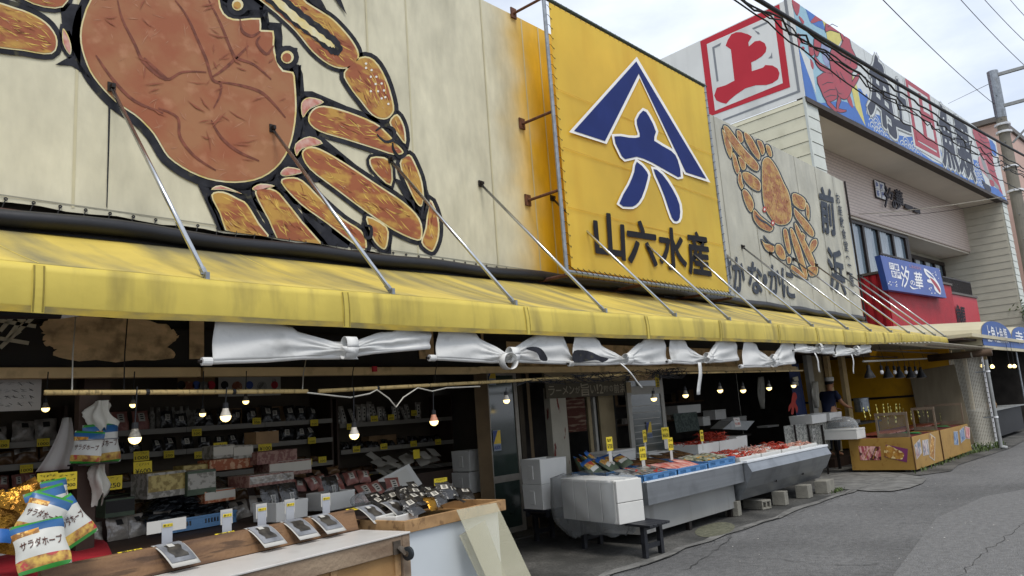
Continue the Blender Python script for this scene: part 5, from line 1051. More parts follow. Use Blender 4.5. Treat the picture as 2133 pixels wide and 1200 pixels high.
big = [((100, 1003), 5.75, .125, .115, ('~', 'あめ煮', '¥900'), 'slanted yellow card for sweet-simmered fish left of the dark column'), ((139, 1002), 5.75, .125, .115, ('~', 'サラダホープ', '¥1,000'), 'upright yellow snack card against the dark column'), ((233, 1006), 6.3, .15, .105, ('~', '¥250'), 'yellow card reading 250 in front of the boxed cakes'), ((298, 976), 6.9, .15, .12, ('~', '¥600'), 'yellow card reading 600 above the red packets'), ((295, 950), 7.6, .14, .09, ('~', '1000'), 'orange-edged card reading 1000 under the silvered bulb'), ((552, 930), 7.4, .15, .12, ('~', '¥100'), 'yellow card reading 100 on the brown open carton'), ((460, 934), 7.6, .15, .12, ('~', '600'), 'yellow card reading 600 beside the shelf of labels'), ((42, 1044), 6.0, .16, .1, ('さくらえき', '~'), 'yellow card reading 350 over the gold foil packs'), ((918, 1003), 5.9, .17, .07, ('~', '~'), 'yellow card with red dots on the heap of dried packs'), ((591, 950), 7.4, .1, .09, ('~', '¥1,100'), 'small bright yellow card on the pink cartons'), ((868, 946), 8.0, .12, .12, ('', ''), 'blank yellow card above the pile of paper packs')]
for (x, y), Y, w, h, ln, lb in big:
    p = PY(x, y, Y); card(lb, p-Vector((0, 0, h/2)), w, h, [l for l in ln if l], rr.uniform(-.08, .12), rr.uniform(-.12, .05))
# notices and posters at the back
t = card('white notice sheet hanging at the far left under the beam', PY(30, 856, 6.9), .36, .25, ('~', '~', '~', '~'), 0, 0, 'card_white', cat='notice', name='notice')
for i, (x0, x1, lb) in enumerate(((370, 448, 'brown poster of a dish behind the left bamboo pole'), (455, 585, 'long food poster with rice bowls and blue band under the beam'))):
    A, B_ = PY(x0, 786, 8.9), PY(x1, 818, 8.9); t = thing('poster', lb, 'poster', (A.x, 8.9, B_.z)); bx('sheet', (A.x, 8.9, B_.z-.03), (B_.x, 8.905, A.z), 'pack_label' if i else 'cardboard', t)
    for k in range(5): c = PY(x0+(x1-x0)*(.1+.2*k), 802+4*(k % 2), 8.896); MB().lathe([(0, 0), (.05+.02*(k % 2), 0)], c, 12, axis=(0, -1, 0)).build('printed_bowl', ('ink', 'box_orange', 'sign_blue', 'box_white', 'sign_red')[k], t)
    if i: put_text(MB(), 'わりの', [PY(567, 787, 8.893), PY(575, 787, 8.893), PY(575, 815, 8.893), PY(567, 815, 8.893)]).build('lettering', 'ink', t)
# ---------------------------------------------------------------- front counters
mat('old_wood', '#7a5c40', .7, c2='#5a4230', scale=5, stretch=(.25, 1, 2.2), lo=.4, hi=.6, bump=.4, bscale=30, dirt='#3a2a1e', dfac=.7, dscale=9, dstretch=(.3, 1, 3), dlo=.55, dhi=.63)
mat('ply_wood', '#a07c4e', .65, c2='#8c6a42', scale=3, stretch=(1, 1, .2), bump=.15); mat('ply_edge', '#b08c60', .65, c2='#8f6f4a', scale=8, dirt='#5a4028', dfac=.6, dscale=14, dlo=.58, dhi=.66); mat('grey_wood', '#6e5a48', .75, c2='#93806a', scale=4, stretch=(.3, 1, 2), bump=.4, bscale=30)
mat('laminate', '#c2bfba', .35, var=.05, scale=2, dirt='#98948c', dfac=.4, dscale=4); mat('white_panel', '#c3c9cc', .35, var=.04, scale=1.5); mat('rubber', '#20262a', .6, var=.1); mat('caster_metal', '#5b5248', .5, metal=.5, var=.3, scale=20); mat('red_cloth', '#8e1420', .75, var=.15, scale=4, bump=.2, bscale=10)
K = PZ(853, 1106.5, .8); U = (K-PZ(600, 1168, .8)); U.z = 0; U.normalize(); W = Vector((-U.y, U.x, 0))
DEP = (PZ(784, 1096, .8)-K).dot(W)
cang = math.atan2(U.y, U.x)
ct = thing('counter', 'low counter with white top, wooden front and a caster, nearest the camera', 'counter', (K.x-1.3, K.y, 0), cang)
def cu(a, b_, z): return K+U*a+W*b_+EZ*(z-.8)
def cbox(name, a0, a1, b0, b1, z0, z1, mt, par=ct, bevel=0): return MB().hexa([cu(a0, b0, z0), cu(a1, b0, z0), cu(a1, b1, z0), cu(a0, b1, z0)], [cu(a0, b0, z1), cu(a1, b0, z1), cu(a1, b1, z1), cu(a0, b1, z1)]).build(name, mt, par, bevel=bevel)
cbox('top', -3.2, 0, -.01, DEP, .785, .8, 'laminate', bevel=.004)
cbox('top_rail', -3.2, -.085, 0, .035, .66, .783, 'grey_wood', bevel=.004)
cbox('end_post', -.083, -.002, -.002, .05, .012, .783, 'grey_wood', bevel=.004)
for i in range(5): cbox('front_board', -.1-.62*(i+1), -.1-.62*i-.012, .03+.002*(i % 2), .045, .05, .655, 'ply_wood')
for i in range(5): cbox('batten', -.1-.62*i-.05, -.1-.62*i+.01, .018, .03, .05, .658, 'ply_edge')
cbox('core', -3.2, -.004, .05, DEP-.01, .03, .78, 'old_wood')
cc = cu(-.1, -.0, .705)
ca = cbox('caster', -.19, -.115, -.012, -.001, .66, .755, 'caster_metal')
cw = cu(-.085, -.055, .655); MB().lathe([(0, -.016), (.036, -.016), (.05, -.012), (.05, .012), (.036, .016), (0, .016)], cw, 18, axis=U).build('wheel', 'rubber', ca); MB().lathe([(0, -.02), (.02, -.02), (.02, .02), (0, .02)], cw, 12, axis=U).build('hub', 'caster_metal', ca)
MB().beam(cu(-.14, -.012, .71), cw+U*.024, .006, .045, U).beam(cu(-.14, -.012, .71), cw-U*.024, .006, .045, U).build('fork', 'caster_metal', ca)
bz = .96
plank = thing('wooden_plank', 'rough brown plank standing on edge along the back of the counter', 'plank', cu(-1.3, DEP+.03, .8), cang)
MB().hexa([cu(-2.35, DEP+.0, .801), cu(-.02, DEP+.0, .801), cu(-.02, DEP+.05, .801), cu(-2.35, DEP+.05, .801)], [cu(-2.35, DEP+.05, bz), cu(-.02, DEP+.05, bz), cu(-.02, DEP+.1, bz), cu(-2.35, DEP+.1, bz)]).build('board', 'old_wood', plank, bevel=.006)
PT = .86     # display platform height
dsp = thing('display_table', 'dark display table behind the plank carrying trays of dried seafood', 'table', cu(-1.4, DEP+1.2, 0), cang)
cbox('top', -3.6, .3, DEP+.1, DEP+1.75, PT-.03, PT-.001, 'dark_wood', dsp); cbox('base', -3.55, .25, DEP+.14, DEP+1.7, .03, PT-.031, 'dark_wood', dsp)
_rq = [PZ(x, y, .9) for x, y in ((-80, 1118), (215, 1118), (236, 1152), (-80, 1240))]
rc = thing('red_cloth_table', 'red cloth covered stand at the lower left corner', 'table', (_rq[3]+_rq[2])/2-EZ*.9)
def _rf(u, v): a = _rq[0]+(_rq[1]-_rq[0])*u; b_ = _rq[3]+(_rq[2]-_rq[3])*u; return b_+(a-b_)*v+EZ*(.01*math.sin(u*11+v*6)-.05*max(0, u-.9)*10*.3)
MB().grid(_rf, 24, 10).build('cloth', 'red_cloth', rc, smooth=True, solid=.006)
MB().grid(lambda u, v: _rf(u, 0)-EZ*(.5*v+.002)-Vector((0, .015*math.sin(u*16), 0)), 24, 4).build('cloth_drop', 'red_cloth', rc, smooth=True, solid=.006)
MB().hexa([p+EZ*(-.885) for p in _rq], [p-EZ*.02 for p in _rq]).build('stand', 'dark_wood', rc)
# second counter
R0, R1 = PZ(843, 1086, .86), PZ(1053, 1040, .86); U2 = (R1-R0); L2 = U2.length; U2.normalize(); W2_ = Vector((-U2.y, U2.x, 0)); a2 = math.atan2(U2.y, U2.x)
ct2 = thing('counter', 'second counter with wooden rim and white front panel heaped with dried packs', 'counter', (R0+R1)/2-EZ*.86, a2)
def c2b(name, a0, a1, b0, b1, z0, z1, mt, par=ct2, bevel=0):
    q = lambda a, b_, z: R0+U2*a+W2_*b_+EZ*(z-.86)
    return MB().hexa([q(a0, b0, z0), q(a1, b0, z0), q(a1, b1, z0), q(a0, b1, z0)], [q(a0, b0, z1), q(a1, b0, z1), q(a1, b1, z1), q(a0, b1, z1)]).build(name, mt, par, bevel=bevel)
c2b('front_rim', 0, L2, 0, .03, .765, .86, 'ply_edge', bevel=.004); c2b('side_rim', 0.001, .03, .031, .9, .765, .86, 'ply_edge', bevel=.004); c2b('side_rim', L2-.03, L2-.001, .031, .9, .765, .86, 'ply_edge', bevel=.004)
c2b('tray_floor', .03, L2-.03, .03, .9, .765, .78, 'ply_wood'); c2b('front_panel', .03, L2-.09, .03, .06, .02, .763, 'white_panel'); c2b('body', .05, L2-.1, .07, .9, .012, .76, 'dark_wood')
ac = thing('acrylic_sheet', 'clear scratched acrylic sheet leaning against the second counter', 'sheet', R1-EZ*.86)
def lean(name, q, mt, par, th=.004):
    n = (q[1]-q[0]).cross(q[3]-q[0]).normalized(); MB().prism(q, n*th).build(name, mt, par)
qa = [PZ(945, 1062, .87)-W2_*.03, PZ(1028, 1047, .87)-W2_*.03]; dn = -W2_*.36-EZ*.86
lean('sheet', [qa[0], qa[1], qa[1]+dn+U2*.12, qa[0]+dn+U2*.1], 'acrylic', ac)
ac2 = thing('acrylic_sheet', 'short cloudy acrylic sheet behind the longer leaning one', 'sheet', R1-EZ*.86-U2*.3)
q0 = R0+U2*(L2*.45)-W2_*.04-EZ*.2; q1 = R0+U2*(L2*.72)-W2_*.04-EZ*.13; lean('sheet', [q0, q1, q1+dn*.75, q0+dn*.75+U2*.1], 'acrylic', ac2)
# ---------------------------------------------------------------- generic stall goods
def crate(label, p, w, d, h, rz, mt='crate_blue', tilt=0):
    t = thing('crate', label, 'crate', p, rz, 'blue plastic crates'); b0 = .008
    MB().box((-w/2, -d/2, 0), (w/2, d/2, b0)).build('base', mt, t, local=True)
    for k, (ax, L_, off_) in enumerate((('x', w, -d/2), ('x', w, d/2-.008), ('y', d, -w/2), ('y', d, w/2-.008))):
        e = MB(); n = max(6, int(L_/.028))
        def bb(a0, a1, z0, z1, e=e, ax=ax, off_=off_):
            e.box((a0, off_, z0), (a1, off_+.008, z1)) if ax == 'x' else e.box((off_, a0, z0), (off_+.008, a1, z1))
        bb(-L_/2, L_/2, b0, h*.35); bb(-L_/2, L_/2, h*.72, h)
        for i in range(n):
            a = -L_/2+L_*i/n
            if i % 9 in (0, 1, 7, 8): bb(a, a+L_/n, h*.351, h*.719)
            else: bb(a, a+L_/n*.35, h*.351, h*.719)
        e.build('side', mt, t, local=True)
    e = MB()
    for a in ((-w/2-.006, -d/2-.006, w/2+.006, -d/2), (-w/2-.006, d/2, w/2+.006, d/2+.006), (-w/2-.006, -d/2, -w/2, d/2), (w/2, -d/2, w/2+.006, d/2)): e.box((a[0], a[1], h-.012), (a[2], a[3], h+.003))
    e.build('rim', mt, t, local=True); return t
mat('crate_blue', '#4576a6', .4, var=.08, scale=5); mat('crate_pale', '#5f86ac', .45, var=.08, scale=5)
def foam_box(label, p, w, d, h, rz, wall=.022, lid=False, name='foam_box', grip=False):
    t = thing(name, label, 'foam box', p, rz); e = MB()
    if lid: e.box((-w/2, -d/2, 0), (w/2, d/2, h))
    else:
        o_ = [(-w/2, -d/2), (w/2, -d/2), (w/2, d/2), (-w/2, d/2)]; i_ = [(x*(1-2*wall/w), y*(1-2*wall/d)) for x, y in o_]
        vs = [(x*.96, y*.96, 0) for x, y in o_]+[(x, y, h) for x, y in o_]+[(x, y, h) for x, y in i_]+[(x*.96, y*.96, .02) for x, y in i_]
        e.add(vs, [[3, 2, 1, 0], [12, 13, 14, 15]]+[[a+k*4, (a+1) % 4+k*4, (a+1) % 4+k*4+4, a+k*4+4] for k in range(3) for a in range(4)])
    e.build('body', 'foam', t, local=True, bevel=.006)
    if grip:
        for s in (-1, 1): MB().box((s*w/2-.004, -.04, h*.2), (s*w/2+.012, .04, h*.75)).build('grip', 'foam', t, local=True, bevel=.006)
    if lid: MB().box((-w/2-.004, -d/2-.004, h+.001), (w/2+.004, d/2+.004, h+.035)).build('lid', 'foam', t, local=True, bevel=.006)
    return t
# seaweed crate with black packs
mat('seaweed', '#15171a', .14, c2='#4a4e50', scale=9, stretch=(1, 4, 4), spec=1.0, lo=.5, hi=.62, bump=1.0, bscale=30)
p = PZ(395, 1098, PT+.01); crate('pale blue crate full of black seaweed bags behind the plank', p, .62, .42, .1, .13, 'crate_pale')
sw = pack('seaweed_bag', .3, .56, .05, 'seaweed', 'long glossy black seaweed bag in the pale blue crate', 'bag', 'black seaweed bags', seed=21, nu=8, nv=12)
for i in range(14): put(sw, p+Vector((-.3+.13*(i % 4)+.03*(i//4), -.1+.05*(i % 3), .1+.06*(i//4)+.01*(i % 3))), (-1.36+rr.uniform(-.1, .1), rr.uniform(-.15, .15), -.55+rr.uniform(-.3, .3)))
b1 = PZ(585, 1082, PT+.01); b2 = PZ(688, 1062, PT+.01)
foam_box('white foam box with two dark squid packs standing in it', b1, .36, .3, .16, .2); foam_box('white foam box right of the plank photos with one dark pack', b2+Vector((.05, .06, 0)), .34, .3, .16, .2)
sq = pack('squid_pack', .19, .2, .035, 'pack_dark', 'dark squid pack with white strip label', 'pack', 'squid packs in foam boxes', lab=(.35, .62, .05, .5, 'card_white'), seed=23, text=('黒ばら', (.4, .57, .1, .48)))
for i, (dx, b_, l) in enumerate(((-.08, b1, 'left one in the first foam box'), (.1, b1, 'right one in the first foam box'), (.02, b2+Vector((.05, .06, 0)), 'alone in the second foam box'))): put(sq, b_+Vector((dx, -.02, .11)), (-.35, 0, .15), 'dark squid pack with white strip label, '+l)
fl = MB(); mat('clearbag', '#b8b6ae', .3)
def film_blob(label, c, rx, ry, rz_, mt='film_dense', seed=0, name='plastic_bag', cat='bag'):
    r_ = random.Random(seed); ph = [r_.uniform(0, 6) for _ in range(6)]
    f = lambda u, v: c+Vector((rx*math.cos(6.283*u)*math.sin(math.pi*v)*(1+.13*math.sin(9*u*6.28/3+ph[0]+v*7)), ry*math.sin(6.283*u)*math.sin(math.pi*v)*(1+.13*math.sin(v*11+ph[1]+u*12)), rz_*(1-math.cos(math.pi*v))/2*(1+.1*math.sin(u*19+ph[2]))))
    o = MB().grid(f, 26, 14).build(name, mt, None, smooth=True); tag(o, label, cat); return o
film_blob('crumpled clear plastic bag beside the second foam box', PZ(760, 1062, PT), .14, .1, .15, seed=1); film_blob('smaller crumpled clear bag against the leaning foam lid', PZ(820, 1052, PT), .11, .1, .15, seed=2)
# leaning foam lid
t = thing('foam_cover', 'white foam cover leaning up behind the plastic bags', 'foam lid', PZ(800, 1040, PT)); Yl = PZ(800, 1030, PT).y+.12
q = [PY(x, y, Yl) for x, y in ((757, 1016), (852, 966), (880, 1008), (790, 1062))]; n = (q[1]-q[0]).cross(q[3]-q[0]).normalized()
MB().prism(q, n*.025).build('slab', 'foam', t, bevel=.006)
cq = sum(q, Vector())/4; MB().prism([cq+(v-cq)*.8-n*.004*(1 if n.dot(CAM-cq) < 0 else -1) for v in q], n*.003).build('raised_panel', 'foam_in', t)
foam_box('small shallow foam tray at the end of the plank', R0+U2*.2+W2_*.28-EZ*.075, .34, .2, .1, a2+.2)
# heap of dried packs on the second counter
dp = pack('dried_pack', .14, .2, .012, 'pack_dark', 'flat dark dried-seafood pack in the heap on the second counter', 'pack', 'heap of dried packs on the second counter', lab=(.3, .75, .55, .8, 'pack_label'), seed=31, nu=6, nv=6)
for i in range(34):
    a = .3+(L2-.5)*((i*7) % 34)/34; b_ = .12+.6*((i*11) % 34)/34; put(dp, R0+U2*a+W2_*b_+EZ*(-.05+.09*math.sin(math.pi*min(1, a/L2))+.05*((i*5) % 7)/7), (-1.0+rr.uniform(-.25, .25), rr.uniform(-.2, .2), a2+rr.uniform(-.6, .5)))
gf = pack('gold_pack', .17, .14, .025, 'gold_foil', 'shiny gold foil pack on top of the dried packs', 'pack', lab=(.55, .75, .1, .6, 'card_white'), seed=33); put(gf, R0+U2*.55+W2_*.15+EZ*.01, (-.7, 0, a2+.1))
# photos hung over the plank, tags and white cards
mat('photo_grey', '#5d5f63', .3, c2='#8a8c90', scale=7, bump=.05); mat('photo_dark', '#24211f', .35, c2='#4a4640', scale=16)
def photo(label, uc, w=.2, h=.15, lab=True, two=False):
    t = thing('photo_sheet', label, 'photo', cu(uc, DEP+.08, bz), cang)
    def f(a, v, e=0): # curls over the plank edge, then hangs out over its face
        b_ = DEP+.085-.16*v-(.02*v*v); z = bz+.006-.13*v**1.6+e; return cu(uc+(a-.5)*w+.04*v, b_-e, z)
    MB().grid(lambda u, v: f(u, v), 8, 10).build('paper', 'card_white', t, smooth=True, solid=.0015)
    MB().grid(lambda u, v: f(.06+.88*u, .05+.83*v, .004), 8, 8).build('print', 'photo_grey', t, smooth=True)
    MB().grid(lambda u, v: f(.25+.5*u+.05*math.sin(v*9), .25+.5*v, .006), 6, 6).build('printed_pack', 'photo_dark', t, smooth=True)
    if lab: MB().grid(lambda u, v: f(.35+.22*u, .2+.16*v, .008), 3, 3).build('printed_label', 'card_white', t)
def ucof(x, y):
    a, b_ = -6.0, 1.0
    for _ in range(40):
        m_ = (a+b_)/2
        if proj(cu(m_, DEP+.04, bz-.04))[0] < x: a = m_
        else: b_ = m_
    return m_
for x, y, lb in ((352, 1135, 'glossy photo of a dark pack, leftmost on the plank'), (540, 1103, 'glossy photo of a dark pack, second from the left on the plank'), (612, 1088, 'third photo along the plank, bare dark pack'), (668, 1078, 'fourth photo along the plank, silvery pack'), (765, 1060, 'fifth photo along the plank, with a pale label'), (815, 1052, 'last photo on the plank, silvery pack beside the wooden rim')):
    photo(lb, ucof(x, y), .19, .15, lab=lb[0] != 't')
for i, (x, y) in enumerate(((280, 1146), (478, 1110), (610, 1083), (745, 1060))):
    u0 = ucof(x, y); t = thing('price_strip', 'yellow handwritten strip on the plank, '+('leftmost', 'second from the left', 'third from the left', 'rightmost')[i], 'price tag', cu(u0, DEP+.08, bz), cang)
    MB().grid(lambda u, v: cu(u0+(u-.5)*.15, DEP+.05+.05*v, bz+.004-.012*(1-v)), 3, 2).build('card', 'tag_yellow', t); put_text(MB(), '黒ばら', [cu(u0-.06, DEP+.09, bz+.007), cu(u0+.06, DEP+.09, bz+.007), cu(u0+.06, DEP+.06, bz+.0), cu(u0-.06, DEP+.06, bz+.0)], .01).build('lettering', 'ink', t)
mat('plastic_card', '#9da0a6', .4, var=.04)
def tag_post(label, x, y, hpx, wide=False):
    p = cu(ucof(x, y), DEP+.115, bz-.03); t = thing('card_holder', label, 'card', p, cang-.05); h = .165
    MB().box((-.035, 0, 0), (.035, .003, h)).build('post', 'plastic_card', t, local=True)
    if wide: MB().box((-.13, .004, h*.62), (.13, .008, h*1.08)).build('cross_card', 'card_white', t, local=True)
    else: MB().box((-.045, .004, h*.5), (.045, .008, h*1.1)).build('backing', 'card_white', t, local=True)
    MB().box((-.03, -.003, h*.8), (.035, -.0005, h*.92)).build('price_label', 'tag_yellow', t, local=True); put_text(MB(), '黒ばら', [(-.028, -.005, h*.9), (.033, -.005, h*.9), (.033, -.005, h*.82), (-.028, -.005, h*.82)], .01).build('lettering', 'ink', t, local=True)
for x, y, lb, wd in ((362, 1128, 'white cross-shaped card holder in front of the seaweed crate', True), (487, 1103, 'plain white card holder right of the seaweed crate', False), (560, 1090, 'white card holder before the left half of the foam box', False), (619, 1078, 'white card holder before the right half of the foam box', False), (694, 1062, 'white card holder before the second foam box', False)): tag_post(lb, x, y, 50, wd)
# cartons of sweets behind
for x, y, z, w, d, h, mt, lm, lb in ((330, 1035, .86, .34, .24, .2, 'box_white', 'box_gold', 'white cake carton with orange print at the column'), (405, 1030, .86, .26, .24, .2, 'box_green', 'box_white', 'green patterned gift box with clear lid'), (400, 985, 1.08, .26, .2, .07, 'box_gold', 'box_gold', 'tilted gold box on top of the gift boxes'), (455, 955, 1.2, .22, .2, .12, 'box_white', 'pack_label', 'white printed carton left of a pair'), (497, 955, 1.2, .2, .2, .12, 'box_white', 'pack_label', 'white printed carton right of a pair'), (470, 978, 1.1, .46, .2, .1, 'box_orange', 'box_orange', 'orange carton under the white pair'), (560, 965, 1.14, .5, .26, .12, 'box_pink', 'box_pink', 'pink patterned carton at the back of the table'), (590, 990, 1.02, .5, .26, .14, 'box_pink', 'pack_label', 'lower pink carton with white squares'), (445, 1045, .86, .3, .2, .1, 'box_orange', 'pack_label', 'orange and white spotted cake box'), (545, 1010, .95, .5, .3, .1, 'box_pink', 'pack_clear', 'long pink box under clear film'), (240, 1075, .86, .22, .2, .14, 'box_green', 'ink', 'black and green box of pickled greens in front'), (235, 1045, 1.0, .22, .18, .06, 'box_green', 'ink', 'dark flat box lying on the pickled greens box'), (545, 925, 1.25, .26, .2, .12, 'cardboard', None, 'open brown carton behind the price card')):
    carton(lb, PY(x, y, 6.55 if z < 1 else 7.0)*1, w, d, h, mt, rr.uniform(-.05, .2), lidm=lm, name='gift_box' if lm else 'carton')
for i in range(12): put(pk5, cu(-1.9+.19*i, DEP+1.52+.04*(i % 2), PT+.004), (-.35+rr.uniform(-.2, .15), rr.uniform(-.1, .1), cang+rr.uniform(-.2, .2)), 'clear-wrapped pack standing behind the seaweed crate')['group'] = 'clear packs behind the seaweed crate'
t = thing('goods_stand', 'dark stepped stand carrying the gift boxes', 'stand', (3.6, 7.1, .03)); 
for i, (y0, y1, z) in enumerate(((6.35, 6.75, .84), (6.76, 7.3, 1.0), (7.31, 7.8, 1.1))): bx('step', (2.5, y0, .03), (5.2, y1, z), 'dark_wood', t)
for k_, (proto, x0_, x1_, y_, z_, n_) in enumerate(((pk8, 4.2, 5.15, 6.5, .845, 6), (pk6, 2.55, 4.1, 6.9, 1.0, 8), (pk9, 2.6, 5.1, 7.5, 1.1, 12), (pk7, 4.0, 5.1, 6.95, 1.0, 7))):
    for i in range(n_): put(proto, (x0_+(x1_-x0_)*(i+.5)/n_, y_+rr.uniform(-.05, .05), z_+.01), (-.7+rr.uniform(-.3, .3), rr.uniform(-.2, .2), rr.uniform(-.4, .4)), ('flat pink pack lying on the stepped stand', 'brown sweets pack on the stepped stand', 'brown loose pack on the top step of the stand', 'small pink sweets pack on the middle step')[k_])['group'] = 'packs on the stepped stand'
paper = pack('paper_pack', .16, .2, .01, 'pack_label', 'pale paper pack in the heap beside the foam boxes at the back', 'pack', 'pale paper packs in the back heap', seed=40, nu=5, nv=5)
t = thing('goods_stand', 'dark low stand under the pale paper packs', 'stand', (7.2, 8.2, .03)); bx('box', (6.1, 7.9, .03), (7.35, 8.7, .95), 'dark_wood', t)
for i in range(18): put(paper, (6.15+1.2*((i*5) % 18)/18, 8.0+.5*((i*7) % 18)/18, .96+.012*i), (-1.2+rr.uniform(-.3, .3), rr.uniform(-.3, .3), rr.uniform(-.8, .8)))
for i in range(2): foam_box(('lower', 'upper')[i]+' of two greyish foam boxes stacked beside the glass door', (7.38+.02*i, 7.75, .62+i*.29), .4, .34, .28, .05, lid=False, grip=True)
carton('brown carton under the two greyish foam boxes', (7.4, 7.75, .03), .44, .36, .58, 'cardboard')
# ---------------------------------------------------------------- snack stand at the left
st = thing('snack_rack', 'small wire rack shelf on the dark column holding snack bags', 'rack', PY(190, 968, 5.9)); a, b_ = PY(150, 968, 5.9), PY(232, 966, 5.9); bx('plate', (a.x, 5.78, a.z-.012), (b_.x, 6.0, a.z), 'dark_metal', st); MB().tube([(a.x, 5.77, a.z+.16), (b_.x, 5.77, a.z+.16)], .004, 5).build('guard_wire', 'galv', st); bx('upright', ((a.x+b_.x)/2-.06, 6.0, .03), ((a.x+b_.x)/2+.06, 6.1, a.z+.5), 'dark_wood', st)
rows = [((0, .06, 0, 1.1), 'snack_green'), ((.06, .25, 0, 1.1), 'nuts'), ((.66, .84, 0, .5), 'pretzel'), ((.78, .95, .5, 1.1), 'snack_blue'), ((.84, .95, 0, .5), 'snack_blue'), ((.95, 1.1, 0, 1.1), 'snack_green')]
sb = pack('snack_bag', .3, .36, .055, 'snack_white', 'snack', 'snack bag', 'white, blue and green snack bags', rows=rows, text=('サラダホープ', (.08, .92, .4, .58)), seed=50, nu=16, nv=16, tmat=mat('snack_ink', '#4a2415', .5) and 'snack_ink')
for (x, y, Y, s, r3, lb) in ((96, 1186, 4.5, .78, (-.6, -.12, -.12), 'large snack bag with brown lettering at the front of the pile'), (170, 1128, 4.75, .74, (-.45, -.42, .3), 'snack bag leaning right at the back of the pile'), (122, 1108, 4.85, .72, (-.3, -.2, .25), 'snack bag with pretzel picture behind the front bag'), (66, 1120, 4.7, .66, (-.4, .4, -.4), 'snack bag tipped left in the pile'), (122, 1062, 5.1, .5, (-.2, -.1, .25), 'topmost snack bag of the pile against the column'), (176, 966, 5.84, .62, (-.12, .12, -.5), 'left snack bag on the small rack'), (216, 966, 5.9, .8, (-.1, -.06, .12), 'right snack bag with a red sticker on the small rack')):
    o = put(sb, PY(x, y, Y), r3, lb); o.scale = (s, s, s)
gp_ = pack('gold_pack', .16, .26, .03, 'gold_foil', 'gold foil rice-cracker pack at the far left edge', 'pack', 'gold foil packs at the left edge', rows=[((.2, .5, 0, .5), 'foil_blue')], seed=52)
for i, (x, y) in enumerate(((15, 1155), (45, 1148), (30, 1120), (62, 1105), (5, 1120), (90, 1085))): put(gp_, PY(x, y, 4.95+.07*i), (-.4+.1*i, .3-.15*i, .3-.2*i))
mat('bag_white', '#cfccc0', .5, var=.05, scale=6, bump=.5, bscale=14, transl=.2)
for (x, y0, y1, Y, w, lb) in ((208, 835, 905, 5.95, .2, 'bundle of white plastic bags hung above the snack rack'), (205, 955, 1040, 5.95, .12, 'white plastic bag tails hanging below the snack rack')):
    A, B_ = PY(x, y0, Y), PY(x, y1, Y); o = MB().grid(lambda u, v: B_+(A-B_)*v+Vector((w*(.3+.5*math.sin(math.pi*min(1, .2+v*.75))+.22*math.sin(v*9+u*5))*.5*math.cos(6.28*u)*(1+.35*math.sin(u*25+v*6)), .06*math.sin(6.28*u)*(1+.5*math.sin(u*19+v*3)), .05*math.sin(u*19)*(1-v))), 30, 10).build('plastic_bags', 'bag_white', None, smooth=True); tag(o, lb, 'bags')
A = PY(135, 860, 6.3); o = MB().grid(lambda u, v: PY(140-30*v*v, 870+110*v, 6.3)+Vector(((u-.5)*(.06+.16*v), .02*math.sin(u*9), 0)), 8, 8).build('paper_sheet', 'card_white', None, smooth=True, solid=.002); tag(o, 'white folded paper hanging at the left of the dark column', 'paper')
# ---------------------------------------------------------------- door section
mat('alu', '#8f8a80', .45, metal=.3, var=.1, scale=8); mat('alu_white', '#a8a69e', .5, var=.08, scale=6); mat('door_glass', '#26302c', .08, c2='#3a4640', scale=1.2, spec=.9); mat('door_glass_pale', '#4c5250', .12, c2='#6c716e', scale=1.5, stretch=(.5, 1, 6), spec=.8)
mat('shutter_tan', '#7d6a50', .6, var=.1, scale=5); mat('peeling_white', '#aaa596', .7, var=.06, scale=4, dirt='#6b2a20', dfac=1, dscale=9, dstretch=(1.2, 1, .35), dlo=.6, dhi=.64, bump=.3); mat('rusty', '#4c2418', .8, c2='#7d6a58', scale=6, stretch=(.4, 1, 3), lo=.5, hi=.6, bump=.4); mat('board_brown', '#4d3b2a', .75, var=.2, scale=5, stretch=(1, 1, .2), bump=.3); mat('sign_olive', '#4e4838', .7, var=.12, scale=3); mat('sign_letter', '#9a917c', .7, var=.1, scale=12)
mat('sticker_blue', '#20387c', .4); mat('sticker_yellow', '#d8b62a', .4); mat('sticker_grey', '#8a94a0', .4)
YD = 7.4
def framed(name, label, a, b_, Y, glass, fr, cat='door', mid=None, fw_=.07):
    A, B_ = PY(*a, Y), PY(*b_, Y); x0, x1, z1, z0 = A.x, B_.x, A.z, max(.03, B_.z); t = thing(name, label, cat, ((x0+x1)/2, Y, z0))
    bx('pane', (x0+fw_, Y+.015, z0+fw_), (x1-fw_, Y+.025, z1-fw_), glass, t)
    for c in (((x0, z0), (x0+fw_, z1)), ((x1-fw_, z0), (x1, z1))): bx('stile', (c[0][0], Y, c[0][1]), (c[1][0], Y+.04, c[1][1]), fr, t)
    for z in [z0, z1-fw_]+([mid] if mid else []): bx('rail', (x0+fw_, Y+.002, z), (x1-fw_, Y+.038, z+fw_*1.3 if z == mid else z+fw_), fr, t)
    return t, x0, x1, z0, z1
gd, x0, x1, z0, z1 = framed('glass_door', 'dark glass sliding door with pale metal frame beside the foam boxes', (1008, 772), (1098, 1105), YD, 'door_glass', 'alu', mid=.72)
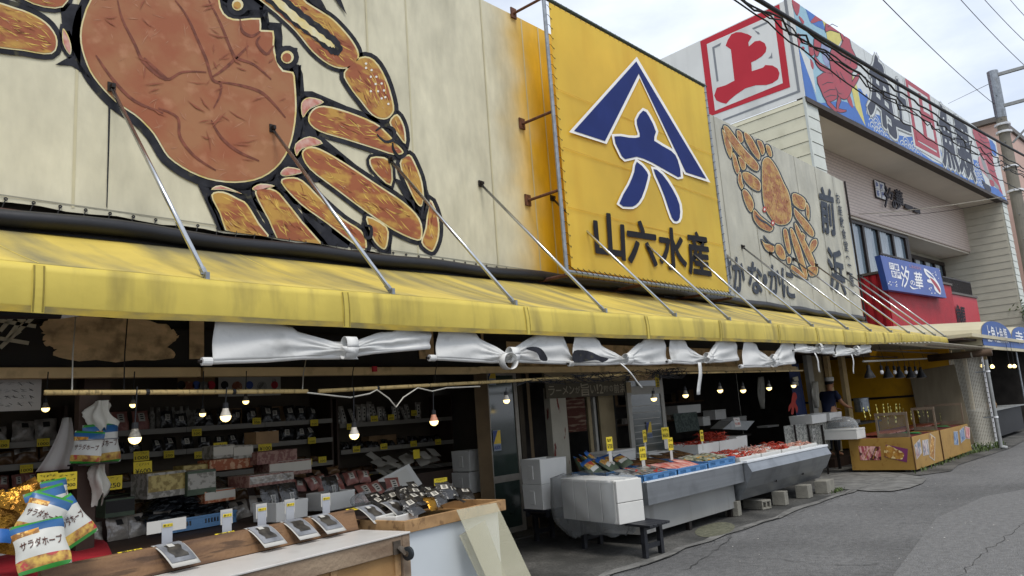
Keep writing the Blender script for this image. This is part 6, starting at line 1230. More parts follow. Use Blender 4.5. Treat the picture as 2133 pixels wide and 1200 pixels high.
def sticker(par, p, w, h, Y):
    s_ = MB().poly([(p.x, Y, p.z), (p.x+w, Y, p.z), (p.x+w, Y, p.z+h), (p.x, Y, p.z+h)]).build('sticker', 'sticker_grey', par)
    MB().poly([(p.x+.004, Y-.002, p.z+h*.35), (p.x+w*.62, Y-.002, p.z+h*.98), (p.x+.004, Y-.002, p.z+h*.98)]).build('sticker_blue', 'sticker_blue', s_); MB().poly([(p.x+.004, Y-.003, p.z+h*.34), (p.x+w-.004, Y-.003, p.z+h*.34), (p.x+w-.004, Y-.003, p.z+h*.98), (p.x+w*.64, Y-.003, p.z+h*.98)]).build('sticker_yellow', 'sticker_yellow', s_)
    put_text(MB(), 'ALSOK', [(p.x+.01, Y-.004, p.z+h*.26), (p.x+w-.01, Y-.004, p.z+h*.26), (p.x+w-.01, Y-.004, p.z+.02), (p.x+.01, Y-.004, p.z+.02)], .02).build('lettering', 'sticker_blue', s_)
sticker(gd, PY(1029, 940, YD-.004), .15, .28, YD-.004); sticker(gd, PY(1019, 802, YD-.004), .14, .26, YD-.004)
ash = thing('accordion_shutter', 'tan accordion shutter folded beside the glass door', 'shutter', PY(1115, 955, YD))
A, B_ = PY(1090, 757, YD-.05), PY(1138, 957, YD-.05)
for i in range(11): xx = A.x+(B_.x-.35-A.x)*i/11+.02; MB().hexa([(xx, YD-.06, .03), (xx+.022, YD-.1, .03), (xx+.044, YD-.06, .03), (xx+.022, YD-.045, .03)], [(xx, YD-.06, A.z), (xx+.022, YD-.1, A.z), (xx+.044, YD-.06, A.z), (xx+.022, YD-.045, A.z)]).build('fold', 'shutter_tan', ash)
ash2 = thing('accordion_shutter', 'narrow tan accordion shutter folded left of the glass door', 'shutter', (7.4, YD, 0))
for i in range(7): xx = 7.2+i*.034; MB().hexa([(xx, YD-.02, .03), (xx+.017, YD-.06, .03), (xx+.034, YD-.02, .03)], [(xx, YD-.02, 2.25), (xx+.017, YD-.06, 2.25), (xx+.034, YD-.02, 2.25)]).build('fold', 'shutter_tan', ash2)
en = thing('entrance_frame', 'old entrance frame with beige boards between the two shop bays', 'doorway', (10, YD, 0))
bx('header_board', (8.72, YD, 2.07), (11.0, YD+.05, 2.56), 'beige_wall', en); bx('header_board', (11.01, YD, 2.07), (12.0, YD+.05, 2.56), 'fascia_tan', en)
wr('side_panel', (1222, 825), (1240, 955), YD+.25, .04, 'beige_wall', en); wr('inner_panel', (1246, 825), (1288, 950), YD+.28, .04, 'beige_wall', en); wr('rail_post', (1239, 827), (1246, 955), YD+.24, .05, 'alu_white', en)
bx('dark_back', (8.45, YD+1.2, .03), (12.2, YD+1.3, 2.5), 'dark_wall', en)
t = thing('post', 'white post with red peeling paint under the olive sign', 'post', PY(1160, 960, YD)); A, B_ = PY(1139, 832, YD), PY(1172, 832, YD); bx('shaft', (A.x, YD-.06, .03), (B_.x, YD+.06, 2.0), 'peeling_white', t)
t = thing('rusty_shutter', 'rusty brown corrugated shutter half raised in the old entrance', 'shutter', PY(1195, 900, YD+.1)); A, B_ = PY(1172, 828, YD+.1), PY(1222, 897, YD+.1)
for i in range(10): z = B_.z+(A.z-B_.z)*i/10; MB().hexa([(A.x, YD+.1, z), (B_.x, YD+.1, z), (B_.x, YD+.14, z), (A.x, YD+.14, z)], [(A.x, YD+.085, z+.06), (B_.x, YD+.085, z+.06), (B_.x, YD+.13, z+.06), (A.x, YD+.13, z+.06)]).build('slat', 'rusty', t)
bd = thing('board_sign', 'olive board with pale lettering about ramen over the old entrance', 'sign', PY(1215, 830, YD-.1)); A, B_ = PY(1136, 797, YD-.1), PY(1300, 826, YD-.1)
bx('board', (A.x, YD-.1, 1.83), (B_.x, YD-.07, 2.06), 'sign_olive', bd)
xx = A.x+.05
for ch, w, h in (('ラ', .15, .14), ('ー', .13, .02), ('メ', .14, .13), ('ン', .13, .13), ('が', .12, .11), ('旨', .22, .2), ('い', .14, .13), ('！', .05, .15), ('2', .1, .15), ('階', .13, .1), ('の', .1, .1), ('前', .15, .15), ('浜', .15, .15)):
    zc = 1.945; put_text(MB(), ch, [(xx, YD-.105, zc+h/2), (xx+w, YD-.105, zc+h/2), (xx+w, YD-.105, zc-h/2), (xx, YD-.105, zc-h/2)], .012).build('letter', 'sign_letter', bd); xx += w+.025
bx('blank_patch', (xx+.02, YD-.105, 1.86), (xx+.16, YD-.1005, 2.04), 'beige_wall', bd)
for i, (x, w, h, mt, lb) in enumerate(((9.45, .5, .95, 'board_brown', 'widest brown board leaning in the old entrance'), (9.2, .16, .85, 'board_brown', 'narrow dark board leaning next to the peeling post'), (9.34, .14, .8, 'dark_wood', 'dark board leaning behind the wide brown board'))):
    t = MB().hexa([(x, 7.0+.03*i, .02), (x+w, 7.0+.03*i, .02), (x+w, 7.03+.03*i, .02), (x, 7.03+.03*i, .02)], [(x, 7.28+.03*i, h), (x+w, 7.28+.03*i, h), (x+w, 7.31+.03*i, h), (x, 7.31+.03*i, h)]).build('leaning_board', mt, None, bevel=.006); tag(t, lb, 'board')
wd, x0, x1, z0, z1 = framed('sliding_door', 'white framed sliding door with lined glass beside the dark bay', (1300, 757), (1396, 950), YD, 'door_glass_pale', 'alu_white', mid=1.83, fw_=.11)
sticker(wd, PY(1349, 913, YD-.004), .16, .28, YD-.004)
for i in range(7): z = 1.62-.11*i; bx('glass_line', (x0+.14, YD+.008, z), (x1-.2, YD+.013, z+.012), 'alu_white', wd)
t = thing('pennant', 'narrow yellow banner strip with black letters above the white door', 'banner', PY(1370, 800, YD-.2)); A, B_ = PY(1362, 756, YD-.2), PY(1374, 806, YD-.2); bx('cloth', (A.x, YD-.2, B_.z), (B_.x, YD-.19, A.z), 'tag_yellow', t)
for i, ch in enumerate('前浜'): z = A.z-.06-i*.22; put_text(MB(), ch, [(A.x+.02, YD-.205, z), (B_.x-.02, YD-.205, z), (B_.x-.02, YD-.205, z-.18), (A.x+.02, YD-.205, z-.18)], .01).build('letter', 'ink', t)
# ---------------------------------------------------------------- dark second bay
bay = thing('work_table', 'dark work table with green checked cloth inside the second bay', 'table', (14.2, 8.3, .03)); bx('top', (12.6, 7.9, .8), (16.4, 8.9, .84), 'dark_metal', bay)
for x, y in ((12.7, 8), (16.3, 8), (12.7, 8.8), (16.3, 8.8)): bx('leg', (x-.03, y-.03, .03), (x+.03, y+.03, .8), 'dark_metal', bay)
mat('check_green', '#2f3b36', .7, c2='#4b5650', scale=22, lo=.48, hi=.52)
A, B_ = PY(1402, 862, 7.85), PY(1455, 896, 7.85); o = MB().grid(lambda u, v: Vector((A.x+(B_.x-A.x)*u, 7.85-.03*v, A.z+(B_.z-A.z)*v)), 8, 6).build('checked_cloth', 'check_green', None, solid=.006); tag(o, 'green checked cloth hanging over the work table', 'cloth')
for i, (x, y, w, h, lb) in enumerate(((1460, 875, .35, .16, 'pale tub left of the bags on the work table'), (1425, 850, .9, .18, 'long pale foam tray on the dim back shelf'), (1490, 862, .5, .18, 'pale bundle of bags on the work table'), (1600, 878, .6, .05, 'flat grey tray at the right end of the work table'), (1530, 870, .7, .12, 'grey lidded tub behind the price board'))): foam_box(lb, PY(x, y+12, 8.4), w, .3, h, rr.uniform(-.1, .1), lid=(i % 2 == 0))
t = card('white handwritten price board standing above the red crabs', PY(1538, 889, 6.3), .22, .16, ('~', '¥1,000'), 0, -.1, 'card_white', inkm='ink_red', cat='price board', name='price_board')
t = thing('tilted_board', 'grey tray tilted behind the white price board', 'tray', PY(1540, 895, 6.6)); MB().prism([PY(x, y, 6.6) for x, y in ((1505, 894), (1525, 877), (1572, 877), (1556, 896))], Vector((0, .25, .02))).build('slab', 'galv_matt', t)
mat('apron_white', '#cfcdc2', .7, var=.1, scale=6, bump=.3, bscale=14)
for x, y0, y1, Y, w, lb in ((1584, 785, 852, 8.2, .22, 'white apron hanging in the dark bay between the bulbs'), (1697, 795, 850, 7.0, .2, 'pale crumpled bag hanging on the beige column'), (1856, 790, 828, 7.2, .28, 'white cloth hanging on the dark post before the yellow wall')):
    A, B_ = PY(x, y0, Y), PY(x+4, y1, Y); o = MB().grid(lambda u, v: A+(B_-A)*v+Vector(((u-.5)*w*(.35+.65*math.sin(math.pi*(.15+.75*v))), .05*math.sin(u*11+v*3), 0)), 16, 10).build('hanging_cloth', 'apron_white', None, smooth=True, solid=.003); tag(o, lb, 'cloth')
e = MB()
sh = thing('back_shelf', 'dim back shelf with tools and bags deep inside the second bay', 'shelf', (15, 10.6, .03))
for z in (1.2, 1.65): bx('board', (12, 10.4, z), (19, 10.9, z+.04), 'shelf_side', sh)
for i in range(14): bx('stored_item', (12.2+i*.47, 10.45, (1.24, 1.69)[i % 2]), (12.2+i*.47+rr.uniform(.2, .4), 10.8, (1.24, 1.69)[i % 2]+rr.uniform(.12, .35)), rr.choice(('box_white', 'cardboard', 'pack_dark', 'pack_clear')), sh)
nb = thing('octopus_banner', 'dark blue hanging banner with a red octopus beside the dark bay', 'banner', PY(1662, 870, 6.95)); A, B_ = PY(1640, 757, 6.95), PY(1680, 868, 6.95)
mat('indigo', '#1c2a52', .7, var=.12, scale=5); mat('octo_red', '#b0382c', .65, var=.1, scale=8)
MB().grid(lambda u, v: Vector((A.x+(B_.x-A.x)*u+.12*v, 6.95+.02*math.sin(u*8), A.z+(B_.z-A.z)*v)), 10, 4).build('cloth', 'indigo', nb, smooth=True)
MB().poly([PY(x, y, 6.915) for x, y in smooth_loop([(1651, 820), (1657, 818), (1660, 828), (1657, 838), (1662, 850), (1660, 860), (1655, 848), (1653, 862), (1648, 862), (1649, 848), (1643, 858), (1643, 846), (1648, 838)], 3)]).build('octopus_print', 'octo_red', nb)
for y in (770, 790, 800): MB().poly([PY(x, yy, 6.915) for x, yy in ((1650, y-3), (1662, y-6), (1664, y+3), (1652, y+4))]).build('fish_print', 'lattice', nb)
for x0_, x1_, mt, lb in ((1680, 1690, 'alu_white', 'pale door post right of the octopus banner'), (1722, 1728, 'cream_beam', 'cream post left of the man'), (1752, 1760, 'cream_beam', 'cream post between the man and the yellow wall')):
    A, B_ = PY(x0_, 745, 7.1), PY(x1_, 745, 7.1); t = MB().box((A.x, 7.1, .012), (B_.x, 7.2, 2.56)).build('door_post', mt, None); tag(t, lb, 'post')
A, B_ = PY(1690, 745, 7.25), PY(1722, 745, 7.25); t = thing('wall_panel', 'beige wall panel behind the hanging bag', 'wall', (A.x, 7.25, 0)); bx('panel', (A.x, 7.25, .012), (B_.x, 7.3, 2.56), 'beige_wall', t)
# ---------------------------------------------------------------- stainless cases
mat('case_steel', '#8e9194', .38, metal=.75, var=.08, scale=3, stretch=(.2, 1, 6), bump=.06, bscale=40, dirt='#6a6c6e', dfac=.5, dscale=3); mat('case_paint', '#8f8f8c', .45, metal=.1, var=.06, scale=2, dirt='#6b6862', dfac=.5, dscale=3, dstretch=(1.5, 1, .25), dlo=.52, dhi=.7); mat('white_edge', '#d5d8da', .35, var=.03); mat('block_conc', '#7d7a70', .85, var=.12, scale=9, bump=.5, bscale=60)
CY = 5.02; CX0, CX1, CX2 = 7.6, 10.04, 13.05; CZ = .73
c1 = thing('display_case', 'low grey steel display case with blue crates on top', 'display case', ((CX0+CX1)/2, CY+.6, 0))
bx('front_panel', (CX0, CY, .475), (CX1, CY+.03, CZ), 'case_steel', c1, .004); bx('side_panel', (CX0, CY+.031, .475), (CX0+.03, CY+1.5, CZ), 'case_steel', c1); bx('top_lip', (CX0-.004, CY-.006, CZ+.001), (CX1, CY+.05, CZ+.014), 'white_edge', c1)
bx('deck', (CX0+.031, CY+.031, CZ-.06), (CX1, CY+1.6, CZ-.02), 'case_steel', c1); bx('lower_panel', (CX0+.06, CY+.16, .13), (CX1-.02, CY+.19, .474), 'case_paint', c1); bx('lower_side', (CX0+.06, CY+.191, .13), (CX0+.09, CY+1.4, .474), 'case_paint', c1)
for x in (CX0+.15, CX0+1.2, CX1-.1):
    for y in (CY+.22, CY+1.3): bx('foot', (x-.03, y-.03, .012), (x+.03, y+.03, .129), 'dark_metal', c1)
c2 = thing('display_case', 'white-edged steel display case with ice and red crabs, far end on blocks', 'display case', ((CX1+CX2)/2, CY+.6, 0))
q = lambda x: [(x, CY-.06, CZ), (x, CY-.12, CZ-.12), (x, CY+.0, .38), (x, CY+.6, .38), (x, CY+.6, CZ)]
e = MB(); a, b_ = q(CX1+.02), q(CX2); e.poly([a[0], b_[0], b_[1], a[1]]); e.poly([a[1], b_[1], b_[2], a[2]]); e.poly(a[::-1]); e.poly(b_); e.poly([a[2], b_[2], b_[3], a[3]]); e.build('front_hood', 'case_steel', c2)
for i in range(3): x0_, x1_ = CX1+.02+(CX2-CX1)*i/3, CX1+(CX2-CX1)*(i+1)/3-.01; bx('front_seam', (x1_, CY-.02, .37), (x1_+.008, CY+.02, .4), 'dark_metal', c2)
MB().hexa([(CX1+.04, CY+.12, .22), (CX2-.05, CY+.12, .22), (CX2-.05, CY+.5, .22), (CX1+.04, CY+.5, .22)], [(CX1+.04, CY+.02, .378), (CX2-.05, CY+.02, .378), (CX2-.05, CY+.5, .378), (CX1+.04, CY+.5, .378)]).build('lower_tray', 'case_steel', c2)
bx('white_rim', (CX1, CY-.075, CZ+.001), (CX2+.02, CY+.02, CZ+.035), 'white_edge', c2, .006); bx('end_rim', (CX2-.06, CY+.021, CZ+.001), (CX2+.02, CY+1.5, CZ+.035), 'white_edge', c2, .006); bx('deck', (CX1+.02, CY+.021, CZ-.05), (CX2-.061, CY+1.5, CZ), 'white_edge', c2); bx('body', (CX1+.05, CY+.3, .22), (CX2-.1, CY+1.45, CZ-.06), 'case_paint', c2)
def block(label, p, w, d, h, rz, holes=False, mt='block_conc'):
    t = thing('concrete_block', label, 'concrete block', p, rz); e = MB()
    if holes:
        tk = .028
        e.box((-w/2, -d/2, 0), (w/2, d/2, tk)); e.box((-w/2, -d/2, h-tk), (w/2, d/2, h))
        for i in range(3): x = -w/2+(w-tk)*i/2; e.box((x, -d/2+.001, tk), (x+tk, d/2-.001, h-tk))
    else: e.box((-w/2, -d/2, 0), (w/2, d/2, h))
    e.build('block', mt, t, local=True, bevel=.006)
block('hollow concrete block with two holes under the crab case', PZ(1590, 1060, .016)+Vector((.02, .1, 0)), .2, .36, .13, -.25, True)
for x, y, w, d, h, lb in ((1545, 1075, .12, .2, .2, 'narrow dark concrete block nearest the case joint'), (1643, 1052, .14, .2, .2, 'slanted concrete block in the middle of the row'), (1692, 1037, .2, .2, .2, 'square concrete block with a stain second from the end'), (1735, 1026, .38, .2, .2, 'wide concrete block at the far end of the crab case')): block(lb, PZ(x, y, .016)+Vector((0, .12, 0)), w, d, h, .05)
# ---------------------------------------------------------------- crates and fish packs on the first case
ZC = CZ-.018
def cr(label, x0, x1, y0, y1, z=ZC, h=.1, rz=0): crate(label, Vector(((x0+x1)/2, (y0+y1)/2, z)), x1-x0, y1-y0, h, rz); return ((x0+x1)/2, (y0+y1)/2, z+.02)
g1 = cr('front left blue crate of silvery fish packs', 7.66, 8.42, CY+.08, CY+.58); g2_ = cr('front middle blue crate of red shrimp packs', 8.44, 9.2, CY+.08, CY+.58, h=.1); g3 = cr('front right blue crate of dark green packs', 9.22, 10.0, CY+.08, CY+.6, z=ZC+.02)
g4 = cr('back left blue crate heaped with snack bags', 7.66, 8.55, CY+.62, CY+1.15, z=ZC+.03); g5 = cr('back middle blue crate of brown dried fish', 8.57, 9.35, CY+.62, CY+1.15, z=ZC+.03); g6 = cr('back right blue crate of dark fish packs', 9.37, 10.15, CY+.64, CY+1.2, z=ZC+.05)
mat('fish_silver', '#8a8a88', .2, c2='#3c3a3a', scale=26, stretch=(1, .3, 1), spec=.8, dirt='#9c2f24', dfac=.9, dscale=12, dlo=.58, dhi=.62); mat('fish_red', '#b0483c', .25, c2='#caa39a', scale=24, stretch=(1, .3, 1), spec=.7); mat('fish_green', '#39422c', .2, c2='#a7a694', scale=16, spec=.8, dirt='#c08a2a', dfac=.9, dscale=14, dlo=.6, dhi=.64); mat('fish_brown', '#7d5638', .35, c2='#4a3624', scale=20, stretch=(1, .3, 1))
def fill(proto, g, n, w, d, lab=None, rot=(-1.4, 0, 0), zz=.045):
    for i in range(n): put(proto, (g[0]-w/2+w*(i+.5)/n, g[1]-d*.45+rr.uniform(-.02, .02), g[2]+zz+rr.uniform(0, .015)), (rot[0]+rr.uniform(-.06, .06), rot[1]+rr.uniform(-.15, .15), rot[2]+rr.uniform(-.12, .12)))
fill(pack('fish_pack', .12, .44, .022, 'fish_silver', 'long silvery fish pack in the front left blue crate', 'fish pack', 'silvery fish packs', seed=61, nu=6, nv=10), g1, 7, .7, .45)
fill(pack('shrimp_pack', .12, .44, .024, 'fish_red', 'long red shrimp pack in the front middle blue crate', 'shrimp pack', 'red shrimp packs', seed=62, nu=6, nv=10), g2_, 7, .7, .45)
fill(pack('green_pack', .15, .44, .03, 'fish_green', 'clear pack with dark greens in the front right blue crate', 'fish pack', 'dark green packs', seed=63, lab=(.1, .9, .8, .96, 'card_white'), nu=6, nv=10), g3, 5, .7, .45, zz=.06)
fill(pack('dried_fish', .11, .44, .02, 'fish_brown', 'brown dried fish in the back middle blue crate', 'fish', 'brown dried fish', seed=64, nu=6, nv=10), g5, 7, .7, .45, zz=.05)
fill(pack('dark_fish_pack', .12, .44, .02, 'pack_brown', 'dark fish pack in the back right blue crate', 'fish pack', 'dark fish packs', seed=65, nu=6, nv=10), g6, 6, .7, .45, zz=.05)
sn2 = pack('snack_bag', .2, .28, .04, 'box_green', 'green or orange snack bag heaped in the back left crate', 'snack bag', 'snack bags in the back left crate', rows=[((.5, .8, .1, .9), 'nuts'), ((.85, 1.1, 0, 1.1), 'foil_blue'), ((.3, .5, .2, .8), 'snack_white')], seed=66, nu=10, nv=10)
for i in range(10): put(sn2, (g4[0]-.36+.08*i, g4[1]-.12+.1*((i*3) % 4), g4[2]+.04+.03*((i*7) % 3)), (-.9+rr.uniform(-.3, .3), rr.uniform(-.5, .5), rr.uniform(-.6, .6)))
foam_box('white foam box behind the heap of snack bags', (9.0, CY+1.45, ZC), .75, .3, .28, .05, lid=True); foam_box('white foam lid box behind the brown dried fish', (10.2, CY+1.55, ZC), .7, .3, .2, 0)
for (x, y, ln, lb, rz_, tl) in ((1270, 925, ('~', '¥700'), 'yellow tag on the heaped snack bags', .1, 0), (1339, 945, ('~', '¥700'), 'yellow tag with green writing over the silvery packs', 0, 0), (1343, 909, ('~', '¥550'), 'yellow tag standing behind the silvery packs', .25, 0), (1397, 925, ('~', '¥700'), 'yellow tag slanting over the red shrimp packs', .1, .1), (1386, 903, ('~', '¥600'), 'upper yellow tag slanting behind the shrimp packs', -.2, .1), (1462, 908, ('~', '¥50'), 'pale yellow tag over the dark green packs', .2, 0)):
    Y = CY+.45 if y > 920 else CY+.75; p = PY(x, y, Y); card(lb, p-Vector((0, 0, .21)), .145, .165, ln, rz_, 0, post=.13, pw=.075)
# ---------------------------------------------------------------- crabs on the second case
mat('crab_red2', '#9c2418', .35, c2='#b8442c', scale=20, bump=.2); mat('crab_pale', '#b8705c', .4, c2='#c9a596', scale=20)
def crab_pile(label, c, rx, ry, n, seed, mt='crab_red2', hh=.09, name='crab_legs'):
    r_ = random.Random(seed); e = MB()
    for i in range(n):
        a = r_.uniform(0, 6.28); p = c+Vector((r_.uniform(-rx, rx), r_.uniform(-ry, ry), r_.uniform(0, hh*.5))); l = r_.uniform(.1, .2); d = Vector((math.cos(a), math.sin(a), r_.uniform(-.1, .55))); k = p+d*l*.5+EZ*.03
        d2 = Vector((math.cos(a+.6), math.sin(a+.6), r_.uniform(-.5, .1))); e.tube([p, k, k+d2*l*.55], [.009, .007, .003], 5)
    for i in range(max(1, n//9)):
        p = c+Vector((r_.uniform(-rx, rx)*.7, r_.uniform(-ry, ry)*.7, .015)); e.lathe([(0, .0), (.05, .01), (.06, .025), (.035, .045), (0, .05)], p, 9)
    o = e.build(name, mt, None, smooth=True); tag(o, label, 'crabs', kind='stuff'); return o
ZR = CZ+.002
for i in range(4):
    x = CX1+.2+i*.72
    for j in range(2):
        if i == 0 and j == 1: continue
        y = CY+.27+j*.5; lb = ('first', 'second', 'third', 'fourth')[i]+(' front' if j == 0 else ' back')+' white foam tray of crabs counted from the left'
        foam_box(lb, (x+.16, y, ZR), .68, .46, .075, 0, .02); crab_pile('red crab legs in the %s tray' % lb[:12].strip(), Vector((x+.16, y, ZR+.03)), .26, .16, 26, 70+i*2+j, 'crab_pale' if (i+j) % 2 else 'crab_red2')
bb = Vector((CX1+.75, CY+1.15, ZR+.05)); foam_box('tall white foam box at the back left with pale crabs', bb, .7, .5, .2, .02); crab_pile('pale crabs in the back left foam box', bb+EZ*.14, .26, .18, 40, 91, 'crab_red2'); 
bb2 = bb+Vector((.74, .05, 0)); foam_box('tall white foam box piled high with bright red crabs', bb2, .72, .55, .2, .02); crab_pile('high pile of bright red crab legs', bb2+EZ*.16, .25, .18, 130, 92, 'crab_red2', .25)
foam_box('tall white foam box right of the pile of red crabs', bb2+Vector((.6, .1, 0)), .42, .6, .22, .02)
for x, y, lb, ln in ((1590, 952, 'white price sign lying slanted among the left crabs', '~'), (1665, 938, 'white price sign standing slanted in the right crab trays', '1500')):
    p = PY(x, y, CY+.4); card(lb, p-Vector((0, 0, .06)), .42, .13, (ln,), .35, -.25, 'card_white', name='price_sign', cat='price sign')
# ---------------------------------------------------------------- bench and wrapped foam boxes
mat('bench_black', '#17181c', .5, c2='#26272c', scale=12, stretch=(1, .2, 1), bump=.15)
be = thing('bench', 'small black slatted bench in front of the steel case', 'bench', (7.2, 5.7, 0)); BZ = .365
bxo = lambda y: 7.0+(y-4.72)*.23
def bq(name, a, b_, w0, z0, z1, mt='bench_black', par=be): MB().hexa([(bxo(a)+w0[0], a, z0), (bxo(a)+w0[1], a, z0), (bxo(b_)+w0[1], b_, z0), (bxo(b_)+w0[0], b_, z0)], [(bxo(a)+w0[0], a, z1), (bxo(a)+w0[1], a, z1), (bxo(b_)+w0[1], b_, z1), (bxo(b_)+w0[0], b_, z1)]).build(name, mt, par, bevel=.004)
for i in range(5): bq('slat', 4.6, 6.8, (-.03+i*.082, .042+i*.082), BZ-.025, BZ)
for y in (4.72, 5.72, 6.66):
    for s in (.0, .31): bq('leg', y, y+.06, (s, s+.06), .012, BZ-.026)
    bq('cross_rail', y+.01, y+.05, (.061, .309), .1, .15); bq('top_rail', y+.01, y+.05, (.061, .309), BZ-.07, BZ-.027)
wrp = [foam_box(('nearest', 'second', 'third', 'fourth')[i]+' upright foam box in the plastic-wrapped row on the bench', (bxo(4.95+i*.235)+.06, 5.06+i*.235, BZ+.002), .37, .225, .43, -.22, lid=True) for i in range(4)]
for w_ in wrp: pass
t = thing('foam_slab', 'bright end slab of the wrapped foam boxes with a middle groove', 'foam box', (bxo(4.86)+.05, 4.91, BZ+.002), -.22); MB().box((-.19, 0, 0), (.19, .03, .22)).build('lower_face', 'foam', t, local=True, bevel=.006); MB().box((-.19, 0, .226), (.19, .03, .46)).build('upper_face', 'foam', t, local=True, bevel=.006)
c = Vector((bxo(5.45)+.04, 5.47, .22)); rz_ = Matrix.Rotation(-.22, 3, 'Z')
def wrapf(u, v):
    a = 6.283*u; sx = (.27+.07*max(0, -math.cos(a))*math.sin(math.pi*v))*(1+.03*math.sin(a*7+v*9)); sy = .58
    ca, sa = math.cos(a), math.sin(a); k = 1/max(abs(ca), abs(sa))**.75; z = .2+.66*v-(.1*max(0, sa)*(1-v)); 
    if v < .25: k *= .75+v
    if v > .95: k *= 1-.25*(v-.95)/.05
    return c+rz_ @ Vector((ca*sx*k*1.0+(.05*(1-v) if ca < 0 else 0), sa*sy*k*(1 if sa > 0 else .93), z-.2+.012*math.sin(a*9+v*13)))
o = MB().grid(wrapf, 48, 14).build('plastic_wrap', 'film_dense', None, smooth=True); tag(o, 'cloudy plastic bag wrapped round the foam boxes on the bench', 'plastic wrap')
for i in range(2): foam_box(('lower', 'upper')[i]+' of two white foam boxes stacked at the back end of the bench', (7.33, 6.35, .46+i*.302), .46, .36, .3, -.1, grip=True)
t = thing('low_stand', 'dark low stand under the two stacked white foam boxes', 'stand', (7.33, 6.35, BZ)); bx('deck', (7.12, 6.15, .43), (7.56, 6.56, .458), 'bench_black', t)
for x, y in ((7.14, 6.17), (7.5, 6.17), (7.14, 6.5), (7.5, 6.5)): bx('leg', (x, y, BZ+.002), (x+.04, y+.04, .429), 'bench_black', t)
# ---------------------------------------------------------------- orange stall at the far end
mat('orange_paint', '#a07c3a', .55, c2='#917032', scale=2, dirt='#7a4a18', dfac=.5, dscale=8, dlo=.6, dhi=.7); mat('stall_edge', '#5a3c1c', .7); mat('cloth_darkred', '#4a1414', .6, var=.2, scale=5); mat('cloth_green', '#1f6a35', .6, var=.15, scale=5); mat('frame_wood', '#6e5f4e', .75, var=.2, scale=6, bump=.2); mat('stick_yellow', '#cfc66a', .6, var=.05); mat('tray_food', '#4a1c14', .4, c2='#7a3a22', scale=22, bump=.3)
mat('food_pink', '#a8505a', .4, c2='#e0b0a8', scale=9, stretch=(3, 3, .6), lo=.48, hi=.54, dirt='#3a2018', dfac=.9, dscale=6, dlo=.55, dhi=.6); mat('food_gold', '#b8893c', .4, c2='#8a5a24', scale=9, dirt='#f0dca0', dfac=.7, dscale=14, dlo=.56, dhi=.62); mat('poster_fish', '#6a7484', .4, c2='#c4b6b0', scale=14, stretch=(2, 2, .7), lo=.47, hi=.54, dirt='#8c4a4a', dfac=.8, dscale=6); mat('poster_blue', '#3a5a88', .4, c2='#9aa6b4', scale=16, stretch=(2, 2, .6), lo=.47, hi=.54); mat('poster_purple', '#6d2c5a', .5)
OX0, OX1, OX2, OX3, OY, OYB = 15.9, 17.88, 17.96, 20.45, 4.42, 5.6
for k, (a, b_, lb) in enumerate(((OX0, OX1, 'nearer orange stall with food photos and grilled skewers'), (OX2, OX3, 'farther orange stall with three fish photos on its front'))):
    t = thing('food_stall', lb, 'stall', ((a+b_)/2, 5, 0)); globals()['st%d' % k] = t
    bx('front_panel', (a, OY, .06), (b_, OY+.02, .675), 'orange_paint', t, .003); bx('side_panel', (a, OY+.021, .06), (a+.02, OYB, .675), 'orange_paint', t, .003); bx('corner_trim', (a-.006, OY-.006, .06), (a+.012, OY+.012, .68), 'stall_edge', t)
    bx('end_panel', (b_-.02, OY+.021, .06), (b_, OYB, .675), 'orange_paint', t); bx('table_top', (a+.021, OY+.021, .6), (b_-.021, OYB, .62), 'stall_edge', t)
    MB().grid(lambda u, v: Vector((a+.03+(b_-a-.06)*u, OY+.025+(OYB-OY-.03)*v, .655+.03*v+.008*math.sin(u*13+v*7))), 16, 8).build('table_cloth', 'cloth_darkred', t, smooth=True)
    for s in range(4):
        x = a+.15+s*(b_-a)/4; MB().poly([(x, OY+.1, .675), (x+.5, OY+.3, .685), (x+.25, OY+.62, .69)] if s % 2 == 0 else [(x, OY+.5, .7), (x+.4, OY+.55, .7), (x+.3, OY+.9, .705)]).build('green_flag', 'cloth_green', t)
    for x in (a+.2, b_-.3):
        for y in (OY+.15, OYB-.2): bx('foot', (x, y, .012), (x+.1, y+.1, .059), 'block_conc', t)
O6 = lambda l: [(1740+x/6.667, 820+y/6.667) for x, y in l]
def poster(label, pix, plane, mt, par, border=True):
    f = (lambda x, y, d: PX(x, y, OX0-.003-d)) if plane == 'x' else (lambda x, y, d: PY(x, y, OY-.003-d))
    c_ = (sum(p[0] for p in pix)/4, sum(p[1] for p in pix)/4)
    o = MB().poly([f(*p, .001) for p in pix]).build('poster', 'card_white' if border else mt, par); o['label'] = label
    if border: MB().poly([f(c_[0]+(p[0]-c_[0])*.86, c_[1]+(p[1]-c_[1])*.92, .003) for p in pix]).build('print', mt, o)
    return o
pr = poster('photo of pink grilled skewers', O6([(320, 728), (622, 735), (640, 922), (348, 925)]), 'x', 'food_pink', st0, False)
for i in range(5): MB().poly([PX(x, y, OX0-.008) for x, y in O6([(350+i*55, 905), (362+i*55, 912), (430+i*48, 765), (420+i*48, 760)])]).build('printed_skewer', 'food_gold' if i % 2 else 'crab_pale', pr)
pr = poster('photo of a golden rolled omelette', O6([(702, 708), (1008, 768), (995, 955), (685, 880)]), 'x', 'poster_purple', st0, False); MB().poly([PX(x, y, OX0-.008) for x, y in O6(smooth_loop([(712, 720), (850, 770), (950, 830), (940, 890), (900, 915), (690, 870)], 3))]).build('printed_omelette', 'food_gold', pr)
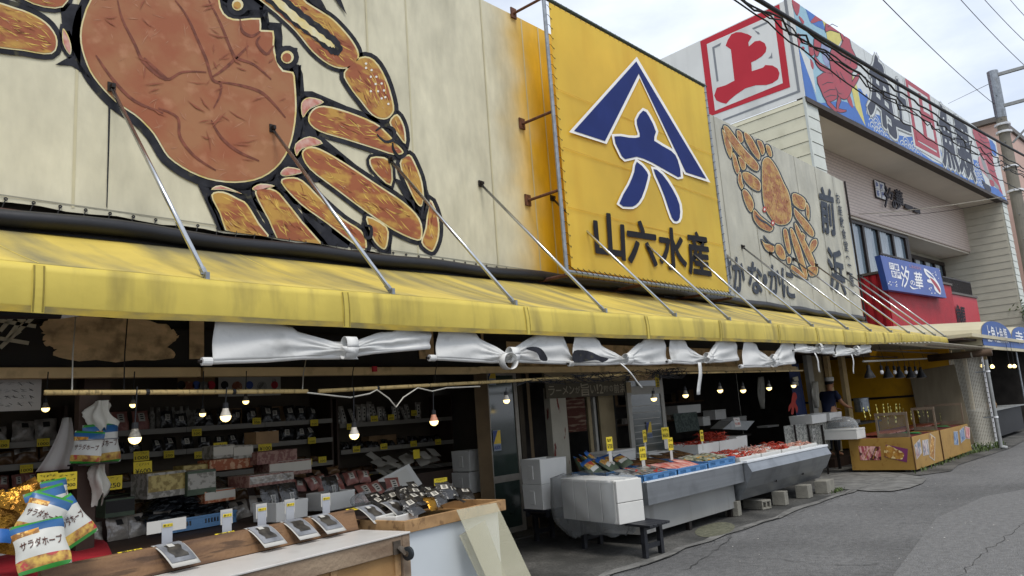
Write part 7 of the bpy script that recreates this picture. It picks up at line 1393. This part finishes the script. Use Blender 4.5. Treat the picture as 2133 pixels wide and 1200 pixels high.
for l, mt, par in (([(1095, 715), (1175, 625), (1205, 820), (1130, 918)], 'poster_fish', st0), ([(1205, 650), (1290, 632), (1305, 845), (1220, 865)], 'poster_fish', st0), ([(1315, 552), (1388, 610), (1380, 935), (1308, 880)], 'food_gold', st0), ([(1640, 525), (1700, 520), (1715, 715), (1650, 712)], 'poster_blue', st1), ([(1722, 515), (1785, 455), (1810, 630), (1745, 692)], 'poster_blue', st1), ([(1800, 450), (1868, 470), (1872, 630), (1812, 625)], 'food_pink', st1)): poster('small food photo', O6(l), 'y', mt, par)
def stallframe(label, x, y0, y1, z0, z1, par_lb):
    t = thing('screen_stand', label, 'screen', (x, (y0+y1)/2, z0)); w = .035
    for y in (y0, y1-w): bx('upright', (x, y, z0), (x+w, y+w, z1), 'frame_wood', t)
    bx('top_bar', (x-.003, y0-.003, z1+.001), (x+w+.003, y1+.003, z1+w+.02), 'frame_wood', t); bx('bottom_bar', (x+.004, y0+w+.001, z0), (x+w-.004, y1-w-.001, z0+w+.04), 'frame_wood', t); 'near corner' in label and bx('screen', (x+.015, y0+w+.001, z0+w+.041), (x+.018, y1-w-.001, z1), 'film', t)
stallframe('weathered wooden frame with clear screen at the near corner of the orange stall', OX0+.03, OY+.03, OY+.62, .68, 1.1, '')
stallframe('grey wooden frame between the two orange stalls', OX2+.02, OY+.05, OY+.5, .69, 1.12, ''); stallframe('dark wooden frame at the far end of the orange stalls', OX3-.06, OY+.05, OY+.85, .69, 1.12, '')
rr2 = random.Random(3)
for i, (x, y) in enumerate(((420, 340), (490, 320), (597, 290), (600, 350), (683, 280), (683, 330), (745, 270), (785, 310), (855, 275), (903, 270), (970, 335), (1060, 365), (1170, 330), (1232, 320), (1290, 330), (1380, 390), (1470, 385), (735, 425), (845, 410))):
    p = PY(*O6([(x, y)])[0], 5.15+.2*rr2.random()); card('slim yellow price stick standing in the grilled food of the orange stalls', p-Vector((0, 0, .04)), .062, .2, ('~', '~'), rr2.uniform(-.2, .2), rr2.uniform(-.15, .1), 'stick_yellow', .05, group='yellow price sticks on the orange stalls', pw=.012, pm='frame_wood')
for i in range(6): t = MB().box((16.2+i*.7, 4.95, .7), (16.8+i*.7, 5.5, .735)).build('food_tray', 'tray_food', None, bevel=.01); tag(t, ('first', 'second', 'third', 'fourth', 'fifth', 'last')[i]+' dark tray of grilled skewers from the left on the orange stalls', 'tray')
foam_box('white foam box jutting out left of the orange stall', (OX0+.05, OYB+.12, .68), .5, .75, .17, .0, lid=True)
t = thing('food_cover', 'clear plastic dome cover on the white foam box', 'cover', (OX0+.05, OYB+.1, .89)); MB().grid(lambda u, v: Vector((OX0+.05, OYB+.1, .89))+Vector((.22*math.cos(6.283*u)*math.cos(v*1.55)**.6, .32*math.sin(6.283*u)*math.cos(v*1.55)**.6, .24*math.sin(v*1.55))), 24, 8).build('dome', 'film_dense', t, smooth=True)
pot = thing('cooking_pot', 'tall steel cooking pot in front of the yellow wall', 'pot', PY(1797, 856, 6.6)); MB().lathe([(0, 0), (.17, 0), (.18, .02), (.18, .34), (.195, .35), (.18, .352), (.17, .33), (.165, .05), (0, .05)], PY(1797, 858, 6.6), 20).build('body', 'galv', pot, smooth=False); MB().obox(PY(1797, 858, 6.6)+Vector((-.2, -.02, .26)), .06, .1, .02).build('handle', 'galv', pot)
gt = thing('grill_table', 'dark grill table with foil behind the orange stall', 'table', (18, 6.4, .02)); bx('top', (16.6, 6.05, .86), (19.6, 6.75, .9), 'dark_metal', gt); bx('foil_pan', (16.9, 6.08, .901), (18.2, 6.5, .98), 'stainless', gt); bx('grill', (16.9, 6.15, .981), (18.1, 6.45, 1.0), 'rusty', gt)
for x in (16.65, 19.5):
    for y in (6.1, 6.7): bx('leg', (x, y, .02), (x+.05, y+.05, .86), 'dark_metal', gt)
carton('open brown carton on the grill table', PY(1882, 858, 6.4), .5, .4, .4, 'cardboard', .2); carton('white carton with red edge behind the price sticks', PY(1902, 850, 6.5), .4, .3, .35, 'box_white', .1)
for i, (x, y, w, h) in enumerate(((1685, 878, .9, .17), (1720, 872, .8, .16))): foam_box(('left', 'right')[i]+' of two shallow white foam trays on the checked rack', PY(x, y+4, 6.1), w, .45, h, .05)
ck = thing('checked_rack', 'folding rack with grey checked cloth left of the man', 'rack', PY(1690, 935, 6.0)); A, B_ = PY(1632, 888, 6.0), PY(1730, 935, 6.0); mat('check_grey', '#6a6a66', .7, c2='#9a9990', scale=30, lo=.48, hi=.52)
MB().grid(lambda u, v: Vector((A.x+(B_.x-A.x)*u, 6.0+.02*math.sin(u*12), A.z+(B_.z-A.z)*v)), 16, 3).build('cloth', 'check_grey', ck, smooth=True)
for x in (1655, 1683, 1712): a = PY(x, 885, 5.96); MB().box((a.x-.015, 5.95, .02), (a.x+.015, 5.98, a.z)).build('upright', 'dark_metal', ck)
a = PY(1697, 915, 5.93); bs_ = MB().box((a.x-.05, 5.93, a.z-.18), (a.x+.05, 5.94, a.z+.2)).build('vertical_sign', 'card_white', ck)
for i, ch in enumerate('定休日'): put_text(MB(), ch, [(a.x-.035, 5.926, a.z+.17-i*.12), (a.x+.035, 5.926, a.z+.17-i*.12), (a.x+.035, 5.926, a.z+.08-i*.12), (a.x-.035, 5.926, a.z+.08-i*.12)], .015).build('letter', 'ink', bs_)
# yellow end wall, boards, mesh panel
mat('yellow_wall', '#c8930c', .55, var=.06, scale=2, dirt='#8a6410', dfac=.5, dscale=2.5); mat('ply_grey', '#7f7460', .75, c2='#6c624f', scale=4, stretch=(1, 1, .15))
yw = thing('yellow_wall', 'bright yellow sheet end wall behind the orange stalls', 'wall', (22.3, 6.6, 0)); bx('upper_sheet', (22.25, 4.95, 1.42), (22.3, 9.0, 2.7), 'yellow_wall', yw); bx('lower_sheet', (22.25, 4.95, .05), (22.3, 9.0, 1.36), 'yellow_wall', yw); bx('dark_rail', (22.22, 4.95, 1.361), (22.3, 9.0, 1.419), 'dark_metal', yw); bx('backing', (22.31, 4.95, .012), (22.38, 11, 2.75), 'dark_wall', yw)
t = thing('plywood_sheet', 'weathered plywood sheet leaning against the yellow wall', 'board', (22, 5.4, 0)); q = [PX(x, y, 22.1) for x, y in ((1893, 775), (1988, 759))]+[PX(x, y, 21.8) for x, y in ((2030, 925), (1925, 925))]; q[2].z = max(q[2].z, .02); q[3].z = q[2].z; MB().prism(q, Vector((.015, 0, .004))).build('sheet', 'ply_grey', t)
def mesh_mat():
    m = bpy.data.materials.new('mesh_net'); m.use_nodes = True; MT['mesh_net'] = m; N = m.node_tree.nodes; L = m.node_tree.links; b = N['Principled BSDF']; b.inputs['Base Color'].default_value = (*srgb('#c9c4b6'), 1)
    g = N.new('ShaderNodeNewGeometry'); sx = N.new('ShaderNodeSeparateXYZ'); cb = N.new('ShaderNodeCombineXYZ'); br = N.new('ShaderNodeTexBrick'); br.offset = 0
    for k_, v in (('Scale', 1), ('Brick Width', .034), ('Row Height', .034), ('Mortar Size', .0072)): br.inputs[k_].default_value = v
    t = N.new('ShaderNodeBsdfTransparent'); ms = N.new('ShaderNodeMixShader'); mr = N.new('ShaderNodeMapRange'); mr.inputs[3].default_value = .3; L.new(g.outputs['Position'], sx.inputs[0]); L.new(sx.outputs[1], cb.inputs[0]); L.new(sx.outputs[2], cb.inputs[1]); L.new(cb.outputs[0], br.inputs['Vector']); L.new(br.outputs['Fac'], mr.inputs[0]); L.new(mr.outputs[0], ms.inputs[0]); L.new(t.outputs[0], ms.inputs[1]); L.new(b.outputs[0], ms.inputs[2]); L.new(ms.outputs[0], N['Material Output'].inputs[0])
mesh_mat()
mp2 = thing('mesh_screen', 'white mesh-reinforced plastic screen at the end of the market', 'screen', (22.2, 4.5, 0))
MB().grid(lambda u, v: Vector((22.2+.03*math.sin(u*9), 4.98-.75*u, .03+2.25*v)), 12, 4).build('sheet', 'mesh_net', mp2, smooth=True); MB().box((22.17, 4.2, .02), (22.2, 4.24, 2.3)).build('edge_band', 'letter_white', mp2)
for i in range(18): MB().lathe([(0, 0), (.014, 0)], (22.165, 4.22, .1+i*.125), 6, axis=(-1, 0, 0)).build('eyelet', 'ink', mp2)
bx('bottom_sill', (22.1, 4.15, .012), (22.3, 5.0, .06), 'white_edge', mp2)
dsx = thing('downspout', 'pale grey downspout pipe at the market corner', 'pipe', (21.35, 3.98, 0)); MB().tube([(21.35, 3.99, .05), (21.35, 3.99, 2.15)], .045, 12).build('pipe', 'galv_matt', dsx); MB().tube([(21.35, 3.99, .06), (21.4, 3.88, .03)], .05, 12).build('elbow', 'galv_matt', dsx)
for z in (.75, 1.85): MB().tube([(21.35, 3.99, z), (21.35, 3.99, z+.04)], .055, 10).build('clamp', 'letter_white', dsx); MB().beam((21.35, 4.0, z+.02), (21.36, 4.25, z+.02), .03, .03).build('clamp_arm', 'galv', dsx)
mat('corrugated', '#9a9484', .5, var=.08, scale=4, transl=.25)
cro = thing('corrugated_roof', 'pale corrugated lean-to roof over the orange stalls', 'roof', (20, 5, 2.4)); MB().grid(lambda u, v: Vector((17.2+6.2*u, 4.1+2.6*v, 2.5-.02*u+.22*v+.014*math.sin(v*2.6/.075*6.283))), 2, 280).build('sheet', 'corrugated', cro, smooth=True)
for y in (4.2, 5.2, 6.2): bx('rafter', (17.2, y, 2.44), (23.4, y+.05, 2.47), 'frame_wood', cro)
t = thing('bamboo_blind', 'rolled brown bamboo blind hanging over the mesh screen', 'blind', (22.0, 4.6, 2.25)); MB().tube([(22.0, 5.4, 2.34), (22.0, 3.95, 2.34)], .09, 12).build('roll', 'board_brown', t, smooth=True); MB().tube([(22.0, 4.4, 2.33), (22.0, 4.37, 2.33)], .095, 12).build('tie', 'cord_white', t)
# lamps over the orange stall
lb_ = thing('lamp_bar', 'white bar with black cord-wrapped lamps over the orange stall', 'lamp bar', PY(1865, 752, 5.2)); a, b_ = PY(1798, 753, 5.2), PY(1930, 747, 5.2); MB().tube([a, b_], .02, 8).build('bar', 'alu_white', lb_)
for x in (1800, 1842, 1885, 1926): p = PY(x, 751, 5.2); MB().tube([p, p+Vector((0, .1, .5))], .005, 5).build('cord', 'cord_black', lb_)
for i, (x, big_) in enumerate(((1812, 1), (1837, 0), (1851, 1), (1864, 0), (1875, 1), (1887, 0), (1898, 1), (1908, 0), (1920, 1))):
    p = PY(x, 787 if big_ else 777, 5.2); t = thing('hanging_lamp', ('black cone lamp' if big_ else 'small white bulb')+' %s over the orange stall' % ('at the left end', 'first small one', 'second from the left', 'second small one', 'in the middle', 'third small one', 'second from the right', 'last small one', 'at the right end')[i], 'lamp', p, 0, 'lamps over the orange stall')
    zt = PY(x, 751, 5.2).z
    if big_: MB().lathe([(.11, 0), (.11, .02), (.085, .08), (.04, .17), (.035, .26), (0, .26)], p, 16).build('shade', 'cord_black', t, smooth=True); MB().lathe([(0, -.012), (.06, -.01), (.1, .004)], p, 16).build('reflector', 'bulb_collar', t, smooth=True)
    else: MB().lathe([(0, -.03), (.03, -.02), (.04, .02), (.025, .06), (0, .06)], p, 12).build('bulb', 'letter_white', t, smooth=True); MB().lathe([(.028, .061), (.03, .16), (0, .16)], p, 10).build('socket', 'cord_black', t)
    MB().tube([p+Vector((0, 0, .15)), Vector((p.x, p.y, zt))], .006, 5).build('cord', 'cord_black', t)
# ---------------------------------------------------------------- man behind the grill
mat('skin', '#a87858', .55, var=.06, scale=12); mat('navy', '#141d38', .8, var=.15, scale=6, bump=.2, bscale=14); mat('cap_white', '#c6c6c0', .7, var=.05); mat('hair', '#15120f', .7); mat('trousers', '#1c1c20', .8)
mp0 = PY(1722, 830, 6.55); man = thing('person', 'person in navy T-shirt and white cap bent over the grill', 'person', (mp0.x, mp0.y, .2))
def skin(name, joints, bones, mt, par, sub=2):
    me = bpy.data.meshes.new(name); me.from_pydata([tuple(j[0]) for j in joints], bones, []); me.materials.append(MT[mt]); o = bpy.data.objects.new(name, me); col.objects.link(o); o.parent = par
    m_ = o.modifiers.new('skin', 'SKIN'); m_.use_smooth_shade = True; sv = me.skin_vertices[0].data if me.skin_vertices else None
    if sv is None:
        bpy.context.view_layer.objects.active = o; bm = bmesh.new(); bm.from_mesh(me); bm.verts.layers.skin.verify(); bm.to_mesh(me); bm.free(); sv = me.skin_vertices[0].data
    for i, j in enumerate(joints): sv[i].radius = j[1] if isinstance(j[1], tuple) else (j[1], j[1]); sv[i].use_root = (i == 0)
    s = o.modifiers.new('sub', 'SUBSURF'); s.levels = sub; s.render_levels = sub; return o
# local frame: x = forward (towards +X, the grill), z up, feet at 0 ; shoulders along y
J = [((0, 0, .92), (.13, .16)), ((.03, 0, 1.12), (.12, .15)), ((.09, 0, 1.36), (.11, .17)), ((.12, 0, 1.46), .055), ((.15, 0, 1.54), .055), ((.17, 0, 1.63), (.09, .078)), ((.17, 0, 1.7), (.085, .072)),
     ((.08, -.19, 1.4), .058), ((.2, -.25, 1.16), .045), ((.45, -.18, 1.08), .036), ((.53, -.15, 1.07), (.022, .038)), ((.08, .19, 1.4), .058), ((.18, .25, 1.14), .045), ((.42, .2, 1.06), .036), ((.5, .17, 1.05), (.022, .038)),
     ((.02, -.1, .82), .095), ((.03, -.11, .45), .065), ((-.01, -.11, .07), .045), ((.14, -.12, .04), .035), ((.02, .1, .82), .095), ((.03, .11, .45), .065), ((-.01, .11, .07), .045), ((.14, .12, .04), .035)]
Bn = [(0, 1), (1, 2), (2, 3), (3, 4), (4, 5), (5, 6), (2, 7), (7, 8), (8, 9), (9, 10), (2, 11), (11, 12), (12, 13), (13, 14), (0, 15), (15, 16), (16, 17), (17, 18), (0, 19), (19, 20), (20, 21), (21, 22)]
for base, s in ((10, -1), (14, 1)):
    bp = Vector(J[base][0])
    for k_ in range(5):
        a0 = bp+Vector((.02, (k_-2)*.016, 0)); a1 = a0+Vector((.045 if k_ else .015, .0 if k_ else s*-.03, -.012)); a2 = a1+Vector((.03 if k_ else .025, 0, -.025)); n0 = len(J); J += [(tuple(a0), .0095), (tuple(a1), .0085), (tuple(a2), .0075)]; Bn += [(base, n0), (n0, n0+1), (n0+1, n0+2)]
body = skin('body', J, Bn, 'skin', man)
skin('t_shirt', [((0, 0, .78), (.155, .19)), ((.03, 0, 1.12), (.135, .17)), ((.09, 0, 1.35), (.125, .185)), ((.12, 0, 1.45), .07), ((.08, -.19, 1.41), .075), ((.15, -.235, 1.25), .068), ((.08, .19, 1.41), .075), ((.14, .235, 1.24), .068)], [(0, 1), (1, 2), (2, 3), (2, 4), (4, 5), (2, 6), (6, 7)], 'navy', man)
skin('trousers', [((0, 0, .9), (.15, .185)), ((.02, -.1, .78), .108), ((.03, -.11, .45), .08), ((-.01, -.11, .1), .065), ((.02, .1, .78), .108), ((.03, .11, .45), .08), ((-.01, .11, .1), .065)], [(0, 1), (1, 2), (2, 3), (0, 4), (4, 5), (5, 6)], 'trousers', man)
hc = Vector((.17, 0, 1.69)); MB().lathe([(.098, .0), (.102, .05), (.1, .085), (.06, .1), (0, .102)], hc, 16).build('cap', 'cap_white', man, local=True, smooth=True)
MB().lathe([(.094, -.07), (.1, -.03), (.099, .0)], hc-Vector((.015, 0, 0)), 14).build('hair', 'hair', man, local=True, smooth=True)
for s in (-1, 1): MB().lathe([(0, .008), (.011, 0)], hc+Vector((.082, s*.033, -.055)), 8, axis=(1, 0, 0)).build('eye', 'ink', man, local=True); MB().lathe([(0, .015), (.02, .008), (.028, 0)], hc+Vector((0, s*.085, -.06)), 8, axis=(0, s, 0)).build('ear', 'skin', man, local=True)
MB().lathe([(.017, 0), (.012, .02), (0, .03)], hc+Vector((.085, 0, -.085)), 8, axis=(1, 0, .0)).build('nose', 'skin', man, local=True); MB().obox(hc+Vector((.086, 0, -.125)), .01, .045, .01).build('mouth', 'octo_red', man, local=True)
man.rotation_euler = (0, 0, -.35)
bx_ = MB().box((16.9, 6.3, .012), (19.2, 7.1, .2)).build('step_platform', 'dark_wood', None); tag(bx_, 'dark wooden step platform behind the grill', 'platform')
# ---------------------------------------------------------------- far neighbour stall
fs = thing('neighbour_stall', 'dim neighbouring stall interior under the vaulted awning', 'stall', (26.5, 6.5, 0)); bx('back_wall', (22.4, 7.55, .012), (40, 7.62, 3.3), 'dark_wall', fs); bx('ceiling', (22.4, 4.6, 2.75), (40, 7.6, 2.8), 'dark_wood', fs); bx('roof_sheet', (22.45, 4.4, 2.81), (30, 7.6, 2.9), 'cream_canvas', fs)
for x in (23.6, 25.2, 28): bx('post', (x, 5.2, .012), (x+.1, 5.3, 2.75), 'cream_beam', fs)
for i in range(8): bx('stored_box', (23.5+i*.5, 6.9, .02), (23.9+i*.5, 7.4, .5+.15*((i*3) % 4)), ('cardboard', 'box_pink', 'box_white', 'box_gold')[i % 4], fs)
bx('end_wall', (33, 4.7, .012), (33.1, 7.5, 2.75), 'dark_wall', fs); bx('shelf_board', (22.6, 7.2, 1.5), (30, 7.5, 1.54), 'shelf_white', fs)
tb = thing('dark_table', 'dark covered table in front of the neighbouring stall', 'table', (25.5, 4.9, 0)); bx('cloth_cover', (24.2, 4.6, .1), (28.5, 5.3, .82), 'cord_black', tb); bx('top', (24.1, 4.5, .821), (28.6, 5.4, .85), 'galv_matt', tb)
for i in range(5): t = MB().lathe([(0, 0), (.04, 0), (.042, .12), (.02, .17), (.018, .22), (0, .22)], (24.5+i*.35, 4.8, .852), 10).build('jar', ('box_white', 'cardboard', 'pack_pink')[i % 3], None, smooth=True); tag(t, 'small jar on the dark covered table', 'jar', 'jars on the dark table')
for x, y, X, lb in ((2046, 762, 24.5, 'left lit lamp of the neighbouring stall seen beside the downspout'), (2067, 764, 24.6, 'lit lamp just right of the downspout'), (2104, 763, 26.5, 'left one of the pair of lit lamps at the right edge'), (2113, 763, 26.6, 'right one of the pair of lit lamps at the right edge')):
    p = PX(x, y, X); t = thing('lit_lamp', lb, 'light bulb', p, 0, 'lit lamps of the neighbouring stall'); MB().lathe([(0, -.05), (.04, -.04), (.055, 0), (.03, .05), (0, .06)], p, 12).build('globe', 'bulb_glow', t, smooth=True); MB().tube([p+EZ*.05, Vector((p.x, p.y, 2.75))], .006, 5).build('cord', 'cord_black', t)
# ---------------------------------------------------------------- weeds
mat('weed', (.075, .11, .03), .7, var=.4, scale=9, transl=.2)
def weeds(label, spots, n, h, seed, mt='weed'):
    r_ = random.Random(seed); e = MB()
    for i in range(n):
        c_ = r_.choice(spots); p = Vector((c_[0]+r_.gauss(0, c_[2]), c_[1]+r_.gauss(0, c_[3]), .012)); a = r_.uniform(0, 6.28); l = h*r_.uniform(.4, 1.2); d = Vector((math.cos(a), math.sin(a), 0)); sd = Vector((-d.y, d.x, 0))*.008
        m1 = p+d*l*.35+EZ*l*.7; m2 = p+d*l*.8+EZ*l*.8; e.poly([p-sd, p+sd, m1+sd*1.3, m1-sd*1.3]); e.poly([m1-sd*1.3, m1+sd*1.3, m2])
    o = e.build('weeds', mt, None); tag(o, label, 'weeds', kind='stuff')
weeds('green weeds growing at the foot of the mesh screen', [(22.0, 4.15, .12, .06), (21.8, 4.6, .1, .15), (21.2, 4.3, .3, .08)], 220, .16, 1)
weeds('small weeds along the foot of the orange stalls', [(17.5, 4.38, .8, .04), (19.5, 4.38, .7, .04), (20.6, 4.35, .4, .05)], 160, .09, 2); weeds('moss tufts beside the far concrete block', [(12.9, 4.85, .12, .04)], 60, .06, 3)
tr = thing('leafy_shrub', 'small green leafy branch beside the right siding fin', 'shrub', BF(21.8, .0, 4.4)); e = MB(); r_ = random.Random(6)
for i in range(260):
    p = BF(22.2+r_.gauss(0, .6), -.4+r_.gauss(0, .3), 5.0+r_.gauss(0, .28)); a, b_ = r_.uniform(0, 6.28), r_.uniform(-1, 1); d = Vector((math.cos(a), math.sin(a), b_)).normalized()*.12; sd = d.cross(EZ).normalized()*.05; e.poly([p-d, p+sd, p+d, p-sd])
o = e.build('foliage', 'weed', tr); o['kind'] = 'stuff'; MB().tube([BF(22.2, -.4, 3.0), BF(22.2, -.4, 5.0)], .03, 6, r2=.01).build('stem', 'board_brown', tr)
